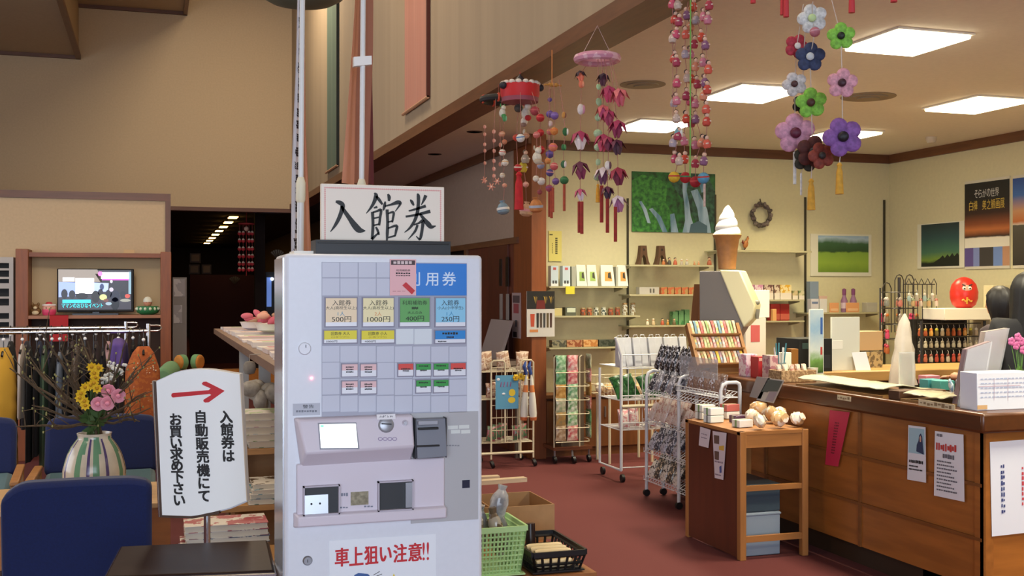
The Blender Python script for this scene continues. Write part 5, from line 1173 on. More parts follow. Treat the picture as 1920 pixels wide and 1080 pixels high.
# ------------------------------------------------------------------ basket rack with blue card left of the post
dY = 9.25; dx0, dx1 = PY(905,800,dY).x-.12, PY(1000,800,dY).x
dr = thing('wire_basket_rack', 'cream wire basket rack on casters with a blue card, before the timber post', 'rack', ((dx0+dx1)/2, dY+.2, 0)); dro = dr.location.copy()
fx0 = PY(921,800,dY).x; zt2 = PY(950,676,dY).z; zb2 = PY(950,830,dY).z
for xa, xb in ((fx0, PY(947,800,dY).x), (PY(976,800,dY).x, dx1)):
    b = MB(WIREC); b.tube([(xa,dY,.08),(xa,dY,zt2-.02),(xa+.02,dY,zt2),(xb-.02,dY,zt2),(xb,dY,zt2-.02),(xb,dY,zb2 if xb < dx1 else .08)], .0085, 8); b.build('hoop', dr, loc=dro)
b = MB(WIREC)
for k in range(9): x = fx0+(dx1-fx0)*k/8; b.tube([(x,dY,zt2-.06),(x,dY,zb2)], .0025, 4)
for z in [zt2-.06-(zt2-.06-zb2)*k/6 for k in range(7)]: b.tube([(fx0,dY,z),(dx1,dY,z)], .0035, 5)
b.tube([(dx0-.1,dY,.13),(dx1,dY,.13)], .012, 8)
b.build('wire_front', dr, loc=dro, smooth=0)
zsh = [zt2-.10, (zt2+zb2)/2+.02, zb2]
for z in zsh:
    b = MB(WIREC)
    for k in range(8): y = dY+.01+.38*k/7; b.tube([(dx0-.1,y,z),(dx1,y,z)], .003, 4)
    for x in (dx0-.1, dx1): b.tube([(x,dY,z),(x,dY+.4,z)], .005, 5)
    b.build('wire_shelf', dr, loc=dro, smooth=0)
for x in (dx0-.1, dx1): MB(WIREC).tube([(x,dY+.4,.06),(x,dY+.4,zt2-.1)], .0085, 8).build('upright', dr, loc=dro)
for x in (fx0, dx1):
    for y in (dY+.0, dY+.38): MB(BLACK).lathe([(0,-.012),(.034,-.012),(.034,.012),(0,.012)], 14, (x+.01, y, .036), rot=(0,R(70),0)).build('caster', dr, loc=dro)
rows = [('#b08a72','#d8c2ac','top',zsh[0],11,.16),('#8a5a4a','#c8a890','middle',zsh[1],8,.13),('#a05a60','#5a7a5a','bottom',zsh[2],8,.13)]
for h, h2, nm, z, n_, ht in rows:
    for k in range(n_):
        place_pack((dx0-.04+(dx1-dx0)*k/(n_-1), dY+.07+.10*(k%3), z+.010), (rr.uniform(-.15,.05), rr.uniform(-.15,.15), rr.uniform(-.3,.3)), (.085,ht,.05), h, h2, 'snack_bag', f'clear topped snack bag in the {nm} basket of the cream wire rack', 'snack', f'snack bags in the {nm} basket of the cream rack')
a, c = PY(929,704,dY-.012), PY(972,766,dY-.012); cc = V((a.x+c.x)/2, dY-.012, c.z)
t = thing('blue_card', 'light blue card with yellow spot hung on the cream wire rack', 'card', cc)
MB(mat('#5c9cbf', .5)).box(a.x, c.x, dY-.0145, dY-.012, c.z, a.z).build('card', t, loc=cc)
b = MB(mat('#e3c63a', .5)); f_ = lambda u, v: V(a.x+(c.x-a.x)*u, dY-.016, a.z+(c.z-a.z)*v)
b.prism([(.030*math.cos(k*PI/8), .032*math.sin(k*PI/8)) for k in range(16)], f_(.72,.52), UX, UZ, (0,.0015,0)); b.prism([(.034*math.cos(k*PI/8), .026*math.sin(k*PI/8)) for k in range(16)], f_(.7,.74), UX, UZ, (0,.001,0)); b.build('yellow_spot', t, loc=cc)
b = MB(mat('#a05a8a', .5)); [b.tube([f_(.25+.14*k,.2), f_(.22+.14*k,.34)], .004, 4) for k in range(4)]; b.m(mat('#dfe6ee', .5)); b.sph(f_(.12,.12), (.016,.002,.012), 8, 4); b.sph(f_(.35,.55), (.016,.002,.01), 8, 4); b.build('print', t, loc=cc)
for i, (px, py) in enumerate(((967,708),(976,706),(985,709))):
    p = PY(px, py, dY-.03); b = MB(mat('#e8c02c', .6))
    for k in range(6): b.sph(p+V(.016*math.cos(k*PI/3), 0, .018*math.sin(k*PI/3)), (.013,.010,.013), 8, 6)
    b.m(mat('#b8841e', .6)).sph(p+V(0,-.008,0), .009, 8, 6); b.build('yellow_charm', loc=p, tags=(['left','middle','right'][i]+' one of three yellow flower charms above the blue card', 'charm', 'yellow charms on the cream rack'))
for i, (px, tilt) in enumerate(((984,R(8)),(998,R(-2)))):
    tp_, bt_ = PY(px+ (3 if i == 0 else -2), 700, dY-.055-.07*i), PY(px-(2 if i == 0 else -2), 788, dY-.055-.07*i)
    t = thing('hanging_pouch', ['long white and orange pouch hanging on the cream rack, behind the other','long white pouch with orange band hanging at the right of the cream rack'][i], 'pouch', tp_)
    b = MB(mat('#d6d2c8', .5)); d = bt_-tp_; pr_ = [(0,.006),(.15,.014),(.3,.02),(.55,.03),(.85,.034),(1,.026)]
    b.tube([tp_+d*f for f, r in pr_], [r for f, r in pr_], 12); b.build('pouch', t, loc=tp_)
    MB(mat('#cf7a3e', .5)).tube([tp_+d*.25, tp_+d*.4], [.0195,.0245], 12).build('band', t, loc=tp_); MB(mat('#b8653a', .5)).tube([tp_+d*.93, tp_+d*1.0], [.0335,.028], 12).build('end_band', t, loc=tp_)
    MB(mat('#2f4a8a', .5)).tube([tp_+V(0,0,-.01), tp_+V(-.02,0,.06), tp_+V(.0,.02,.10)], [.014,.018,.008], 8).build('blue_tie', t, loc=tp_)
# ------------------------------------------------------------------ turning rack of small packs
sY = 9.28; sx0, sx1 = PY(1040,800,sY).x, PY(1112,800,sY).x; sz0, sz1 = .17, PY(1075,668,sY).z
sp_ = thing('turning_rack', 'tall rack on casters with rows of green and red packs beside the post', 'rack', ((sx0+sx1)/2, sY+.14, 0)); spo = sp_.location.copy(); cxs = (sx0+sx1)/2
b = MB(mat('#6a3c20', .5)); b.box(sx0, sx1, sY+.02, sY+.30, .12, .15); b.build('base_board', sp_, loc=spo)
for x in (sx0+.02, sx1-.02, cxs):
    MB(BLACK).lathe([(0,-.012),(.034,-.012),(.034,.012),(0,.012)], 14, (x, sY+(.05 if x != cxs else -.0), .036), rot=(0,R(80),0)).build('caster', sp_, loc=spo)
    MB(STEEL).tube([(x,sY+(.05 if x != cxs else .03),.06),(x,sY+.05,.13)], .01, 6).build('fork', sp_, loc=spo)
b = MB(mat('#5a4a38', .5)); b.box(cxs-.10, cxs+.12, sY+.06, sY+.26, .15, sz1); b.build('core', sp_, loc=spo)
b = MB(WIREC); xs_ = (sx0, cxs-.005, sx1-.06)
for x in (sx0, cxs+.06): b.tube([(x,sY+.015,.15),(x,sY+.015,sz1-.01),(x+.02,sY+.015,sz1+.01)], .006, 6)
for k in range(6):
    z = .20+(sz1-.22)*k/6; b.tube([(sx0,sY-.03,z),(sx1-.05,sY-.03,z),(sx1,sY+.1,z),(sx1,sY+.28,z)], .004, 5)
b.build('wire_holders', sp_, loc=spo, smooth=0)
pal2 = [('#8a6a4a','#c8b49a'),('#c23a4a','#e0d0c0'),('#b0894e','#8a7a5a'),('#5aa05a','#d8e0cc'),('#c8bfa8','#8a9a7a'),('#4f8a4a','#dfe3d6'),('#a9783a','#d0a868'),('#3f8a58','#c8d8c0'),('#3f7a4a','#8ab88a'),('#b8384a','#e0b8b4'),('#4a8a58','#b8d0b4'),('#c0505a','#dcc8c4')]
for k in range(6):
    z = .205+(sz1-.22)*k/6
    for cI in range(2):
        h, h2 = pal2[(k*2+cI) % 12]
        place_pack((sx0+.055+cI*.112, sY-.009, z+.004), (0, 0, rr.uniform(-.05,.05)), (.105,.145,.028), h, h2, 'herb_pack', f'small pack in row {["one","two","three","four","five","six"][k]} from the bottom of the turning rack, {"left" if cI == 0 else "right"} column', 'pack', 'packs on the turning rack', 30)
    h, h2 = pal2[(k*5+3) % 12]
    place_pack((sx1+.024, sY+.17, z+.004), (0, 0, R(90)), (.13,.145,.03), h, h2, 'herb_pack', f'pack on the right side of the turning rack, row {["one","two","three","four","five","six"][k]} from bottom', 'pack', 'packs on the turning rack', 30)
# ------------------------------------------------------------------ goods on the counter
def onc(px, py, Yg, z=CZT):
    """ground point on the counter top under a pixel, at depth Yg"""
    p = PY(px, py, Yg); p.z = z; return p
# soft-serve machine with its cone sign
e1 = V(math.cos(R(38)), -math.sin(R(38)), 0); e2 = V(math.sin(R(38)), math.cos(R(38)), 0)
ic = PY(1342, 600, 7.22); ic.z = CZT; d_ = ic.x*sth + ic.y*cth; s_ = d_/FOC
im = thing('soft_serve_machine', 'grey and cream soft serve machine with sloped front on the counter', 'ice cream machine', ic)
def prof2(px, py): return ((px-1342)*s_/math.cos(R(38)-0*TH)*.93, EYE-(py-PCY)*s_-CZT)
sidep = [prof2(*q) for q in ((1316,508),(1350,508),(1368,560),(1386,612),(1372,640),(1372,692),(1316,692))]
sidep = [(a, max(0.0, z)) for a, z in sidep]
b = MB(mat('#77716b', .45)); b.prism(sidep, ic - e2*.0, e1, UZ, e2*.30); b.build('body', im, loc=ic, bev=.006)
cov = [prof2(*q) for q in ((1348,506),(1380,507),(1404,572),(1400,596),(1386,614),(1366,560))]
b = MB(mat('#e9e2b4', .4)); b.prism(cov, ic - e2*.01, e1, UZ, e2*.32); b.build('front_cover', im, loc=ic, bev=.010)
b = MB(mat('#8d8a7a', .5)); k0 = ic + e1*cov[2][0] + UZ*(cov[2][1]+.02) + e2*.1; b.sph(k0, .02, 10, 8); b.tube([k0+V(0,0,-.05), k0+V(0,0,-.12)], [.02,.012], 10); b.build('dispenser', im, loc=ic)
b = MB(mat('#7a4a24', .5, kind='wood', noise=(4,.1))); 
b.hexa([V(CX0+.20,7.60,CZT),V(CX0+.225,7.60,CZT),V(CX0+.225,7.72,CZT),V(CX0+.20,7.72,CZT),V(CX0+.265,7.60,1.60),V(CX0+.29,7.60,1.60),V(CX0+.29,7.72,1.60),V(CX0+.265,7.72,1.60)])
b.build('wooden_board', loc=V(CX0+.24,7.65,CZT), tags=('dark wooden board leaning beside the soft serve machine', 'board'))
cn = PY(1352, 503, 7.22); top_z = CZT + max(z for a, z in sidep)
cn = V(cn.x + e2.x*.12, cn.y + e2.y*.12 - .05, top_z+.014); dC = cn.x*sth+cn.y*cth; kC = dC/FOC
csx = thing('soft_serve_cone', 'giant soft serve cone display with white swirl on the machine', 'display cone', cn)
b = MB(mat('#b07a44', .55, noise=(30,.08))); b.lathe([(16*kC,0),(17.5*kC,20*kC),(20*kC,40*kC),(22.5*kC,56*kC),(25.5*kC,60*kC),(27*kC,64*kC),(25*kC,66*kC),(0,66*kC)], 28, cn); b.build('cone', csx, loc=cn, smooth=.9)
b = MB(mat('#f1efe6', .35))
vs = []; n, kz = 28, 60
for i in range(kz+1):
    v = i/kz; z = (64+56*v)*kC
    for j in range(n):
        a = 2*PI*j/n; rad = 26*(1-v)**.62*(1+.0*v)
        ph = (v*3.2 - j/n) % 1.0; rr_ = rad*(.86+.16*math.sin(PI*ph)**.7)
        vs.append(cn + V(rr_*kC*math.cos(a)+2.0*kC*v*v, rr_*kC*math.sin(a), z+.0))
b.add(vs, [(i*n+j, i*n+(j+1)%n, (i+1)*n+(j+1)%n, (i+1)*n+j) for i in range(kz) for j in range(n)] + [tuple(range(n-1,-1,-1)), tuple(kz*n+j for j in range(n))]); b.build('swirl', csx, loc=cn, smooth=1.2)
# candy rack tilted towards the aisle
cr0 = PY(1352, 690, 6.88); cr0.z = 1.0
crk = thing('candy_rack', 'tilted wooden tray rack packed with colourful candy sticks on the counter', 'rack', cr0)
WDC = mat('#9a6a38', .5, kind='woodx', noise=(5,.1))
cw = .345; ch_ = .285; tl_ = .16
b = MB(WDC)
def cp(u, f, o=0.): return cr0 + UX*((u-.5)*cw*1.12+.01) + UY*(tl_*f) + UZ*(.02+ch_*f) + V(0,-.8*o,.6*o)
b.hexa([cp(0,0,-.01),cp(1,0,-.01),cp(1,0,.0),cp(0,0,.0),cp(0,1,-.01),cp(1,1,-.01),cp(1,1,0),cp(0,1,0)]); b.build('back_board', crk, loc=cr0)
for u in (0,1):
    b = MB(WDC); b.hexa([cp(u,0,-.01)+V(-.012,0,-.02),cp(u,0,-.01)+V(.012,0,-.02),cp(u,0,.03)+V(.012,0,0),cp(u,0,.03)+V(-.012,0,0),cp(u,1,-.01)+V(-.012,0,0),cp(u,1,-.01)+V(.012,0,0),cp(u,1,.03)+V(.012,0,0),cp(u,1,.03)+V(-.012,0,0)]); b.build('side_rail', crk, loc=cr0)
b = MB(WDC)
for f in (0.,.36,.70): b.hexa([cp(0,f,0),cp(1,f,0),cp(1,f,.035),cp(0,f,.035),cp(0,f,0)+V(0,0,.010),cp(1,f,0)+V(0,0,.010),cp(1,f,.035)+V(0,0,.010),cp(0,f,.035)+V(0,0,.010)])
b.build('divider', crk, loc=cr0)
b = MB(WDC); b.box(CX0+.02, cr0.x+.15, cr0.y+.02, cr0.y+tl_-.03, CZT+.001, 1.02); b.build('foot', crk, loc=cr0)
cand = ['#c9a08a','#b85a4a','#d8b04a','#8aa06a','#d8d2c8','#a9707a','#e0c8a0','#6a8a9a']
for r_ in range(3):
    for k in range(15):
        p = cp((k+1.15)/16.3, (.06,.42,.76)[r_], .017)
        place_pack(p, (R(-30), rr.uniform(-.04,.04), rr.uniform(-.05,.05)), (.023,(.093,.088,.105)[r_],.014), cand[(k*3+r_*2) % 8], cand[(k*5+r_*3+4) % 8], 'candy_stick', f'wrapped candy stick in the {["lowest","middle","top"][r_]} row of the tilted candy rack', 'candy', f'candy sticks in the {["lowest","middle","top"][r_]} row', 40)
# leaflets standing at the counter's aisle edge
for q, lb, h, dk in ((((1419,706),(1444,709),(1426,748),(1405,744)), 'plain grey leaflet at the counter edge below the candy rack', '#8f8a88', 0), (((1440,709),(1470,713),(1450,756),(1418,750)), 'leaflet with dark photo at the counter edge below the candy rack', '#a9a6a2', 1)):
    P = [PX(*k, CX0-.012) for k in q]; c = sum(P, V(0,0,0))/4; t = thing('leaflet', lb, 'leaflet', c); b = MB(mat(h, .5)); b.pad(P, (.004,0,0)); b.build('paper', t, loc=c)
    if dk:
        b = MB(mat('#4a5350', .5)); b.add([inq(P,u,v) for u,v in ((.05,.05),(.95,.05),(.95,.5),(.45,.55),(.4,.6),(.05,.6))], [tuple(range(6))]); b.m(mat('#8a8390', .5)).quad(inq(P,.5,.55),inq(P,.95,.52),inq(P,.95,.95),inq(P,.5,.95)); b.build('photo', t, loc=c, recalc=False, smooth=0)
def boxthing(name, px0, px1, py0, py1, Y, dp, h, label, cat, grp=None, h2=None, ns=10, face=None, z=CZT, bev=.003, rough=.45):
    x0, x1 = PY(px0, py1, Y).x, PY(px1, py1, Y).x; ht = PY(px0, py0, Y).z - PY(px0, py1, Y).z
    b = MB(mat(h, rough, kind='blotch' if h2 else None, noise=(ns,.1) if h2 else None, h2=h2)); b.box(x0, x1, Y, Y+dp, z, z+ht)
    if face:
        for (u0, v0, u1, v1, hh) in face: b.m(mat(hh, rough)).box(x0+(x1-x0)*u0, x0+(x1-x0)*u1, Y-.0015, Y, z+ht*(1-v1), z+ht*(1-v0))
    return b.build(name, loc=V((x0+x1)/2, Y+dp/2, z), bev=bev, tags=(label, cat, grp))
boxthing('sweets_box', 1399,1420,655,697,6.62,.1,'#c98aa0','pink striped sweets box right of the candy rack','box', h2='#e3d3d8', ns=30)
boxthing('sweets_box', 1422,1441,660,700,6.48,.1,'#b02a2e','red sweets box standing on the counter edge','box', face=[(.05,.05,.95,.2,'#d8a89a')])
boxthing('sweets_box', 1444,1459,656,702,6.33,.1,'#a9707a','dull pink box between the red box and the snack basket','box', h2='#c9a9a4', ns=26)
boxthing('white_sign_card', 1395,1443,548,600,7.57,.012,'#e9e4d4','white card standing behind the soft serve machine front','card', z=CZT+PY(1415,600,7.56).z-PY(1415,690,7.56).z+.001)
boxthing('card_stand', 1398,1436,600,690,7.56,.03,'#d9cfc0','pale card stand under the white card, right of soft serve machine','stand', face=[(.25,.15,.7,.5,'#c05a58')])
# pen holder with white sticks
p = onc(1462, 690, 6.5); t = thing('pen_holder', 'clear pen holder with white sticks and teal pens on the counter', 'pen holder', p)
b = MB(mat('#8aa0a4', .15, alpha=.5)); b.lathe([(.035,0),(.042,.10),(.039,.10),(.033,.006),(0,.006)], 18, p); b.build('cup', t, loc=p)
for k in range(9):
    a = k*.7; MB(mat(['#e8e8e2','#dfe2dc','#3f7f8a'][k % 3], .4)).tube([p+V(.02*math.cos(a),.02*math.sin(a),.01), p+V(.042*math.cos(a)+.004,.03*math.sin(a),.17+.03*(k%3))], .005, 6).build('stick', t, loc=p)
boxthing('white_carton', 1472,1484,645,690,6.55,.06,'#dfe6d2','small white carton right of the pen holder','carton')
boxthing('brown_tube_box', 1484,1497,640,690,6.62,.06,'#8a5a22','narrow brown box right of the small white carton','box')
# basket of small packs
p0, p1 = PY(1464, 700, 6.12), PY(1531, 700, 6.12); bp = V((p0.x+p1.x)/2, 6.19, CZT)
t = thing('snack_basket', 'pale woven basket of small wrapped snacks on the counter top', 'basket', bp); w2 = (p1.x-p0.x)/2
b = MB(mat('#b09068', .7, kind='blotch', noise=(60,.1), h2='#8a6a48')); b.box(bp.x-w2, bp.x+w2, 6.12, 6.128, CZT, CZT+.075); b.box(bp.x-w2, bp.x+w2, 6.26, 6.268, CZT, CZT+.075); b.box(bp.x-w2, bp.x-w2+.008, 6.12, 6.268, CZT, CZT+.075); b.box(bp.x+w2-.008, bp.x+w2, 6.12, 6.268, CZT, CZT+.075); b.box(bp.x-w2, bp.x+w2, 6.12, 6.268, CZT, CZT+.006); b.build('basket', t, loc=bp, bev=.003)
for k in range(10): place_pack((bp.x-w2+.025+(2*w2-.05)*k/9, 6.17+.05*(k%2), CZT+.02), (R(-8), rr.uniform(-.05,.05), rr.uniform(-.1,.1)), (.03,.09,.02), ['#c9a08a','#b85a4a','#d8c8a0'][k%3], '#e6e0d4', 'mini_pack', 'small wrapped snack in the pale woven counter basket', 'snack', 'snacks in the counter basket', 40)
# register, standee, white panel
boxthing('cash_register', 1498,1560,628,690,6.88,.30,'#17191a','black cash register behind the blue green standee','cash register', face=[(.1,.12,.45,.3,'#3f5a55'),(.55,.5,.95,.9,'#2a2c2e')], bev=.01)
x0, x1 = PY(1519,670,6.70).x, PY(1543,670,6.70).x; zt2 = PY(1530,581,6.7).z
t = thing('standee', 'tall standee card with blue sky and green grass on the counter', 'sign', V((x0+x1)/2, 6.7, CZT))
MB(mat('#e0e4d8', .4)).box(x0-.006, x1+.006, 6.70, 6.71, CZT, zt2+.006).build('frame', t, loc=t.location.copy())
GM = gradient_mat('standee_print', [(0,'#2f4a1e'),(.22,'#6f9a4a'),(.38,'#c8d2cc'),(.7,'#8fb0c8'),(1,'#b8cad0')], 2, 0, zt2-CZT, noise=.25, nscale=20)
b = MB(GM); b.box(x0, x1, 6.697, 6.70, CZT+.008, zt2); b.m(mat('#3a5fa0', .5)).box(x1-.022, x1-.006, 6.695, 6.697, CZT+(zt2-CZT)*.62, CZT+(zt2-CZT)*.88); b.m(mat('#b03a32', .5)).box(x1-.022, x1-.008, 6.695, 6.697, CZT+(zt2-CZT)*.3, CZT+(zt2-CZT)*.42); b.build('print', t, loc=t.location.copy())
p = onc(1524, 668, 6.62); MB(mat('#d8d4c4', .3)).lathe([(.03,0),(.036,.05),(.033,.05),(.028,.006),(0,.006)], 18, p).build('white_cup', loc=p, tags=('small white cup before the blue green standee', 'cup'))
boxthing('blank_sign', 1560,1612,588,688,6.95,.02,'#d6d8cc','plain white panel standing on the rear counter, beside the register','panel', face=[(.0,.44,.38,.6,'#e8e8de')])
boxthing('wrapped_roll_box', 1612,1655,614,650,7.12,.14,'#b89a72','beige box on the rear counter right of white panel','box', z=CZT+.13, face=None)
boxthing('goods_tray', 1612,1655,650,680,7.12,.16,'#6a5a42','brown tray of small goods under the beige box','tray', h2='#a9946a', ns=40)
# white price card bent over the counter
P = [PY(*q, 6.9) for q in ((1600,661),(1627,660),(1633,702),(1605,703))]
b = MB(mat('#e2e6ee', .4)); b.pad([V(q.x, q.y+.02*i_, q.z if i_ else CZT) for i_, q in zip((1,1,0,0), P)], (0,.0015,0)); o = b.build('price_card', loc=V(P[3].x, 6.9, CZT), tags=('small bluish white price card standing on the counter, left of the plastic bag', 'card'))
# clear plastic-covered trays with glossy sheets
def tray(name, px0, px1, py0, py1, label, h, hgt):
    X0 = CX0+.03; y1, y0 = PX(px0, 700, X0).y, PX(px1, 700, X0).y; t = thing(name, label, 'tray', V(X0+.17, (y0+y1)/2, CZT))
    b = MB(mat('#8f6a3a', .5)); b.box(X0, X0+.36, y0, y1, CZT, CZT+.012); b.build('tray', t, loc=t.location.copy())
    b = MB(mat(h, .12)); rr2 = random.Random(int(px0))
    b.sheet(lambda u, v: V(X0+.01+.34*u, y0+.01+(y1-y0-.02)*v, CZT+.014+hgt*(.4+.6*math.sin(PI*min(1,u*1.3+.05))**.6)+rr2.uniform(0,.006)), 8, 14, (0,0,-.004)); b.build('glossy_sheet', t, loc=t.location.copy())
    return X0, y0, y1
tray('display_tray', 1492,1655,724,745, 'long counter tray covered with glossy pale plastic sheet', '#d3d3b2', .05)
X0, y0, y1 = tray('display_tray', 1688,1768,732,765, 'second glossy covered counter tray right of the clear stand', '#bdb69a', .04)
b = MB(mat('#4a2c12', .6)); b.box(X0-.0, X0+.3, y1+.01, y1+.10, CZT, CZT+.05); b.build('wooden_block', loc=V(X0+.15, y1+.05, CZT), bev=.004, tags=('brown wooden block between the two glossy trays', 'block'))
for i, (pa, pb_) in enumerate(((1558,1600),(1722,1790))):
    P = [PX(pa, 742 if i == 0 else 759, CX0-.003), PX(pb_, 750 if i == 0 else 770, CX0-.003)]
    P = [PX(*q, CX0-.003) for q in (((1570,740),(1595,744),(1595,753),(1570,749)) if i == 0 else ((1722,746+2),(1790,757+2),(1790,770),(1722,760)))]
    c = sum(P, V(0,0,0))/4; t = thing('price_strip', ['short row of cream price labels on the counter edge','long row of cream price labels on the counter edge below second tray'][i], 'price label', c)
    b = MB(mat('#d6c8a2', .5)); b.pad(P, (.0025,0,0)); b.build('strip', t, loc=c); b = MB(mat('#8a7452', .5)); lines(b, P, [(.15,.85,.05,.95,5 if i == 0 else 9)], V(-.001,0,0), .5); b.build('print', t, loc=c, recalc=False, smooth=0)
# clear upright stand and the white plastic bag
p = onc(1700, 712, 5.35); t = thing('acrylic_stand', 'clear upright acrylic stand holding a green brown card on the counter', 'stand', p)
zt2 = PY(1700, 660, 5.35).z; x0, x1 = PY(1686,700,5.35).x, PY(1715,700,5.35).x
MB(mat('#d8dcda', .1, alpha=.4)).box(x0, x1, 5.35, 5.356, CZT, zt2).build('acrylic', t, loc=p); b = MB(mat('#7a7a52', .5, kind='blotch', noise=(12,.1), h2='#a06a42')); b.box(x0+.01, x1-.01, 5.358, 5.362, CZT+.0, zt2-.01); b.build('card', t, loc=p)
p = onc(1693, 690, 5.75); zt2 = PY(1697, 588, 5.75).z; 
b = MB(mat('#cfc4b6', .25, noise=(12,.05), alpha=.8)); hgt = zt2-CZT; rr2 = random.Random(4)
n, k = 16, 8; vs = []
for i in range(k+1):
    v = i/k; w_ = .082*(1-v)**.5+.006
    for j in range(n): a = 2*PI*j/n; q = 1+rr2.uniform(-.13,.13); vs.append(p+V(w_*q*math.cos(a)+.012*v, w_*.7*q*math.sin(a), hgt*v))
b.add(vs, [(i*n+j, i*n+(j+1)%n, (i+1)*n+(j+1)%n, (i+1)*n+j) for i in range(k) for j in range(n)] + [tuple(range(n-1,-1,-1)), tuple(k*n+j for j in range(n))]); b.build('plastic_bag', loc=p, smooth=.5, tags=('pointed whitish plastic bag standing on the counter like a tent', 'bag'))
# small goods around: teal tubs, coin bank, white desk box
for i, (px, Y, h, lb) in enumerate(((1745,5.5,'#3f8a8e','teal box on the counter behind the second tray, left one'),(1768,5.4,'#4a9a94','teal box on the counter behind the second tray, right one'),(1742,5.75,'#c07a86','pink box on the counter behind the teal boxes'))):
    p = onc(px, 700, Y); b = MB(mat(h, .4)); b.obox(p+V(0,0,.028), (.10,.08,.055)); b.build('small_box', loc=p, bev=.003, tags=(lb, 'box'))
for i in range(4):
    p = onc(1770+14*i, 720, 5.08-.05*i); place_pack((p.x+.06, p.y, CZT+.004), (R(-12), R(0), R(40)), (.05,.09,.025), '#7f9fc0', '#c8d4de', 'blue_sweets_bag', ['leftmost blue sweets bag behind the second tray','second blue sweets bag behind the second tray','third blue sweets bag behind the second tray','rightmost blue sweets bag behind the second tray'][i], 'sweets', 'blue sweets bags on the counter')
# brochure holders, ticket box, flowers near the counter corner
for i, (q, lb, h) in enumerate(((((1812,655),(1858,640),(1838,752),(1792,760)),'clear holder of mauve leaflets leaning at the counter corner','#8f7a80'),(((1846,622),(1890,615),(1862,740),(1822,742)),'tall clear holder of grey brochures behind the mauve leaflets','#a99a94'))):
    Y = (4.60, 4.78)[i]; P = [PY(*k, Y) for k in q]
    for k in (2,3): P[k].z = CZT
    c = (P[2]+P[3])/2; t = thing('brochure_holder', lb, 'brochure holder', c)
    b = MB(mat(h, .35, kind='drape', noise=(3,.15))); b.pad(P, (.0,.03,0)); b.build('brochures', t, loc=c)
    b = MB(mat('#cfd2da', .1, alpha=.35)); b.pad([p_+V(0,-.012,0) for p_ in P], (0,.004,0)); b.m(mat('#cfdcf0', .2)).tube([P[3]+V(.01,-.014,0), P[3].lerp(P[0],.45)+V(.01,-.014,0)], .0035, 5); b.build('acrylic_front', t, loc=c)
x0, x1 = PY(1832,745,4.40).x, PY(1935,745,4.40).x; z1 = PY(1880,698,4.40).z
t = thing('ticket_box', 'white box with faint printed lines standing on the counter corner', 'box', V((x0+x1)/2, 4.45, CZT))
MB(mat('#dfe3ee', .4)).box(x0, x1, 4.40, 4.52, CZT, z1).build('box', t, loc=t.location.copy(), bev=.003)
b = MB(mat('#c3a9b8', .5)); P = [V(x0,4.399,z1),V(x1,4.399,z1),V(x1,4.399,CZT),V(x0,4.399,CZT)]; lines(b, P, [(.1,.8,.3,.31,1),(.1,.8,.55,.56,1),(.35,.37,.02,.98,1)], V(0,-.001,0)); b.m(mat('#a9b4d0', .5)); lines(b, P, [(.15+.12*k,.18+.12*k,.06,.9,12) for k in range(5)], V(0,-.0008,0)); b.m(mat('#d0a878', .5)); lines(b, P, [(.84,.98,.0,.28,1)], V(0,-.001,0)); b.build('print', t, loc=t.location.copy(), recalc=False, smooth=0)
boxthing('stacked_forms', 1880,1912,652,700,4.75,.14,'#d3d8da','stack of pale forms behind the white box at the corner','forms', face=[(0,.3,1,.34,'#a8b4b4'),(0,.6,1,.64,'#a8b4b4')])
p = onc(1912, 700, 4.66); t = thing('potted_flowers', 'pink flowers with green leaves at the right frame edge', 'flowers', p)
MB(mat('#b8b4ac', .4)).lathe([(.04,0),(.05,.08),(.046,.08),(.036,.006),(0,.006)], 16, p).build('pot', t, loc=p)
b = MB(mat('#5f8a3a', .6))
for k in range(12):
    a = k*PI/6; d = V(math.cos(a)*.06, math.sin(a)*.05, .07+.03*(k%3)); s2 = V(-math.sin(a),math.cos(a),0)*.016; q = p+V(0,0,.07); b.add([q, q+d*.6+s2, q+d, q+d*.6-s2], [(0,1,2,3)])
b.build('leaves', t, loc=p, recalc=False)
for k, (px, py) in enumerate(((1896,640),(1905,648),(1914,640),(1918,656),(1908,632),(1922,640))):
    q = PY(px, py, 4.66); b = MB(mat('#c9669a', .6))
    for a in range(5): b.sph(q+V(.012*math.cos(a*1.256), -.002, .012*math.sin(a*1.256)), (.012,.006,.012), 8, 5)
    b.m(mat('#5f8a3a', .6)).tube([q+V(0,.004,0), p+V(0,0,.08)], .002, 4); b.build('bloom', t, loc=p)
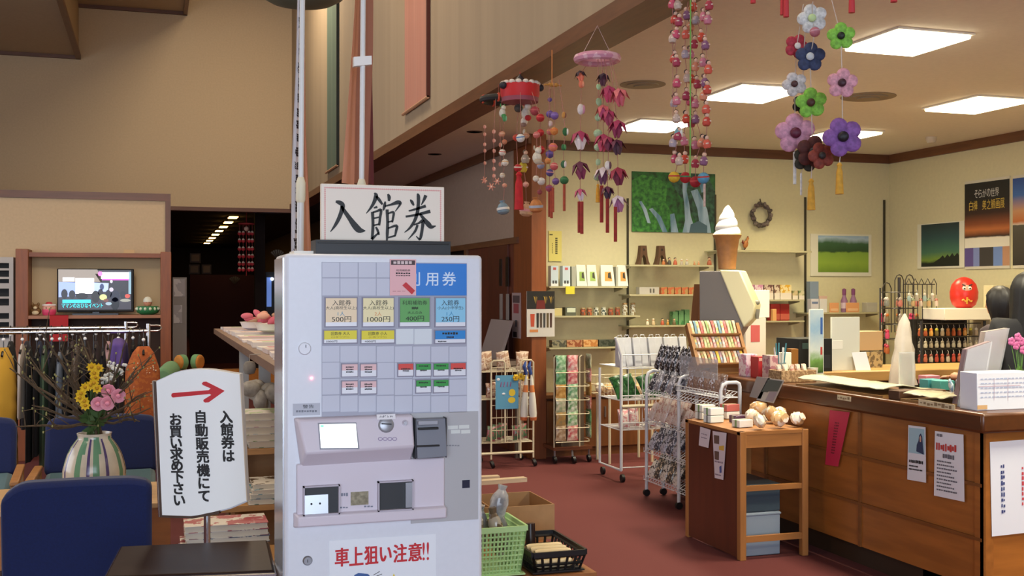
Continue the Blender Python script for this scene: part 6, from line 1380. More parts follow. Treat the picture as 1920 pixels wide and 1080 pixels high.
# ------------------------------------------------------------------ shelves on the back wall
BK = YB
GLS = mat('#c9c6a2', .15, alpha=.55)
for i, (px, y0, y1) in enumerate(((1177,372,745),(1341,365,700),(1510,370,700),(1658,375,700))):
    x = PY(px, 500, BK-.01).x; b = MB(mat('#4a463a', .4, .5)); b.box(x-.009, x+.009, BK-.018, BK, PY(px,y1,BK).z, PY(px,y0,BK).z)
    b.build('shelf_rail', loc=V(x, BK-.01, PY(px,y1,BK).z), tags=(['slotted metal shelf rail on the back wall left of the waterfall picture','slotted metal rail right of the waterfall picture','slotted metal rail left of the meadow picture','slotted metal rail in the corner right of meadow picture'][i], 'shelf rail'))
SH = {}
def shelf(key, px0, px1, py, label, dep=.26):
    Y = BK-dep; a, c = PY(px0, py, Y), PY(px1, py, Y); z = PY((px0+px1)/2, py, Y).z
    t = thing('glass_shelf', label, 'shelf', V((a.x+c.x)/2, BK-dep/2, z-.012)); o0 = t.location.copy()
    MB(GLS).box(a.x, c.x, Y, BK-.002, z-.012, z).build('pane', t, loc=o0); MB(mat('#b5ae8a', .2)).box(a.x, c.x, Y-.003, Y, z-.014, z+.002).build('front_edge', t, loc=o0)
    for x in (a.x+.03, c.x-.03): MB(mat('#a39c80', .4, .2)).hexa([(x-.004,Y+.04,z-.025),(x+.004,Y+.04,z-.025),(x+.004,BK-.02,z-.055),(x-.004,BK-.02,z-.055),(x-.004,Y+.04,z-.012),(x+.004,Y+.04,z-.012),(x+.004,BK-.02,z-.012),(x-.004,BK-.02,z-.012)]).build('bracket', t, loc=o0)
    SH[key] = z; return z
shelf('a1', 1030, 1176, 537, 'upper glass shelf of white packets, left bay of the back wall')
shelf('a2', 1030, 1200, 592, 'middle glass shelf of jars, left bay of the back wall')
shelf('a3', 1030, 1170, 651, 'lower glass shelf of small boxes, left bay of the back wall')
shelf('b1', 1180, 1338, 497, 'top glass shelf with wooden stands below the waterfall picture')
shelf('b2', 1180, 1338, 552, 'middle glass shelf below the waterfall picture')
shelf('b3', 1180, 1338, 610, 'lower glass shelf with small figurines below the waterfall picture')
shelf('c0', 1344, 1522, 470, 'empty thin glass shelf below the wreath and rooster')
shelf('c1', 1344, 1508, 562, 'glass shelf of wrapped sweets below the wreath')
shelf('c2', 1344, 1508, 602, 'lower glass shelf behind the counter below the wreath')
shelf('d1', 1513, 1655, 586, 'glass shelf of boxes below the meadow picture')
GZ = BK-.20
def sx(px, Y=GZ): return PY(px, 545, Y).x
def sbox(name, px0, px1, hpx, key, h, label, cat, grp=None, face=None, Y=GZ, dp=.08, h2=None, ns=20, bev=.002, lift=0):
    z = SH[key]+.001+lift; ht = hpx*10.3/FOC*1.0; x0, x1 = sx(px0, Y), sx(px1, Y)
    b = MB(mat(h, .4, kind='blotch' if h2 else None, noise=(ns,.1) if h2 else None, h2=h2)); b.box(x0, x1, Y, Y+dp, z, z+ht)
    for (u0, v0, u1, v1, hh) in (face or []): b.m(mat(hh, .45)).box(x0+(x1-x0)*u0, x0+(x1-x0)*u1, Y-.002, Y, z+ht*(1-v1), z+ht*(1-v0))
    return b.build(name, loc=V((x0+x1)/2, Y+dp/2, z), bev=bev, tags=(label, cat, grp))
# left bay, upper: tall white packets
for i, (a, c) in enumerate(((1033,1047),(1055,1069))): sbox('tall_carton', a, c, 39, 'a1', '#c3d3da', ['tall pale blue carton with red mark, leftmost on the upper shelf','second tall pale blue carton with red mark on the upper shelf'][i], 'carton', 'pale blue cartons', [(.3,.08,.7,.2,'#c05a58'),(.2,.72,.45,.88,'#4a4a4a'),(.55,.72,.8,.88,'#4a4a4a'),(0,.85,1,1,'#dfe3e2')])
for i, (a, c, h) in enumerate(((1083,1100,'#8aa84a'),(1103,1120,'#9ab85a'),(1129,1152,'#d89a4a'),(1160,1177,'#d8944a'))):
    z = SH['a1']+.002; x0, x1 = sx(a), sx(c); t = thing('standing_pouch', ['white stand-up pouch with green print, left one','white stand-up pouch with green print, right one','larger white pouch with orange and black print, left one','larger white pouch with orange and black print, right one'][i], 'pouch', V((x0+x1)/2, GZ+.04, z), 0, 'white pouches on the upper shelf')
    ht = 41*10.3/FOC; xm = (x0+x1)/2
    MB(mat('#dcdcd0', .25)).hexa([(x0-.008,GZ,z),(x1+.008,GZ,z),(x1+.008,GZ+.09,z),(x0-.008,GZ+.09,z),(x0,GZ+.04,z+ht),(x1,GZ+.04,z+ht),(x1,GZ+.048,z+ht),(x0,GZ+.048,z+ht)]).build('pouch', t, loc=t.location.copy(), bev=.003)
    f = lambda u, v, o=-.003: V(x0+(x1-x0)*u, GZ+.04*v+o, z+ht*v)
    b = MB(mat(h, .4)); b.quad(f(.25,.25),f(.85,.25),f(.8,.68),f(.3,.68)); b.m(mat('#3a362a', .5)).quad(f(.5,.4,-.004),f(.8,.34,-.004),f(.75,.66,-.004),f(.55,.62,-.004)); b.build('print', t, loc=t.location.copy(), recalc=False, smooth=0)
for i, (a, c) in enumerate(((1072,1080),(1155,1159))): sbox('side_pouch', a, c, 38, 'a1', '#a9ab9c', ['grey pouch edge between cartons and green pouches','grey pouch edge between the orange printed pouches'][i], 'pouch', 'grey pouches on the upper shelf', dp=.1)
x = sx(1069, BK-.265); z = SH['a1']; b = MB(mat('#d8cf3a', .5)); b.box(x-.045, x+.045, BK-.268, BK-.264, z-.072, z+.0); b.build('yellow_price_tag', loc=V(x, BK-.266, z-.07), tags=('yellow price tag on the upper shelf edge of the left bay', 'price tag'))
# jars
jarm = {}
def jar(px, key, h, lid, label, grp, hpx=15, r=.026):
    c = V(sx(px), GZ+.03, SH[key]+.001); t = thing('jar', label, 'jar', c, 0, grp); ht = hpx*10.3/FOC
    MB(mat(h, .15, kind='blotch', noise=(45,.1), h2='#6a4a3a' if h[1] in '9abc' else '#c8c8ba')).lathe([(r*.9,0),(r,.006),(r,ht*.72),(r*.8,ht*.84),(r*.8,ht*.86)], 16, c).build('glass', t, loc=c)
    MB(mat(lid, .35, .3)).lathe([(r*.86,ht*.86),(r*.86,ht),(0,ht)], 16, c).build('lid', t, loc=c)
for i, (px, h, lid, nm, hp) in enumerate(((1095,'#b05a3a','#c8a878','reddish jar, leftmost on the jar shelf',15),(1107,'#b8623e','#c8a878','second reddish jar on the jar shelf',15),(1120,'#4a4f3e','#b8b89a','dark jar third from left on the jar shelf',16),(1134,'#3e4a44','#c0bfa8','dark jar with white label, fourth on the jar shelf',16),(1147,'#a8563a','#b89a6a','red brown jar fifth on the jar shelf',15),(1160,'#a04a32','#b08a5a','red brown jar sixth on the jar shelf',16),(1174,'#8a7a5a','#a98a5a','tall brown jar at the right end of the jar shelf',24))): jar(px, 'a2', h, lid, nm, 'jars on the middle shelf', hp)
jar(1189, 'a2', '#8f7f62', '#a98a5a', 'tall brown jar beyond the metal rail on the jar shelf', None, 24)
sbox('black_white_box', 1060, 1080, 16, 'a2', '#5a5e50', 'dark box with pale front left of the jars', 'box', None, [(.15,.1,.95,.6,'#c8cfb8')])
sbox('slanted_card', 1033, 1054, 14, 'a2', '#c8b97e', 'cream card block at the left end of the jar shelf', 'card', None, None)
for i, (a, c, h, h2, lb) in enumerate(((1035,1062,'#4a4a3e','#8a8268','dark mixed small box leftmost on the lower shelf'),(1063,1092,'#8a4a2e','#b88a62','reddish small box second on the lower shelf'),(1094,1121,'#b5763e','#d0a068','orange small box third on the lower shelf'),(1123,1158,'#2e352c','#4a4f44','dark green small box at the right of the lower shelf'))): sbox('low_box', a, c, 13, 'a3', h, lb, 'box', 'small boxes on the lower shelf', None, h2=h2, ns=30)
# wooden stands, figurines
def wstand(px, label):
    c = V(sx(px), GZ+.05, SH['b1']+.001); t = thing('wooden_stand', label, 'wooden stand', c); k = 10.3/FOC; DW = mat('#5a3c26', .6, kind='wood', noise=(9,.15))
    b = MB(DW)
    prf = lambda s: [(s*6*k, 38*k), (s*8*k, 18*k), (s*10*k, 8*k), (s*14*k, 0)]
    o = [(6*k,38*k),(8*k,18*k),(10.5*k,8*k),(14*k,0),(6*k,0),(4*k,14*k),(0,20*k)]; pts = [(a,z) for a,z in o] + [(-a,z) for a,z in reversed(o[:-1])]
    b.prism(pts, c+V(0,-.03,0), UX, UZ, (0,.07,0)); b.build('carved_block', t, loc=c, bev=.002)
    b = MB(mat('#2a1c12', .7)); b.prism([(2.2*k*math.cos(a*PI/5), 30*k+2.5*k*math.sin(a*PI/5)) for a in range(10)], c+V(0,-.0315,0), UX, UZ, (0,.003,0)); b.build('hole', t, loc=c)
wstand(1209, 'dark carved wooden stand, left one on the top shelf below waterfall picture'); wstand(1243, 'dark carved wooden stand, right one on the top shelf below waterfall picture')
def doll(px, key, hb, hh, label, hpx=16, grp=None, Y=GZ+.03):
    c = V(sx(px, Y), Y, SH[key]+.001); k = 10.3/FOC*hpx; t = thing('small_figurine', label, 'figurine', c, 0, grp)
    MB(mat(hb, .5)).lathe([(.22*k,0),(.27*k,.12*k),(.22*k,.42*k),(.12*k,.6*k),(0,.62*k)], 12, c).build('body', t, loc=c)
    MB(mat('#d8b08a', .5)).sph(c+V(0,0,.74*k), .17*k, 10, 8).build('head', t, loc=c); MB(mat(hh, .6)).sph(c+V(0,.03*k,.80*k), (.18*k,.17*k,.16*k), 10, 8).build('hair', t, loc=c)
for px, hb, hh, lb, hp in ((1244,'#b8703a','#3a2a1a','orange figurine before the right wooden stand',14),(1255,'#4a4438','#2a241c','dark figurine beside the right wooden stand',16),(1266,'#b85a3a','#2a2018','red orange figurine third on the top shelf',16),(1278,'#b9ad9a','#d8d2c4','pale figurine fourth on the top shelf',13),(1288,'#b8b2a6','#d0cabe','grey white figurine fifth on the top shelf',13),(1302,'#c98a58','#d8b08a','small orange pair figurine, left, on the top shelf',9),(1310,'#c98a58','#d8b08a','small orange pair figurine, right, on the top shelf',9),(1330,'#a85a3a','#5a3a28','reddish figurine beside the cone on the top shelf',18)): doll(px, 'b1', hb, hh, lb, hp)
sbox('folded_cloth', 1199, 1236, 14, 'b2', '#b2ada4', 'folded pale cloth with dark print on the middle shelf', 'cloth', None, [(.52,.2,.6,.8,'#5a5650'),(.68,.2,.76,.8,'#5a5650')])
for i in range(5): sbox('brown_round_box', 1240+13*i, 1251+13*i, 14, 'b2', '#a88a58', f'tan sweets box number {["one","two","three","four","five"][i]} from left on the middle shelf below the waterfall picture', 'box', 'tan boxes on the middle shelf', None, h2='#b8623e', ns=25)
for px, hb, hh, lb, hp in ((1214,'#d8cdb4','#d8cdb4','cream animal figurine, left, on the lower shelf',13),(1225,'#c8b08a','#d8cdb4','cream animal figurine, right, on the lower shelf',14),(1242,'#b85a3a','#2a1e18','red figurine with dark hair on the lower shelf',14),(1252,'#b8883a','#b8883a','golden figurine on the lower shelf',11),(1264,'#6a5a3a','#3a3a2a','olive figurine beside the green packs on lower shelf',14)): doll(px, 'b3', hb, hh, lb, hp)
for i in range(3): sbox('green_pack', 1262+11*i, 1271+11*i, 26+2*i, 'b3', '#3a7a48', ['left green pack','middle green pack','right green pack'][i]+' at the right of the lower shelf', 'pack', 'green packs on the lower shelf', None, Y=GZ+.07, h2='#6a9a6a', ns=18)
# bay right of the cone: wrapped sweets
for i, (a, c, h, h2, lb) in enumerate(((1399,1414,'#b87a96','#d8b8c0','mauve wrapped sweets, leftmost below the wreath'),(1415,1431,'#c98aa8','#dcc8cc','pink wrapped sweets second below the wreath'),(1433,1450,'#6a4a44','#c8b4a0','brown wrapped sweets third below the wreath'),(1452,1462,'#7a5a4a','#d0bfa6','narrow brown wrapped sweets below the wreath'),(1463,1484,'#d0a030','#e0cf9a','yellow wrapped sweets below the wreath'),(1486,1496,'#8a8a5a','#c8b48a','olive small wrapped sweets below the wreath'),(1498,1508,'#7a8a5a','#c8bf9a','green small wrapped sweets left of the metal rail'))):
    sbox('sweets_bundle', a, c, 30 if i < 5 else 18, 'c1', h, lb, 'sweets', 'wrapped sweets below the wreath', [(.0,.55,1,1,'#d9cfc0')], h2=h2, ns=24, bev=.008)
for i, (a, c, h, lb) in enumerate(((1446,1462,'#a82a28','red gift box, left one, on the shelf behind the counter'),(1463,1480,'#9a2422','red gift box, right one, on the shelf behind the counter'),(1449,1456,'#e0a868','small peach box before the red gift boxes'))): sbox('gift_box', a, c, 34 if i < 2 else 24, 'c2', h, lb, 'box', 'red gift boxes' if i < 2 else None, [(.0,.6,1,.95,'#b85a48')] if i < 2 else None, Y=GZ + (0 if i < 2 else -.05), dp=.08 if i < 2 else .04)
for i, (a, c, hp, h, lb, lift) in enumerate(((1519,1535,64,'#7a8a9c','grey blue tall pack left on the shelf below meadow picture',0),(1536,1551,34,'#c8a898','peach pack right of the grey blue pack',0),(1521,1535,28,'#c8c6cc','white and blue box front left below meadow picture',0),(1537,1551,28,'#cfcdc8','white box front right below meadow picture',0))): sbox('goods_box', a, c, hp, 'd1', h, lb, 'box', None, [(.1,.2,.9,.35,'#6a7a9a')] if i == 2 else None, Y=GZ+(.06 if i < 2 else -.04), dp=.07)
for i, (a, c, lb) in enumerate(((1556,1573,'orange pink price card, left one, below meadow picture'),(1587,1611,'orange pink price card, right one, below meadow picture'))): sbox('orange_card', a, c, 20, 'd1', '#d89a68', lb, 'card', None, [(.1,.6,.9,.85,'#e0b48a')], Y=GZ-.05, dp=.01)
for i, px in enumerate((1585, 1602)):
    c = V(sx(px), GZ+.02, SH['d1']+.001); t = thing('purple_bottle', ['purple bottle, left one, behind the orange card','purple bottle, right one, behind the orange card'][i], 'bottle', c, 0, 'purple bottles'); k = 10.3/FOC
    MB(mat('#8f6a8a', .25)).lathe([(6.5*k,0),(7*k,4*k),(7*k,24*k),(3.5*k,34*k),(3*k,38*k)], 16, c).build('bottle', t, loc=c); MB(mat('#7a3f6a', .4)).lathe([(4*k,36*k),(4.2*k,48*k),(0,50*k)], 14, c).build('cap', t, loc=c); MB(mat('#c8b4c0', .5)).lathe([(7.1*k,8*k),(7.1*k,20*k)], 16, c).build('paper_label', t, loc=c)
sbox('grey_pack', 1625, 1645, 20, 'd1', '#b0aca2', 'pale grey pack at the right of the shelf below meadow picture', 'pack')
# cabinet under the shelves
cbx0, cbx1 = 3.47, 7.40
cb = thing('base_cabinet', 'long brown timber cabinet along the foot of the back wall', 'cabinet', V(5.4, 9.86, 0)); cz = PY(1140,738,9.70).z
MB(mat('#7a4a24', .5, kind='woodx', noise=(4,.1))).box(cbx0, cbx1, 9.70, BK-.002, cz-.03, cz).build('top', cb, loc=cb.location.copy())
MB(mat('#6e3f1e', .5, kind='wood', noise=(4,.12))).box(cbx0, cbx1, 9.73, BK-.002, .0, cz-.03).build('body', cb, loc=cb.location.copy())
for k in range(6):
    xa = cbx0+.02+(cbx1-cbx0-.04)*k/6; xb = cbx0+.0+(cbx1-cbx0-.04)*(k+1)/6; dd = MB(mat('#7a4822', .5, kind='wood', noise=(4,.12))).box(xa, xb, 9.712, 9.73, .08, cz-.05).build('door', cb, loc=cb.location.copy(), bev=.003)
    MB(STEEL).box(xb-.05, xb-.035, 9.70, 9.712, cz-.22, cz-.12).build('handle', dd, loc=cb.location.copy())
# ------------------------------------------------------------------ pictures on the walls
def wallpic(name, rect, label, frame, draw, border=(0,0,0,0), Y=BK, cat='poster'):
    a, c = PY(rect[0], rect[1], Y-.012), PY(rect[2], rect[3], Y-.012); ctr = V((a.x+c.x)/2, Y-.012, c.z)
    t = thing(name, label, cat, ctr); MB(mat(frame, .5)).box(a.x, c.x, Y-.012, Y, c.z, a.z).build('backing', t, loc=ctr)
    x0, x1, z0, z1 = a.x+(c.x-a.x)*border[0], c.x-(c.x-a.x)*border[1], c.z+(a.z-c.z)*border[3], a.z-(a.z-c.z)*border[2]
    draw(t, ctr, lambda u, v, o=0.: V(x0+(x1-x0)*u, Y-.0125-o, z1-(z1-z0)*v)); return t
def d_fall(t, c, f):
    b = MB(mat('#2f7a38', .5, kind='mottle', noise=(16,.1), h2='#17351f')); b.quad(f(0,0,.0005),f(1,0,.0005),f(1,1,.0005),f(0,1,.0005)); b.m(mat('#4a983c', .5, kind='mottle', noise=(26,.1), h2='#1f5a2c')); b.add([f(u,v,.001) for u,v in ((0,.15),(.12,.05),(.3,.1),(.42,.2),(.4,.5),(.5,.75),(.42,1),(0,1))], [tuple(range(8))])
    b.m(mat('#3a6a50', .5, kind='mottle', noise=(20,.1), h2='#16302c')).add([f(u,v,.0012) for u,v in ((.42,.1),(.6,0),(.9,0),(1,.3),(1,1),(.85,1),(.6,.45))], [tuple(range(7))]); b.build('foliage', t, loc=c, recalc=False, smooth=0)
    b = MB(mat('#a9c4d6', .4, kind='drape', noise=(9,.1), h2='#3f7590'))
    for pts in (((.60,.12),(.67,.10),(.65,.3),(.68,.5),(.70,.72),(.74,.9),(.68,1),(.60,1),(.63,.8),(.62,.5),(.60,.3)), ((.2,.62),(.24,.6),(.34,.74),(.42,1),(.36,1),(.29,.78)), ((.08,.5),(.11,.49),(.17,.62),(.22,.86),(.18,.85),(.13,.64)), ((.70,.3),(.78,.26),(.9,.6),(.95,1),(.82,1),(.78,.6)), ((.45,.7),(.5,.68),(.55,1),(.46,1)), ((.80,.15),(.85,.13),(.88,.3),(.83,.32))): b.add([f(u,v,.0018) for u,v in pts], [tuple(range(len(pts)))])
    b.m(mat('#4a6a78', .4)).add([f(u,v,.0022) for u,v in ((.7,.86),(.8,.8),(.9,.88),(.9,1),(.68,1))], [tuple(range(5))]); b.build('waterfall', t, loc=c, recalc=False, smooth=0)
wallpic('waterfall_picture', (1185,321,1341,437), 'large picture of a waterfall in green forest on the back wall', '#3a5a3a', d_fall)
def d_mead(t, c, f):
    b = MB(gradient_mat('meadow_print', [(0,'#5a7a22'),(.3,'#8aa83a'),(.52,'#7fa03a'),(.56,'#2a4a26'),(.75,'#3a5f3a'),(.86,'#a9c0cc'),(1,'#5f8fc0')], 2, 0, (f(0,0)-f(0,1)).z+.08, noise=.18, nscale=7)); b.quad(f(0,0,.0005),f(1,0,.0005),f(1,1,.0005),f(0,1,.0005)); b.build('print', t, loc=c, recalc=False, smooth=0)
wallpic('meadow_picture', (1520,438,1634,518), 'picture of a green meadow and forest with white border on back wall', '#d9d6c0', d_mead, (.12,.05,.04,.09))
def d_not(t, c, f):
    b = MB(mat('#5a552a', .6)); 
    for k in range(8): b.quad(f(.50,.22+.07*k,.001),f(.68,.22+.07*k,.001),f(.68,.27+.07*k,.001),f(.5,.27+.07*k,.001))
    for k in range(6): b.quad(f(.25,.4+.06*k,.001),f(.3,.4+.06*k,.001),f(.3,.44+.06*k,.001),f(.25,.44+.06*k,.001))
    b.quad(f(.05,.1,.001),f(.3,.1,.001),f(.3,.14,.001),f(.05,.14,.001)); b.build('lettering', t, loc=c, recalc=False, smooth=0)
wallpic('yellow_notice', (1029,433,1053,490), 'yellow notice with vertical lettering beside the timber post', '#dccf72', d_not, cat='notice')
c = PY(1427, 403, BK-.04); t = thing('wreath', 'dark twig wreath hanging on the back wall', 'wreath', c); k = 10.4/FOC
b = MB(mat('#6a5f54', .8, noise=(30,.15))); rr2 = random.Random(2)
for ring in range(6):
    ph = rr2.uniform(0,6); b.tube([c+V((20+3*math.sin(a*5+ph))*k*math.cos(a), 3*k*math.sin(a*7+ph), (21+3.2*math.sin(a*4+ph*2))*k*math.sin(a)) for a in [2*PI*i/40 for i in range(40)]], 2.0*k, 5, closed=True)
b.build('twig_ring', t, loc=c)
for i in range(14):
    a = 2*PI*i/14; b = MB(mat(['#7a6e64','#5a4f48','#6f6058'][i % 3], .8)); q = c+V(21*k*math.cos(a), -3*k, 22*k*math.sin(a)); [b.sph(q+V(rr2.uniform(-3,3)*k, rr2.uniform(-2,1)*k, rr2.uniform(-3,3)*k), 3.2*k, 7, 5) for _ in range(3)]; b.build('cone_cluster', t, loc=c)
MB(mat('#3a3028', .8)).tube([c+V(0,0,24*k), c+V(0,.02,33*k)], 1.2*k, 5).build('hanging_loop', t, loc=c)
c = PY(1398, 458, BK-.03); t = thing('rooster_ornament', 'small orange brown rooster ornament on the wall below the wreath', 'ornament', c)
b = MB(mat('#b8743a', .5)); b.sph(c, (6*k,3*k,8*k), 12, 8, (0,.3,0)); b.tube([c+V(2*k,0,5*k), c+V(4.5*k,0,11*k)], [3*k,2.4*k], 8); b.sph(c+V(5*k,0,12*k), 2.8*k, 8, 6); b.build('body', t, loc=c); b = MB(mat('#7a2f1e', .5)); b.tube([c+V(-3*k,0,0), c+V(-7*k,0,4*k), c+V(-6*k,0,9*k)], [2*k,2.5*k,1*k], 6); b.sph(c+V(5*k,0,15*k), (2*k,1*k,1.6*k), 8, 5); b.tube([c+V(0,0,-7*k), c+V(0,.02,-11*k)], 1*k, 5); b.build('tail', t, loc=c)
# right wall posters
def rpic(name, q, label, back, cat='poster'):
    P = [PX(*k, XR-.012) for k in q]; y0 = P[0].y; y1 = P[1].y; zt2, zb2 = P[0].z, P[3].z; ctr = V(XR-.012, (y0+y1)/2, zb2)
    t = thing(name, label, cat, ctr); MB(mat(back, .5)).box(XR-.012, XR-.001, min(y0,y1), max(y0,y1), zb2, zt2).build('backing', t, loc=ctr)
    return t, ctr, lambda u, v, o=0.: V(XR-.0125-o, y0+(y1-y0)*u, zt2-(zt2-zb2)*v)
t, c, f = rpic('aurora_picture', ((1720,421),(1808,413),(1808,499),(1720,504)), 'night sky picture with green glow and white side borders on right wall', '#d9d6c0')
hz = (f(0,0)-f(0,1)).z
b = MB(gradient_mat('aurora_print', [(0,'#0c140e'),(.12,'#141f16'),(.2,'#6f8a34'),(.36,'#3f6a52'),(.65,'#26494a'),(1,'#1a2c30')], 2, 0, hz, noise=.16, nscale=5)); b.quad(f(.09,.02,.0005),f(.9,.02,.0005),f(.9,.96,.0005),f(.09,.96,.0005)); b.build('print', t, loc=c, recalc=False, smooth=0)
b = MB(mat('#0f1610', .5)); b.add([f(u,v,.001) for u,v in ((.09,.96),(.09,.9),(.35,.88),(.5,.78),(.56,.72),(.6,.78),(.66,.7),(.7,.76),(.76,.68),(.8,.75),(.86,.68),(.9,.74),(.9,.96))], [tuple(range(13))]); b.build('tree_line', t, loc=c, recalc=False, smooth=0)
t, c, f = rpic('night_poster', ((1809,341),(1893,330),(1893,502),(1809,505)), 'tall dark poster with sunset glow and yellow lettering on right wall', '#cfc9b4')
hz = (f(0,0)-f(0,1)).z
b = MB(gradient_mat('night_print', [(0,'#d8cfc0'),(.345,'#e8dcc4'),(.36,'#2a1c16'),(.44,'#c0703a'),(.5,'#8a4a26'),(.62,'#3a2018'),(.75,'#1a1614'),(1,'#141416')], 2, 0, hz, noise=.03, nscale=6)); b.quad(f(0,.03,.0005),f(1,.03,.0005),f(1,.66,.0005),f(0,.66,.0005)); b.build('upper_print', t, loc=c, recalc=False, smooth=0)
b = MB(mat('#e2dcc8', .5)); b.quad(f(0,.66,.0006),f(1,.66,.0006),f(1,.76,.0006),f(0,.76,.0006))
for u0, u1, h in ((0,.2,'#5a4a86'),(.2,.34,'#7a86b8'),(.34,.65,'#3a3634'),(.65,.85,'#6f8ac0'),(.85,1,'#b88a6a')): b.m(mat(h, .5)).quad(f(u0,.76,.0006),f(u1,.76,.0006),f(u1,.97,.0006),f(u0,.97,.0006))
b.build('lower_prints', t, loc=c, recalc=False, smooth=0)
def rtext(b, txt, f, u0, u1, v0, v1):
    for i, chh in enumerate(txt):
        a = u0+(u1-u0)*(i+.5)/len(txt); O = f(a, (v0+v1)/2, .0015); wd = abs((f(u1,0)-f(u0,0)).y)/len(txt)*.9; b.fit(chh, O, (f(1,0)-f(0,0)), UZ, wd, abs((f(0,v0)-f(0,v1)).z), .0)
b = MB(mat('#c9c8c0', .5)); rtext(b, 'そらがの世界', f, .22, .78, .11, .20); b.build('title_lettering', t, loc=c, recalc=False, smooth=0)
b = MB(mat('#d0b34a', .5)); rtext(b, '白樺 美之観画展', f, .10, .90, .23, .34); b.build('subtitle_lettering', t, loc=c, recalc=False, smooth=0)
t, c, f = rpic('sky_poster', ((1899,330),(1990,318),(1990,502),(1899,503)), 'tall poster with deep blue evening sky, cut by the right frame edge', '#cfc9b4')
hz = (f(0,0)-f(0,1)).z
b = MB(gradient_mat('sky_print', [(0,'#2a2620'),(.3,'#4a443a'),(.46,'#5a5648'),(.465,'#d8c8b0'),(.5,'#c8743a'),(.62,'#d09a6a'),(.78,'#3f6aa8'),(1,'#24468a')], 2, 0, hz, noise=.05, nscale=6)); b.quad(f(0,.03,.0005),f(1,.03,.0005),f(1,.97,.0005),f(0,.97,.0005)); b.build('print', t, loc=c, recalc=False, smooth=0)
# notices on the post and the corridor wall
t = wallpic('calendar_poster', (988,546,1040,631), 'calendar poster with dark pine picture on the timber post', '#c9c4bc', lambda t, c, f: None, Y=9.62)
a, c_ = PY(988,546,9.607), PY(1040,631,9.607); ctr = t.location.copy(); f = lambda u, v, o=0.: V(a.x+(c_.x-a.x)*u, 9.6075-o, a.z+(c_.z-a.z)*v)
b = MB(mat('#1c1a16', .5)); b.quad(f(0,0,.0005),f(1,0,.0005),f(1,.39,.0005),f(0,.39,.0005)); b.m(mat('#6a1e18', .5)).add([f(u,v,.001) for u,v in ((.36,.2),(.64,.2),(.66,.39),(.33,.39))], [(0,1,2,3)])
b.m(mat('#b8963a', .5))
for u in (.32,.68,.88):
    for k in (-1,0,1): b.add([f(u+.015*k,.28,.0014),f(u+.08*k,.10,.0014),f(u+.05*k+.02,.14,.0014)], [(0,1,2)])
b.build('pine_picture', t, loc=ctr, recalc=False, smooth=0)
b = MB(mat('#b84a2e', .5)); b.quad(f(.12,.5,.001),f(.28,.5,.001),f(.26,.78,.001),f(.14,.78,.001))
for k in range(5): b.m(mat(['#2a2622','#4a3a2a','#3a3a3a','#5a4a2a','#4a3028'][k], .5)).quad(f(.34+.12*k,.48,.001),f(.43+.12*k,.48,.001),f(.42+.12*k,.8,.001),f(.35+.12*k,.8,.001))
b.m(mat('#c8824a', .5)).quad(f(.1,.84,.001),f(.4,.84,.001),f(.4,.9,.001),f(.1,.9,.001)); b.build('calendar_print', t, loc=ctr, recalc=False, smooth=0)
def corr(name, rect, label, h, prints):
    P = [PX(*k, XW-.006) for k in ((rect[0],rect[1]),(rect[2],rect[1]),(rect[2],rect[3]),(rect[0],rect[3]))]; ctr = V(XW-.006, (P[0].y+P[1].y)/2, P[3].z)
    t = thing(name, label, 'poster', ctr); MB(mat(h, .5)).box(XW-.006, XW-.001, P[1].y, P[0].y, P[3].z, P[0].z).build('paper', t, loc=ctr)
    b = MB(mat('#5a4448', .5)); f = lambda u, v: V(XW-.0075, P[0].y+(P[1].y-P[0].y)*u, P[0].z+(P[3].z-P[0].z)*v)
    for (u0,v0,u1,v1,hh) in prints: b.m(mat(hh,.5)).quad(f(u0,v0),f(u1,v0),f(u1,v1),f(u0,v1))
    b.build('print', t, loc=ctr, recalc=False, smooth=0)
corr('narrow_poster', (960,549,976,633), 'narrow pinkish poster on the dark timber wall left of the post', '#b09a98', [(.1,.06,.9,.22,'#5a4a4c'),(.2,.24,.8,.45,'#9a4a50'),(.4,.6,.6,.75,'#5a5a62'),(.15,.86,.6,.98,'#2a2628')])
def doorglass(px0, px1, py0, py1, h, label, nm, cat):
    P = [PX(*k, XW-.004) for k in ((px0,py0),(px1,py0),(px1,py1),(px0,py1))]; b = MB(mat(h, .25)); b.box(XW-.006, XW+.002, P[1].y, P[0].y, P[3].z, P[0].z); return b, V(XW-.004,(P[0].y+P[1].y)/2,P[3].z)
dR = PX(955, 600, XW); dL = PX(919, 600, XW); dc = V(XW-.02, (dR.y+dL.y)/2, 0)
dd = thing('door_1', None, None, dc); dd['kind'] = 'structure'
DWD = mat('#5e2c1a', .45, kind='wood', noise=(5,.12))
MB(DWD).box(XW-.022, XW+.0, dR.y, dL.y, 0, 2.0).build('door_leaf', dd, loc=dc, bev=.003)
for a, c_, y0, y1, h in ((936,941,486,536,'#1a1412'),(948,953,482,537,'#1a1412'),(937,942,551,600,'#9a928a'),(949,954,551,600,'#9a928a')):
    P = [PX(a,y0,XW-.024), PX(c_,y1,XW-.024)]; MB(mat(h, .3)).box(XW-.026, XW-.02, P[1].y, P[0].y, P[1].z, P[0].z).build('glass_slit', dd, loc=dc)
P = [PX(910,599,3.12), PX(944,599,3.12)]; tt = PX(927,600,3.12)
b = MB(mat('#a89a94', .6)); y0, y1 = PX(946,640,3.16).y, PX(910,640,3.16).y; b.hexa([(3.10,y0,.90),(3.13,y0,.90),(3.13,y1,.90),(3.10,y1,.90),(3.22,y0,PX(930,600,3.16).z),(3.25,y0,PX(930,600,3.16).z),(3.25,y1,PX(930,600,3.16).z),(3.22,y1,PX(930,600,3.16).z)])
b.build('pinboard', loc=V(3.13,(y0+y1)/2,.90), tags=('plain greyish board leaning on a table by the dark timber wall', 'board'))
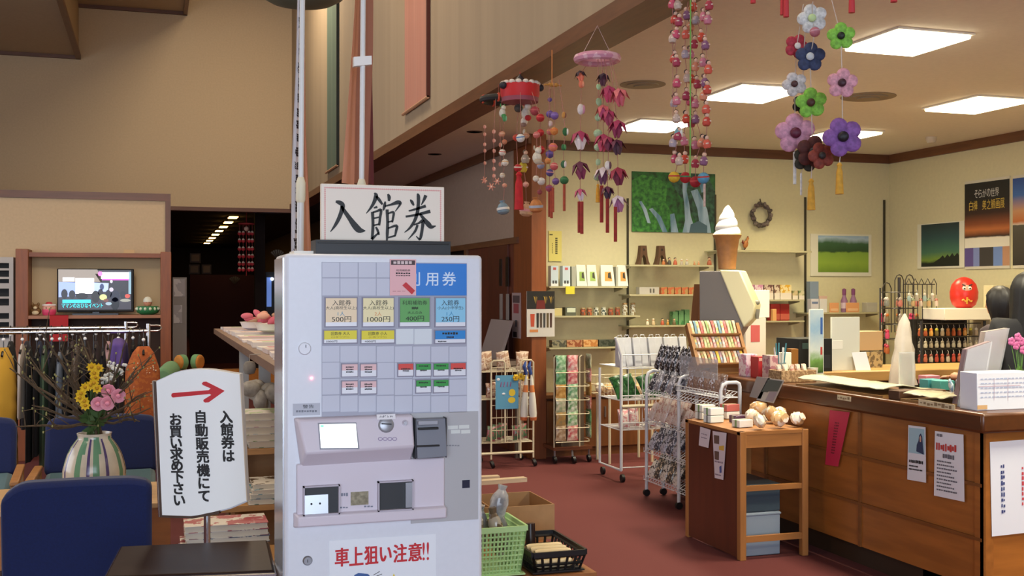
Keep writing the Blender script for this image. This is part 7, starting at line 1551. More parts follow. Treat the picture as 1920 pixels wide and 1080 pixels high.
b = MB(mat('#8a7a6e', .6)); b.box(2.75, 3.27, y0-.25, y1+.3, .86, .90); 
t = thing('side_table', 'narrow pale table under the greyish board beyond the cream wire rack', 'table', V(3.0,(y0+y1)/2,0)); b.build('tabletop', t, loc=t.location.copy())
for x in (2.79,3.22):
    for y in (y0-.2,y1+.25): MB(mat('#5a4a40', .6)).box(x-.02,x+.02,y-.02,y+.02,0,.86).build('leg', t, loc=t.location.copy())
# ceiling fittings
for px, py, r_, lb in ((1205,158,.16,'round dark ceiling vent left of the tall doll mobile'),(1628,181,.2,'dark ceiling vent behind the flower mobile')):
    p = PZ(px, py, ZC); b = MB(mat('#8a7c66', .6)); 
    for k in range(3): b.lathe([(r_*(1-.3*k)-.03,-.004-.008*k),(r_*(1-.3*k),-.004-.008*k),(r_*(1-.3*k),0),(r_*(1-.3*k)-.03,0)], 28, (p.x,p.y,ZC-.001))
    b.m(mat('#5a5042', .7)).lathe([(r_*.95,-.003),(0,-.003)], 28, (p.x,p.y,ZC)); b.build('ceiling_vent', loc=V(p.x,p.y,ZC-.01), tags=(lb, 'vent'))
p = PZ(1746, 257, ZC); b = MB(mat('#c8bca4', .5)); b.lathe([(.05,0),(.05,-.03),(.035,-.055),(0,-.06)], 18, (p.x,p.y,ZC)); b.build('smoke_detector', loc=V(p.x,p.y,ZC-.03), tags=('small smoke detector on the shop ceiling near the right wall', 'smoke detector'))
for px, py in ((890,247),(815,289)):
    p = PZ(px, py, ZC); b = MB(mat('#4a4038', .6)); b.lathe([(.07,-.004),(.075,0)], 18, (p.x,p.y,ZC)); b.lathe([(.05,-.006),(0,-.006)], 18, (p.x,p.y,ZC)); b.build('ceiling_speaker', loc=V(p.x,p.y,ZC-.004), tags=('round dark fitting in the corridor ceiling, '+('nearer' if px == 890 else 'farther')+' one', 'ceiling fitting'))
# ------------------------------------------------------------------ charm racks, red round doll and staff
kY = 7.9
def kx(px, Y=kY): return PY(px, 600, Y).x
def kz_(py, Y=kY, px=1780): return PY(px, py, Y).z
t = thing('charm_rack', 'black wire rack of hanging charms with white top shelf near the right wall', 'rack', V(kx(1790), kY+.15, 0)); to_ = t.location.copy()
MB(mat('#2a2622', .6)).box(kx(1725), kx(1850), kY+.24, kY+.26, .1, kz_(600)).build('back_panel', t, loc=to_)
b = MB(mat('#2a2826', .4))
for k in range(15): x = kx(1725)+(kx(1850)-kx(1725))*k/14; b.tube([(x,kY+.22,.1),(x,kY+.22,kz_(533) if k < 8 else kz_(600))], .004, 5)
for py in (533,560,600,630,665): b.tube([(kx(1725),kY+.22,kz_(py)),(kx(1850 if py >= 600 else 1785),kY+.22,kz_(py))], .004, 5)
for k in range(5):
    xx = kx(1730+12*k); b.tube([(xx,kY+.22,kz_(533)),(xx+.03,kY+.22,kz_(522)),(xx+.06,kY+.22,kz_(533))], .004, 5)
b.build('wire_grid', t, loc=to_, smooth=0)
MB(mat('#ece6d4', .4)).box(kx(1762), kx(1850), kY-.06, kY+.24, kz_(600), kz_(578)).build('top_shelf', t, loc=to_, bev=.006)
for x in (kx(1728), kx(1846)):
    for y in (kY, kY+.24): MB(mat('#2a2826', .4)).tube([(x,y,0),(x,y,kz_(602))], .012, 8).build('upright', t, loc=to_)
rr = random.Random(77)
for py in (607, 632, 655): MB(mat('#3a3632', .4)).tube([(kx(1730),kY+.06,kz_(py)),(kx(1848),kY+.06,kz_(py))], .005, 5).build('hanging_bar', t, loc=to_)
CH = {}
def charm(p, h, h2, ln, label, grp, r=.016):
    key = (h, h2, ln, r)
    if key not in CH:
        o = thing('charm', label, 'charm', p, 0, grp)
        MB(mat('#d8d0c0', .4)).tube([(0,.004,0),(0,-.004,-.012),(0,-.002,-ln*.35)], .0022, 4).build('cord', o)
        MB(mat(h, .5)).sph((0,0,-ln*.45), (r,r*.7,r), 9, 6).build('bead', o)
        b = MB(mat(h2, .5)); b.tube([(0,0,-ln*.5),(0,0,-ln*.75),(0,0,-ln)], [r*.7,r*1.1,r*.9], 8); b.build('body', o); CH[key] = o; return o
    return dup(CH[key], p, rr.uniform(-.4,.4), label, grp)
row1 = [('#c87a3a','#c8622e'),('#b89a3a','#a8522a'),('#c8702e','#d8a04a'),('#c8c03a','#6a5a2a'),('#d8d0b8','#c8b08a'),('#b87a3a','#a9652a')]
for i in range(11): h, h2 = row1[i % 6]; charm((kx(1733+10.6*i), kY+.057, kz_(607)-.0105), h, h2, .095, 'orange or yellow charm in the top row of the black charm rack', 'charms in the top row of charm rack')
row2 = [('#8a8274','#b0a68e'),('#a89c84','#c8bda2'),('#7a7060','#a89a80')]
for i in range(11): h, h2 = row2[i % 3]; charm((kx(1733+10.6*i), kY+.057, kz_(632)-.0105), h, h2, .082, 'greyish cream charm in the middle row of the black charm rack', 'charms in the middle row of charm rack')
row3 = [('#a83a2e','#b8442e'),('#b8523a','#c06a4a'),('#8a4a3a','#c8b49a')]
for i in range(11): h, h2 = row3[i % 3]; charm((kx(1733+10.6*i), kY+.057, kz_(655)-.0105), h, h2, .10, 'reddish charm in the bottom row of the black charm rack', 'charms in the bottom row of charm rack')
row0 = [('#c8c0b0','#9ab0ac'),('#8a9a7a','#b89a6a'),('#d8d4c8','#a8a090'),('#a86a5a','#c8b8a8')]
for i in range(8): h, h2 = row0[i % 4]; charm((kx(1731+7.4*i), kY+.185, kz_(543+(i%2)*10)), h, h2, .10, 'pale charm hanging on the upper wire grid left of the red doll', 'charms on the upper wire grid')
# spinner of charms left of it
sY2 = 8.35; sc = V(kx(1686, sY2), sY2, 0); t = thing('charm_spinner', 'black spinner stand of charms with wire loops on top, left of charm rack', 'rack', sc)
MB(BLACK).lathe([(0,0),(.22,0),(.22,.03),(.04,.06),(0,.06)], 24, sc).build('base', t, loc=sc)
MB(mat('#3a3632', .4)).tube([sc+V(0,0,.05), sc+V(0,0,kz_(520,sY2,1686))], .014, 10).build('pole', t, loc=sc)
b = MB(mat('#3a3632', .4))
for dx in (-.13,-.0,.11): 
    z0 = kz_(560,sY2,1686); z1 = kz_(515 if dx > -.1 else 530,sY2,1686); b.tube([sc+V(dx-.045,0,z0-.3), sc+V(dx-.045,0,z1-.05), sc+V(dx-.025,0,z1-.01), sc+V(dx,0,z1), sc+V(dx+.025,0,z1-.01), sc+V(dx+.045,0,z1-.05), sc+V(dx+.045,0,z0-.3)], .005, 5)
b.tube([sc+V(-.2,0,kz_(540,sY2,1686)), sc+V(-.2,0,.5)], .008, 6); b.build('wire_loops', t, loc=sc)
for lv, py in enumerate((548,578,608,636)):
    z = kz_(py,sY2,1686); MB(mat('#3a3632', .4)).tube([sc+V(.15*math.cos(2*PI*i/20), .15*math.sin(2*PI*i/20), z) for i in range(20)], .004, 5, closed=True).build('ring', t, loc=sc)
    cc = [[('#c8beb0','#8a8a7a'),('#b8a898','#c87a6a')],[('#d83a6a','#e0486a'),('#c8702e','#7a6a4a'),('#c8c0b0','#a89a86')],[('#c87a3a','#a86a2e'),('#d83a5a','#d8486a'),('#8a5a3a','#6a5a4a')],[('#d04a5a','#b8622e'),('#4a4a42','#7a6a5a')]][lv]
    for i in range(8):
        a = 2*PI*i/8+.2; h, h2 = cc[i % len(cc)]
        charm(sc+V(.15*math.cos(a), .15*math.sin(a), z-.0105), h, h2, .115, f'charm hanging on the {["top","second","third","lowest"][lv]} ring of the black spinner stand', f'charms on the {["top","second","third","lowest"][lv]} ring of spinner', .019)
# red round doll on the white shelf
c = V(kx(1818), kY+.07, kz_(578)+.002); k = 9.55/FOC; t = thing('red_round_doll', 'round red papier-mache doll with pale face on the white shelf', 'doll', c)
MB(mat('#cf2f22', .35)).lathe([(14*k,0),(21*k,6*k),(25*k,18*k),(25.5*k,30*k),(22*k,44*k),(14*k,54*k),(5*k,58*k),(0,58.5*k)], 28, c).build('body', t, loc=c)
e3 = V(-.45,-.89,0); b = MB(mat('#d8a890', .5)); b.sph(c+e3*19*k+V(0,0,34*k), (11*k,6*k,11*k), 16, 10, (0,0,R(-27))); b.build('face', t, loc=c)
b = MB(mat('#e8e2d8', .4)); 
for s2 in (-1,1): b.sph(c+e3*24*k+V(.89,-.45,0)*s2*5*k+V(0,0,37*k), (3.4*k,2*k,3.6*k), 10, 7, (0,0,R(-27)))
b.build('eye', t, loc=c); b = MB(mat('#3a332c', .5))
for s2 in (-1,1): b.sph(c+e3*25.6*k+V(.89,-.45,0)*s2*5*k+V(0,0,36.5*k), 1.5*k, 8, 6); b.tube([c+e3*24*k+V(.89,-.45,0)*s2*9*k+V(0,0,44*k), c+e3*25*k+V(.89,-.45,0)*s2*3*k+V(0,0,42*k)], 1.3*k, 6)
b.build('brow', t, loc=c); b = MB(mat('#d8a83a', .4)); b.tube([c+e3*24.5*k+V(.89,-.45,0)*s2*k*j+V(0,0,(14+2*math.sin(j*.7))*k) for j in range(-9,10,2)], 1.4*k, 6); b.tube([c+e3*22*k+V(0,0,8*k), c+e3*25*k+V(0,0,20*k)], 2*k, 6); b.build('gold_pattern', t, loc=c)
boxthing('cream_carton', 1862, 1915, 533, 575, kY+.12, .12, '#dcd2a8', 'cream carton on the wall shelf behind the staff, right of the red doll', 'carton', z=kz_(578))
x0, x1 = kx(1853), kx(1925); b = MB(mat('#c8bc98', .5)); b.box(x0+.02, min(x1, XR-.02), kY+.0, kY+.42, .0, kz_(578)-.001); b.build('cupboard', loc=V((x0+x1)/2, kY+.27, 0), bev=.004, tags=('pale cupboard behind the staff carrying the cream carton', 'cupboard'))
# staff: bodies grown on a skeleton
def person(name, label, feet, facing, hgt, hair_h, coat, hairlen):
    t = thing(name, label, 'person', feet, facing)
    s = hgt/1.6
    J = {'pelvis':(0,0,.88,.115),'waist':(0,-.005,1.02,.10),'chest':(0,-.01,1.20,.125),'neckb':(0,.0,1.345,.06),'neck':(0,-.01,1.40,.048),
         'shL':(.165,0,1.30,.058),'elL':(.20,-.03,1.03,.042),'wrL':(.17,-.22,.97,.030),'haL':(.15,-.30,.97,.034),
         'shR':(-.165,0,1.30,.058),'elR':(-.20,-.03,1.03,.042),'wrR':(-.17,-.22,.97,.030),'haR':(-.15,-.30,.97,.034),
         'hiL':(.085,0,.80,.088),'knL':(.09,-.01,.45,.058),'anL':(.09,.02,.07,.040),'toL':(.095,-.13,.035,.035),
         'hiR':(-.085,0,.80,.088),'knR':(-.09,-.01,.45,.058),'anR':(-.09,.02,.07,.040),'toR':(-.095,-.13,.035,.035)}
    E = [('pelvis','waist'),('waist','chest'),('chest','neckb'),('neckb','neck'),('chest','shL'),('shL','elL'),('elL','wrL'),('wrL','haL'),('chest','shR'),('shR','elR'),('elR','wrR'),('wrR','haR'),('pelvis','hiL'),('hiL','knL'),('knL','anL'),('anL','toL'),('pelvis','hiR'),('hiR','knR'),('knR','anR'),('anR','toR')]
    def skin(nm, keys, grow, m_, head):
        me = bpy.data.meshes.new(nm); ks = list(keys); vs = [tuple(c*s for c in J[q][:3]) for q in ks]; ed = [(ks.index(a), ks.index(c)) for a, c in E if a in ks and c in ks]
        me.from_pydata(vs, ed, []); me.materials.append(m_); o = bpy.data.objects.new(nm, me); COL.objects.link(o); o.parent = t
        md = o.modifiers.new('skin', 'SKIN'); md.use_smooth_shade = True
        sv = me.skin_vertices[0].data
        for i, q in enumerate(ks): r_ = (J[q][3]+grow)*s; sv[i].radius = (r_*(1.25 if q in ('chest','pelvis','waist') else 1), r_); sv[i].use_root = (i == 0)
        o.modifiers.new('sub', 'SUBSURF').render_levels = 1
        bpy.context.view_layer.update(); dg = bpy.context.evaluated_depsgraph_get(); m2 = bpy.data.meshes.new_from_object(o.evaluated_get(dg)); o.modifiers.clear(); o.data = m2
        if head:
            b = MB(m_); h0 = V(0,-.015,1.505)*s
            vs = []; n, kk = 20, 16
            for i in range(kk+1):
                a = PI*i/kk
                for j in range(n):
                    an = 2*PI*j/n; x = .074*math.sin(a)*math.cos(an); y = .094*math.sin(a)*math.sin(an); z = -.118*math.cos(a)
                    if z < -.02: f = 1-.32*((-z-.02)/.1); x *= f; y *= f if y > 0 else (1-.12*((-z-.02)/.1))
                    if y < -.05:
                        if abs(x) < .016 and -.04 < z < .02: y -= .016*(1-abs(z+.022)/.045)
                        if abs(abs(x)-.03) < .014 and -.004 < z < .022: y += .008
                        if abs(x) < .025 and -.075 < z < -.05: y -= .005
                    vs.append(h0+V(x,y,z)*s)
            b.add(vs, [(i*n+j, i*n+(j+1)%n, (i+1)*n+(j+1)%n, (i+1)*n+j) for i in range(kk) for j in range(n)])
            for sx_ in (-1,1): b.sph(h0+V(sx_*.076,.008,-.005)*s, (.012*s,.022*s,.032*s), 10, 8, (0,0,sx_*.3))
            for sx_, hk in ((1,'haL'),(-1,'haR')):
                hp = V(*J[hk][:3])*s
                for fi in range(4): q = hp+V((fi-1.5)*.018,-.02,-.005)*s; b.tube([q, q+V(0,-.035-.006*(fi in (1,2)),-.004)*s, q+V(0,-.058-.008*(fi in (1,2)),-.02)*s], [.0095*s,.009*s,.007*s], 8)
                q = hp+V(-sx_*.03,.01,-.005)*s; b.tube([q, q+V(-sx_*.02,-.03,-.004)*s, q+V(-sx_*.02,-.05,-.012)*s], [.011*s,.010*s,.008*s], 8)
            me2 = bpy.data.meshes.new(nm); bm = bmesh.new(); bm.from_mesh(m2)
            tmp = bpy.data.meshes.new('x'); tmp.from_pydata(b.v, [], b.f); bm.from_mesh(tmp); bmesh.ops.recalc_face_normals(bm, faces=bm.faces); bm.to_mesh(me2); bm.free(); me2.materials.append(m_)
            me2.polygons.foreach_set('use_smooth', [True]*len(me2.polygons)); o.data = me2
        return o
    skin('body', J, 0, mat('#c9967a', .55), True)
    skin('jacket', ['pelvis','waist','chest','neckb','shL','elL','wrL','shR','elR','wrR','hiL','hiR'], .02, mat(coat, .8), False)
    skin('trousers', ['pelvis','hiL','knL','anL','hiR','knR','anR'], .012, mat('#1c1c22', .85), False)
    b = MB(mat('#1e1e20', .6))
    for sx_ in (-1,1): b.sph(V(sx_*.092,-.06,.035)*s, (.045*s,.12*s,.035*s), 12, 8)
    b.build('shoes', t)
    h0 = V(0,-.015,1.505)*s; b = MB(mat(hair_h, .5, noise=(60,.2))); n, kk = 40, 18; vs = []; rh = random.Random(3); tp3 = .34 if hairlen < .2 else .02
    for i in range(kk+1):
        v = i/kk; 
        for j in range(n):
            an = 2*PI*j/n; fr = max(0., -math.sin(an))   # front of the head
            zt = .132; zb = -hairlen if fr < .35 else (-hairlen + (hairlen+.055)*min(1,(fr-.35)/.35))
            z = zt + (zb-zt)*v
            rad = math.sqrt(max(0., 1-(max(z,0)/.134)**2)) if z > 0 else 1-tp3*(-z/max(hairlen,.05))**1.5
            w_ = 1 + .03*math.sin(an*13+v*5)+rh.uniform(-.012,.012)
            vs.append(h0+V(.094*rad*math.cos(an)*w_, .008+.108*rad*math.sin(an)*w_, z)*s)
    b.add(vs, [(i*n+j, i*n+(j+1)%n, (i+1)*n+(j+1)%n, (i+1)*n+j) for i in range(kk) for j in range(n)] + [tuple(range(n-1,-1,-1)), tuple(kk*n+j for j in range(n))]); b.build('hair', t, smooth=1.2)
    return t
p1_ = PY(1926, 600, 5.45); person('person', 'person with long black hair and dark jacket behind the counter, at the frame edge', (p1_.x, p1_.y, 0), R(150), 1.63, '#0d0c0e', '#17171b', .27)
p2_ = PY(1877, 600, 6.35); person('person', 'person with black hair standing farther back beside the black charm rack', (p2_.x, p2_.y, 0), R(200), 1.55, '#141113', '#4a3f42', .15)
# ------------------------------------------------------------------ crates and boxes to the right of the ticket machine
BZ = .365
bt = thing('low_bench', 'low brown wooden bench under the baskets beside the ticket machine', 'bench', V(1.32, 4.95, 0)); bto = bt.location.copy()
MB(mat('#9a6236', .5, kind='woody', noise=(4,.1))).box(1.12, 1.78, 4.33, 5.95, BZ-.03, BZ).build('bench_top', bt, loc=bto)
for x in (1.17,1.72):
    for y in (4.38,5.88): MB(mat('#8a5630', .5)).box(x-.03,x+.03,y-.03,y+.03,0,BZ-.03).build('leg', bt, loc=bto)
def lattice_basket(name, x0, x1, y0, y1, z0, z1, h, label, nx, nz, flare=.02, bar=.004, rim=.010):
    t = thing(name, label, 'basket', V((x0+x1)/2,(y0+y1)/2,z0)); o0 = t.location.copy(); m_ = mat(h, .4)
    def corner(i, f): 
        sx_, sy_ = ((-1,-1),(1,-1),(1,1),(-1,1))[i]; e = flare*(f-1)
        return V((x0 if sx_ < 0 else x1)+sx_*e, (y0 if sy_ < 0 else y1)+sy_*e, z0+(z1-z0)*f)
    names = ('front_side','right_side','back_side','left_side')
    for i in range(4):
        b = MB(m_); j = (i+1) % 4; n_ = nx if i % 2 == 0 else max(4, int(nx*(y1-y0)/(x1-x0)))
        for k in range(n_+1): f = k/n_; b.tube([corner(i,0).lerp(corner(j,0),f), corner(i,1).lerp(corner(j,1),f)], bar, 4)
        for k in range(nz+1): f = k/nz; b.tube([corner(i,f), corner(j,f)], bar*1.05, 4)
        b.tube([corner(i,.0)+V(0,0,rim*.5), corner(j,.0)+V(0,0,rim*.5)], rim*.7, 5); b.build(names[i], t, loc=o0, smooth=0)
    b = MB(m_); 
    for i in range(4): a, c_ = corner(i,1), corner((i+1)%4,1); d = V(0,0,.022); out = ((a+c_)/2-V((x0+x1)/2,(y0+y1)/2,z1)); out.z = 0; out = out.normalized()*rim; b.hexa([a, c_, c_+out, a+out, a+d, c_+d, c_+out+d, a+out+d])
    b.build('rim', t, loc=o0); b = MB(m_); b.box(x0+flare*-1+.02, x1-.0, y0+.005, y1-.005, z0, z0+.006); b.build('bottom', t, loc=o0)
    return t
lattice_basket('green_basket', 1.14, 1.475, 4.36, 4.64, BZ+.006, BZ+.19, '#b4da98', 'pale green plastic lattice basket of wrapped goods beside the ticket machine', 20, 9, .02)
lattice_basket('black_basket', 1.505, 1.735, 4.35, 4.74, BZ+.006, BZ+.075, '#17181a', 'shallow black plastic basket of cream rolls right of the green basket', 6, 2, .02, .006)
rr = random.Random(5)
for i in range(6):
    p = V(1.20+.044*i, 4.445+.10*(i%2), BZ+.165); b_ = blob_pack(p, (.034,.034,.11), [mat('#a39a8e', .15, kind='blotch', noise=(14,.1), h2='#6a5a48'), mat('#b8b2a8', .15, kind='blotch', noise=(12,.1), h2='#8a8a8a')][i%2], ['plastic wrapped goods at the left of the green basket','second plastic wrapped goods from left in the green basket','third plastic wrapped goods in the green basket','fourth plastic wrapped goods in the green basket, taller','fifth plastic wrapped goods in the green basket','plastic wrapped goods at the right end of the green basket'][i], 'wrapped_goods', 'packet', 'wrapped goods in the green basket', (rr.uniform(-.2,.2), rr.uniform(-.1,.1), i), 80+i)
p = V(1.40, 4.50, BZ+.275); blob_pack(p, (.04,.03,.085), mat('#d0cecb', .15, kind='mottle', noise=(14,.1), h2='#85868c'), 'crumpled clear plastic bag sticking up from the green basket', 'plastic_wrap', 'plastic bag', None, (0,R(14),0), 91)
for i in range(6):
    x = 1.597+.042*(i%3); z = BZ+.036+.038*(i//3); b = MB(mat('#d9c49a', .5)); y = 4.40+.055*(i%3)+.02*(i//3); b.tube([(1.535, y, z), (1.55, y, z), (1.68, y, z), (1.695, y, z)], [.014,.0185,.0185,.014], 12); b.build('cream_roll', loc=V(1.615, y, z-.0185), tags=(['lower front','lower middle','lower rear','upper front','upper middle','upper rear'][i]+' cream roll in the black basket', 'roll', 'cream rolls in the black basket'))
b = MB(mat('#2a1d1c', .25)); b.tube([(1.60,4.66,BZ+.016),(1.60,4.67,BZ+.15)], [.024,.022], 12); b.build('dark_jar', loc=V(1.60,4.65,BZ+.01), tags=('dark jar standing at the back of the black basket', 'jar'))
def carton(name, x0, x1, y0, y1, h, label, hh, rot=0):
    t = thing(name, label, 'cardboard box', V((x0+x1)/2,(y0+y1)/2,BZ), rot); m_ = mat('#b08a5e', .8, noise=(20,.05)); m2 = mat('#9a744a', .8); w2, d2, th = (x1-x0)/2, (y1-y0)/2, .006
    b = MB(m_); b.box(-w2,w2,-d2,-d2+th,0,hh); b.build('front_wall', t); b = MB(m_); b.box(-w2,w2,d2-th,d2,0,hh); b.build('back_wall', t)
    b = MB(m2); b.box(-w2,-w2+th,-d2+th,d2-th,0,hh); b.build('side_wall', t); b = MB(m2); b.box(w2-th,w2,-d2+th,d2-th,0,hh); b.build('side_wall', t); MB(m2).box(-w2+th,w2-th,-d2+th,d2-th,0,.006).build('bottom', t)
    return t
carton('cardboard_box', 1.51, 1.83, 4.98, 5.34, 0, 'open empty cardboard box behind the green basket, right one', .165)
carton('cardboard_box', 1.14, 1.49, 4.90, 5.30, 0, 'open cardboard box behind the green basket, half hidden by machine', .185)
b = MB(mat('#9a6a3e', .7)); b.box(1.14, 1.60, 5.48, 5.80, BZ, BZ+.17); b.build('brown_carton', loc=V(1.3,5.64,BZ), bev=.004, tags=('closed brown carton behind the open cardboard boxes', 'cardboard box'))
for i, (dx, y, rz, lb) in enumerate(((.30,5.56,.10,'long pale wooden slat lying on the brown carton, front one'),(.18,5.70,-.05,'shorter pale wooden slat lying on the brown carton, rear one'))):
    b = MB(mat('#d8c0a0', .6, kind='woodx', noise=(6,.08))); b.obox((1.28+dx, y, BZ+.17+.013), (.62,.05,.022), (0,0,rz)); b.build('timber_plank', loc=V(1.28+dx,y,BZ+.17), tags=(lb, 'slat'))
# ------------------------------------------------------------------ hanging mobiles
XH = XB-.05
OM = {}
def orn(kind, h, h2):
    key = (kind, h, h2)
    if key in OM: return OM[key]
    b = MB(mat(h, .75, noise=(110,.2) if kind == 'flower' else (60,.12)))
    if kind == 'ball': b.sph((0,0,0), (.022,.022,.021), 10, 7); b.m(mat(h2, .7)); b.sph((0,0,.004), (.0226,.0226,.008), 10, 5)
    elif kind == 'doll':
        b.lathe([(.016,-.034),(.021,-.022),(.019,-.004),(.011,.008),(0,.010)], 10); b.m(mat('#d9b39a', .6)).sph((0,-.002,.018), .0115, 8, 6); b.m(mat(h2, .7)).sph((0,.003,.022), (.0125,.0115,.0115), 8, 6); b.m(mat('#e0c8b8', .7)).obox((0,-.004,-.012), (.036,.026,.006))
    elif kind == 'flower':
        for a in range(5): an = a*2*PI/5+PI/2; b.sph((.021*math.cos(an),0,.021*math.sin(an)), (.0165,.007,.0165), 10, 7)
        b.m(mat(h2, .6)).sph((0,-.009,0), (.010,.007,.010), 8, 6)
    elif kind == 'fuchsia':
        for a in range(6):
            an = a*PI/3; d = V(math.cos(an), math.sin(an), 0); s_ = V(-math.sin(an), math.cos(an), 0)*.011
            b.add([V(0,0,.022), d*.020+s_+V(0,0,.010), d*.034+V(0,0,-.020), d*.020-s_+V(0,0,.010)], [(0,1,2,3)])
        b.m(mat(h2, .6))
        for a in range(4): an = a*PI/2+.4; d = V(math.cos(an), math.sin(an), 0); b.tube([V(0,0,.006), d*.011+V(0,0,-.012), d*.007+V(0,0,-.036)], [.008,.010,.003], 6)
    elif kind == 'pouch':
        b.lathe([(.014,-.030),(.026,-.022),(.028,-.004),(.018,.014),(.008,.022),(.013,.030),(0,.030)], 12, mod=lambda a, z: 1+.08*math.sin(6*a)); b.m(mat(h2, .6)).lathe([(.0285,-.012),(.0288,-.002)], 12)
    elif kind == 'tassel':
        b.lathe([(.004,0),(.009,-.008),(.006,-.014),(.010,-.03),(.013,-.10),(0,-.10)], 10)
    elif kind == 'cord':
        b.tube([(0,0,0),(0,0,-.10)], .0055, 6)
    elif kind == 'leaf':
        b.sph((0,0,0), (.017,.010,.022), 8, 6); b.m(mat(h2, .6)).sph((.009,-.004,0), (.008,.009,.018), 8, 6)
    elif kind == 'animal':
        b.sph((0,0,0), (.022,.02,.028), 10, 7); b.sph((.004,-.008,.032), .016, 8, 6); b.m(mat(h2, .7)); b.sph((-.012,0,.046), (.005,.005,.012), 6, 5); b.sph((.016,0,.046), (.005,.005,.012), 6, 5); b.sph((0,-.016,-.02), (.02,.01,.014), 8, 5)
    elif kind == 'star':
        for a in range(6): an = a*PI/3; d = V(math.cos(an), 0, math.sin(an)); b.tube([d*.004, d*.026], [.006,.002], 5)
        b.sph((0,0,0), .009, 8, 6); b.m(mat(h2, .6)).sph((0,-.006,0), .006, 6, 4)
    o = b.build({'ball':'temari_ball','doll':'cloth_doll','flower':'cloth_flower','fuchsia':'fuchsia_bloom','pouch':'cloth_pouch','tassel':'tassel','cord':'cord_tail','leaf':'cloth_leaf','animal':'cloth_animal','star':'bead_star'}[kind], recalc=kind != 'fuchsia')
    bpy.context.scene.collection.objects.unlink(o); OM[key] = o; return o
STR = mat('#b0605a', .7)
def mobile(label, grp_items, top_px, ring, string_h='#a06a60', spread=.10, strands=None, X=XH):
    top = PX(*top_px, X); t = thing('hanging_mobile', label, 'mobile', top); k0 = top.copy(); rr2 = random.Random(int(top_px[0]))
    if ring: ring(t, top)
    cols = {}
    for it in grp_items:
        kind, px, py, h, h2, sc = it[:6]
        colk = it[6] if len(it) > 6 else round(px/9)
        off = cols.setdefault(colk, [rr2.uniform(-spread, spread), []]); p = PX(px, py, X)
        dx = off[0]; p = PX(px, py, X+dx)
        e = orn(kind, h, h2); o = e.copy(); COL.objects.link(o); o.parent = t; o.location = p-k0; d = p.x*sth+p.y*cth; o.scale = (sc,)*3
        o.rotation_euler = (rr2.uniform(-.12,.12), rr2.uniform(-.15,.15), rr2.uniform(-.5,.5)) if kind not in ('tassel','cord') else (0,0,0)
        if kind == 'flower': o.rotation_euler = (0, rr2.uniform(-.5,.5), -R(25)+rr2.uniform(-.2,.2))
        off[1].append(p)
    for ck, (dx, ps) in cols.items():
        ps.sort(key=lambda p: -p.z); a = V(ps[0].x, ps[0].y, min(top.z, XTOP)) if (ps[0]-top).length < .5 and top.z > ps[0].z else None
        pts = ([V(ps[0].x*.6+top.x*.4, ps[0].y*.6+top.y*.4, top.z)] if a else []) + ps
        if len(pts) > 1: MB(mat(string_h, .7)).tube(pts, .0016, 4).build('string', t, loc=k0)
    return t
XTOP = 2.9
def cordup(t, top): MB(mat('#9a4a3a', .7)).tube([top, V(top.x, top.y, 2.845)], .0018, 4).build('hanging_cord', t, loc=top)
def s_of(p): return (p.x*sth+p.y*cth)/FOC
# 1 black ring with pink rabbit strings
def ring1(t, top):
    r_ = 30*s_of(top); b = MB(mat('#1d1b1c', .6)); b.tube([top+V(r_*math.cos(2*PI*i/24), r_*math.sin(2*PI*i/24), 0) for i in range(24)], 6.5*s_of(top), 8, closed=True); b.build('ring', t, loc=top)
    b = MB(mat('#c8472e', .6))
    for a in (0.1,1.6,3.1,4.4): q = top+V(r_*math.cos(a), r_*math.sin(a), 0); b.tube([q+V(0,.02*math.cos(i),.022*math.sin(i)) for i in [0,1,2,3,4,5]], .008, 6, closed=True)
    b.build('wrapping', t, loc=top); cordup(t, top)
I = []
PK, WH, RD, GR, YE, BL, VI = '#d8927e','#ded2c4','#b8242c','#3f7a48','#d0b03a','#7f98b0','#6a5098'
for (x, ys) in ((909,(238,252,271,283,306,340)),(926,(247,264,283,302,317,330))):
    for y in ys: I.append(('leaf', x, y, PK, '#e0b0a0', .62, x))
I += [('star',908,338,'#e09a84','#f0d0c0',1.0,909),('star',921,350,'#e09a84','#f0d0c0',1.0,926),('star',932,340,'#e09a84','#f0d0c0',.9,933)]
for y, kd, h, h2 in ((252,'leaf',PK,WH),(272,'leaf',PK,WH),(308,'leaf',PK,WH)): I.append((kd, 938, y, h, h2, .7, 936))
I += [('animal',942,212,'#dcdcd0','#3f8a4a',1.0,942),('leaf',946,222,'#4f9a60','#7ab08a',.9,942),('ball',942,251,'#d89a7a','#e0b89a',.8,942),('ball',946,266,'#d08a6a','#c86a4a',.75,942),('ball',942,286,'#e6ddd2','#c85a4a',1.0,942),('ball',947,305,'#e6e0d6','#d0a060',1.0,942),('ball',942,329,'#e2d8c8','#c8b090',.8,942),('ball',946,348,'#d8a08a','#c87a5a',.7,942),('pouch',943,389,'#7f98a8','#e0ded8',1.4,942)]
mobile('black ring mobile with strings of pink rabbits at the left of the mobiles', I, (935,187), ring1)
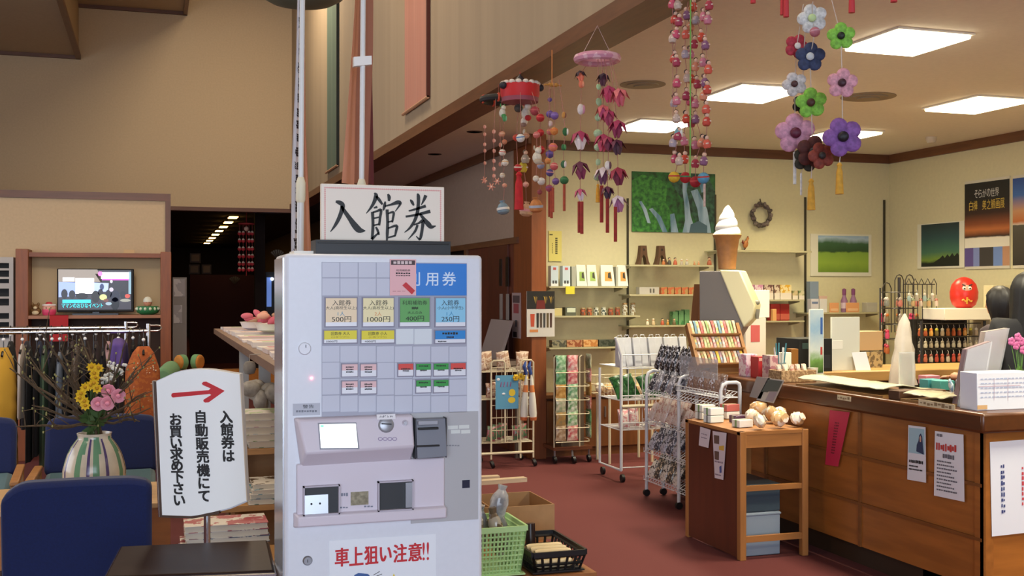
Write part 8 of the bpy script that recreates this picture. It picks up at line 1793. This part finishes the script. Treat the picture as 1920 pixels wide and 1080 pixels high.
# 2 red drum
def ring2(t, top):
    s = s_of(top); c0 = top
    b = MB(mat('#c01e24', .6)); b.lathe([(34*s,-6*s),(37*s,6*s),(37*s,22*s),(33*s,22*s),(31*s,-4*s)], 28, c0); b.build('red_band', t, loc=top)
    b = MB(mat('#8a3f50', .6)); b.lathe([(34.5*s,-10*s),(35*s,-2*s)], 28, c0); b.build('lower_band', t, loc=top)
    b = MB(mat('#262028', .6)); b.lathe([(18*s,22*s),(10*s,32*s),(3*s,40*s),(0,44*s)], 20, c0); b.build('top_cone', t, loc=top)
    b = MB(mat('#ddd3c8', .7)); rr2 = random.Random(1)
    for a in range(16): an = a*PI/8; b.sph(c0+V(33*s*math.cos(an), 33*s*math.sin(an), 24*s), (6*s,6*s,4.5*s), 8, 6)
    b.build('white_frill', t, loc=top)
    b = MB(mat('#24222a', .6))
    for a in (PI*.02, PI*1.02): b.sph(c0+V(37*s*math.cos(a), 37*s*math.sin(a)-10*s, 18*s), (8*s,8*s,7*s), 8, 6)
    b.build('dark_rosette', t, loc=top); MB(mat('#9a2a2a', .7)).tube([top+V(0,0,42*s), V(top.x, top.y, 2.845)], .003, 5).build('hanging_cord', t, loc=top)
I = [('ball',972,203,'#4a4038','#2a2420',1.2,972),('animal',986,213,WH,RD,1.3,986),('animal',983,228,'#d9cdbd','#8a6a5a',1.0,986),('ball',1003,208,'#a8404a','#b85a5a',1.3,1003),('ball',1013,221,RD,'#d04a4a',1.1,1013),('leaf',983,247,'#dcd4c0','#b89a5a',.7,986),('ball',987,254,'#d8a888','#c8825a',.85,986),('ball',1006,253,'#c86a62','#d8908a',.9,1006),('ball',1013,249,RD,'#c83a3a',1.0,1013),('ball',968,258,'#c8402e','#c85a3a',1.0,972),('ball',976,259,'#e0ded8','#4a7fb0',1.15,976),('animal',1007,296,'#d8d0c0','#b0a08a',1.2,1006),('ball',1014,281,RD,'#d04040',1.1,1013),('doll',985,293,'#a89a8a','#5a4a3a',1.2,986),('doll',981,308,'#d0b838','#c8a030',1.4,986),('ball',971,315,RD,'#e0d8c8',1.1,972),('ball',1014,310,'#9aa0c0','#c88a5a',1.0,1013),('ball',1005,335,'#e0d4c4','#c8b8a0',.85,1006),('ball',1015,340,'#e6e2da','#d0c8c0',1.05,1013),('ball',1012,360,'#a04a52','#7a3a42',.7,1013),('ball',986,346,'#d89a8a','#e0b4a0',.85,986),('pouch',1005,384,'#c88248','#a8b0c0',1.45,1013),('pouch',987,392,'#d8b088','#d89a9a',1.45,986),('tassel',973,322,'#c01c26','#c01c26',2.25,972)]
mobile('red drum mobile with white frill and a long red tassel', I, (975,182), ring2)
# 3 purple mobile
def ring3(t, top):
    s = s_of(top); b = MB(mat('#b8843a', .6)); b.tube([top+V(-18*s,-6*s,-1*s), top+V(0,0,2*s), top+V(20*s,4*s,1*s)], 1.5*s, 6); [b.sph(top+V(x*s,0,1*s), 4*s, 7, 5) for x in (-4,2,8)]; b.build('twig', t, loc=top)
    MB(mat('#c87a3a', .7)).tube([top, V(top.x,top.y,2.86)], .003, 5).build('hanging_cord', t, loc=top)
I = [('ball',1031,187,VI,'#5a4a8a',.6,1031),('ball',1031,214,VI,'#7a60a8',1.0,1031),('ball',1040,217,'#7a5aa0','#8a70b0',1.0,1040),('leaf',1032,232,'#d8c8c0','#c0a0a0',.8,1031),('ball',1031,247,'#c86a6a','#d8a05a',.9,1031),('ball',1039,246,'#d0803a','#c8643a',1.0,1040),('ball',1037,276,'#d87a5a','#c85a7a',1.1,1040),('ball',1031,289,'#5a4a90','#7a60a8',1.1,1031),('ball',1027,302,'#d08a4a','#c8703a',.8,1027),('ball',1039,312,'#c85a5a','#d89a8a',1.0,1040),('ball',1031,324,'#5a4a8a','#d08a8a',1.0,1031),('ball',1042,340,'#6a4a80','#8a6aa0',.9,1040),('ball',1030,353,'#a84a62','#7a4a80',1.0,1031),('cord',1030,360,'#a8442a','#a8442a',1.4,1031),('cord',1034,358,'#a8442a','#a8442a',1.5,1034),('cord',1037,352,'#a8442a','#a8442a',1.3,1040)]
I += [('leaf',1057,216,'#c89048','#7a4a3a',.8,1057),('leaf',1060,247,'#2f6a3a','#d8d4c8',1.0,1057),('leaf',1057,276,'#2f6a3a','#4a8a52',.8,1057),('leaf',1057,308,'#3a6a42','#d8c8c4',.95,1057),('ball',1058,338,'#2f6a3a','#3f7a4a',1.05,1057),('cord',1058,345,'#a8442a','#a8442a',1.4,1057)]
mobile('purple and green ball mobile hung from a twig by the timber post', I, (1035,160), ring3)
# 4 fuchsia mobile with pink ring
def ring4(t, top):
    r_ = 37*s_of(top); b = MB(mat('#d9b0bc', .6, kind='blotch', noise=(26,.1), h2='#c88aa0')); b.tube([top+V(r_*math.cos(2*PI*i/28), r_*math.sin(2*PI*i/28)*1.0, 0) for i in range(28)], 8*s_of(top), 8, closed=True); b.build('ring', t, loc=top); MB(mat('#c8b0b4', .7)).tube([top+V(r_*.9,0,0), V(top.x,top.y,2.845), top+V(-r_*.9,0,0)], .0015, 4).build('hanging_cord', t, loc=top)
MG, PL, DK = '#b03a62', '#6a2f4a', '#3a2438'
I = [('fuchsia',1088,140,DK,'#e0765a',1.0,1088),('leaf',1090,158,'#e07a5a','#d89070',.9,1088),('leaf',1089,205,'#e6dcd8','#c88aa0',1.3,1088),('fuchsia',1088,258,MG,'#e8dcda',1.7,1088),('fuchsia',1088,315,PL,'#8a3a5a',1.6,1088),('fuchsia',1088,362,'#c85a80','#e0d0d4',1.1,1088),('cord',1086,378,'#9a2a22','#9a2a22',1.6,1088),('cord',1091,378,'#9a2a22','#9a2a22',1.6,1089),
 ('fuchsia',1131,146,DK,'#5a3040',1.1,1131),('fuchsia',1141,172,MG,'#c84a6a',1.4,1141),('fuchsia',1161,178,'#e07a80','#c85a6a',1.5,1161),('leaf',1122,163,'#b0d0a0','#9ac090',.7,1122),('leaf',1122,191,'#a8c8a0','#8ab088',.9,1122),('fuchsia',1131,207,'#d86a70','#c85a80',1.3,1131),('fuchsia',1141,217,MG,'#a03a5a',1.3,1141),('leaf',1121,220,'#a8c8a0','#b8d0b0',.9,1122),('fuchsia',1158,237,MG,'#8a2f50',1.5,1158),('ball',1121,250,'#b0c8a0','#98b890',1.0,1122),('fuchsia',1131,263,MG,'#c84a6a',1.5,1131),('fuchsia',1141,266,'#a83a5a','#7a2f48',1.2,1141),('fuchsia',1157,272,PL,'#4a2838',1.3,1158),('ball',1121,276,'#b8cca8','#a0b898',.9,1122),('leaf',1121,304,'#b0c8a0','#98b890',.8,1122),('leaf',1140,310,'#e8e0d8','#5a3040',1.0,1141),('fuchsia',1131,325,'#e0d0d8','#6a3a58',1.5,1131),('fuchsia',1159,326,'#a0304a','#7a2f48',1.5,1158),('ball',1120,332,'#a8c898','#98b890',.9,1122),('tassel',1121,345,'#d89a2a','#d89a2a',.9,1122),('cord',1128,348,'#9a2a22','#9a2a22',1.8,1131),('fuchsia',1139,358,PL,'#3a2438',1.1,1141),('cord',1139,370,'#9a2a22','#9a2a22',1.7,1141),('fuchsia',1159,378,'#e0d0dc','#a86a90',1.4,1158),('cord',1154,388,'#9a2a22','#9a2a22',1.6,1155)]
mobile('fuchsia flower mobile hung from a pink ring before the back wall', I, (1120,110), ring4, spread=.05)
# 5 tall doll mobile
def ring5(t, top):
    r_ = 38*s_of(top); b = MB(mat('#c8705a', .6)); b.tube([V(top.x+r_*math.cos(2*PI*i/24), top.y+r_*math.sin(2*PI*i/24), 2.80) for i in range(24)], .012, 8, closed=True); b.build('ring', t, loc=top)
    MB(mat('#6aa83a', .6)).tube([V(top.x,top.y,2.8), PX(1294,330,XH)], .003, 5).build('green_cord', t, loc=top)
I = []
doll_px = [(1261,3),(1270,5),(1300,8),(1329,5),(1287,24),(1265,32),(1273,36),(1305,33),(1319,26),(1327,32),(1295,45),(1285,60),(1268,60),(1261,68),(1315,65),(1302,78),(1322,80),(1264,105),(1268,112),(1284,97),(1294,97),(1318,112),(1304,120),(1328,125),(1269,151),(1288,142),(1296,143),(1307,153),(1321,150),(1326,163),(1287,175),(1264,188),(1268,184),(1304,190),(1320,175),(1324,200),(1295,185),(1268,217),(1286,218),(1296,226),(1304,219),(1325,223),(1272,250),(1262,263),(1282,260),(1303,267),(1316,263),(1325,265),(1265,293),(1273,297),(1284,294),(1304,302),(1320,297)]
dc_ = ['#c8506a','#c84a3a','#d88a6a','#b03a4a','#d07a8a','#c8b0a0','#a83a52','#d8604a','#8a5a7a','#c8788a','#d04a30','#b0a0a8']
for i, (x, y) in enumerate(doll_px): I.append(('doll', x, y, dc_[(i*5) % 12], '#2e2022' if i % 4 else '#6a4a42', .8, round((x-1255)/14)))
I += [('ball',1264,332,'#d8b02a','#b8302a',1.1,1),('ball',1285,333,'#b8262a','#4a8a5a',1.1,2),('ball',1304,341,'#b02430','#c84a4a',1.1,4),('ball',1319,334,'#5a9ab8','#b83a34',1.1,5),('leaf',1272,249,'#7aa8b0','#d8d8d0',1.0,1),('cord',1321,345,'#d8b8a8','#d8b8a8',.9,5)]
mobile('tall slim mobile of many tiny cloth dolls ending in bright balls', I, (1295,-2), ring5, spread=.06)
# 6 big flower mobile
def ring6(t, top):
    b = MB(mat('#b08a6a', .6)); b.tube([V(top.x+.11*math.cos(2*PI*i/24), top.y+.11*math.sin(2*PI*i/24), 2.80) for i in range(24)], .012, 8, closed=True); b.build('ring', t, loc=top)
GN, WT, PK2 = '#8acb4a', '#e2e2de', '#d98a9a'
def bigflower(kind_h, px, py, ctr, sc, colk): return ('flower', px, py, kind_h, ctr, sc, colk)
I = [bigflower(WT,1523,35,'#c0d89a',1.35,'m'),('ball',1528,60,'#c87a86','#d0a0a8',.8,'m'),bigflower('#b83444',1494,87,'#d8d0c8',1.15,'l'),bigflower('#3a4668',1519,107,'#c8d0d4',1.35,'m'),bigflower(GN,1577,68,'#1c2418',1.2,'r'),bigflower('#d8d0cc',1490,158,'#4a2a2a',1.15,'l'),bigflower('#e0a0ac',1579,156,'#3a1a24',1.3,'r'),bigflower(GN,1521,193,'#4a2a1e',1.4,'m'),bigflower('#2a1e1c',1503,196,'#3a2a22',.9,'n'),bigflower('#d79ab0',1491,250,'#5a1430',1.85,'l'),bigflower('#8a5aa0',1580,257,'#18121a',1.7,'r'),bigflower('#5a2a24',1524,285,'#22242e',1.5,'m'),bigflower('#3a3a30',1512,298,'#b85a34',1.2,'n'),bigflower('#8a3a2a',1540,292,'#2a2422',1.2,'o')]
I += [('cord',1490,285,'#d8d4cc','#d8d4cc',1.1,'l'),('cord',1502,325,'#d8d4cc','#d8d4cc',.75,'n'),('tassel',1521,335,'#d8a032','#d8a032',1.05,'m'),('tassel',1574,305,'#d8a032','#d8a032',1.0,'r')]
mobile('large cloth flower mobile of green, pink and purple blooms', I, (1525,-2), ring6, string_h='#c8bcb0', spread=.05)
# small red tassels at the very top
for i, (px, y1, dx) in enumerate(((1474,32,0),(1468,28,.02),(1597,24,0),(1412,6,0),(1676,4,0))):
    top = PX(px, -12, XH); t = thing('red_tassel', ['red tassel at the picture top left of the flower mobile','thin red tassel beside the one left of the flower mobile','red tassel at the picture top right of the flower mobile','red tassel tip at the top, between doll and flower mobiles','red tassel tip at the top, right of the flower mobile'][i], 'tassel', top)
    b = MB(mat('#c2343a', .7)); L_ = top.z-PX(px, y1, XH).z; b.tube([top, top-V(0,0,L_*.3), top-V(0,0,L_)], [.006,.009,.010], 8); b.build('threads', t, loc=top); MB(mat('#c2343a', .7)).tube([top, V(top.x,top.y,2.845)], .002, 4).build('cord', t, loc=top)
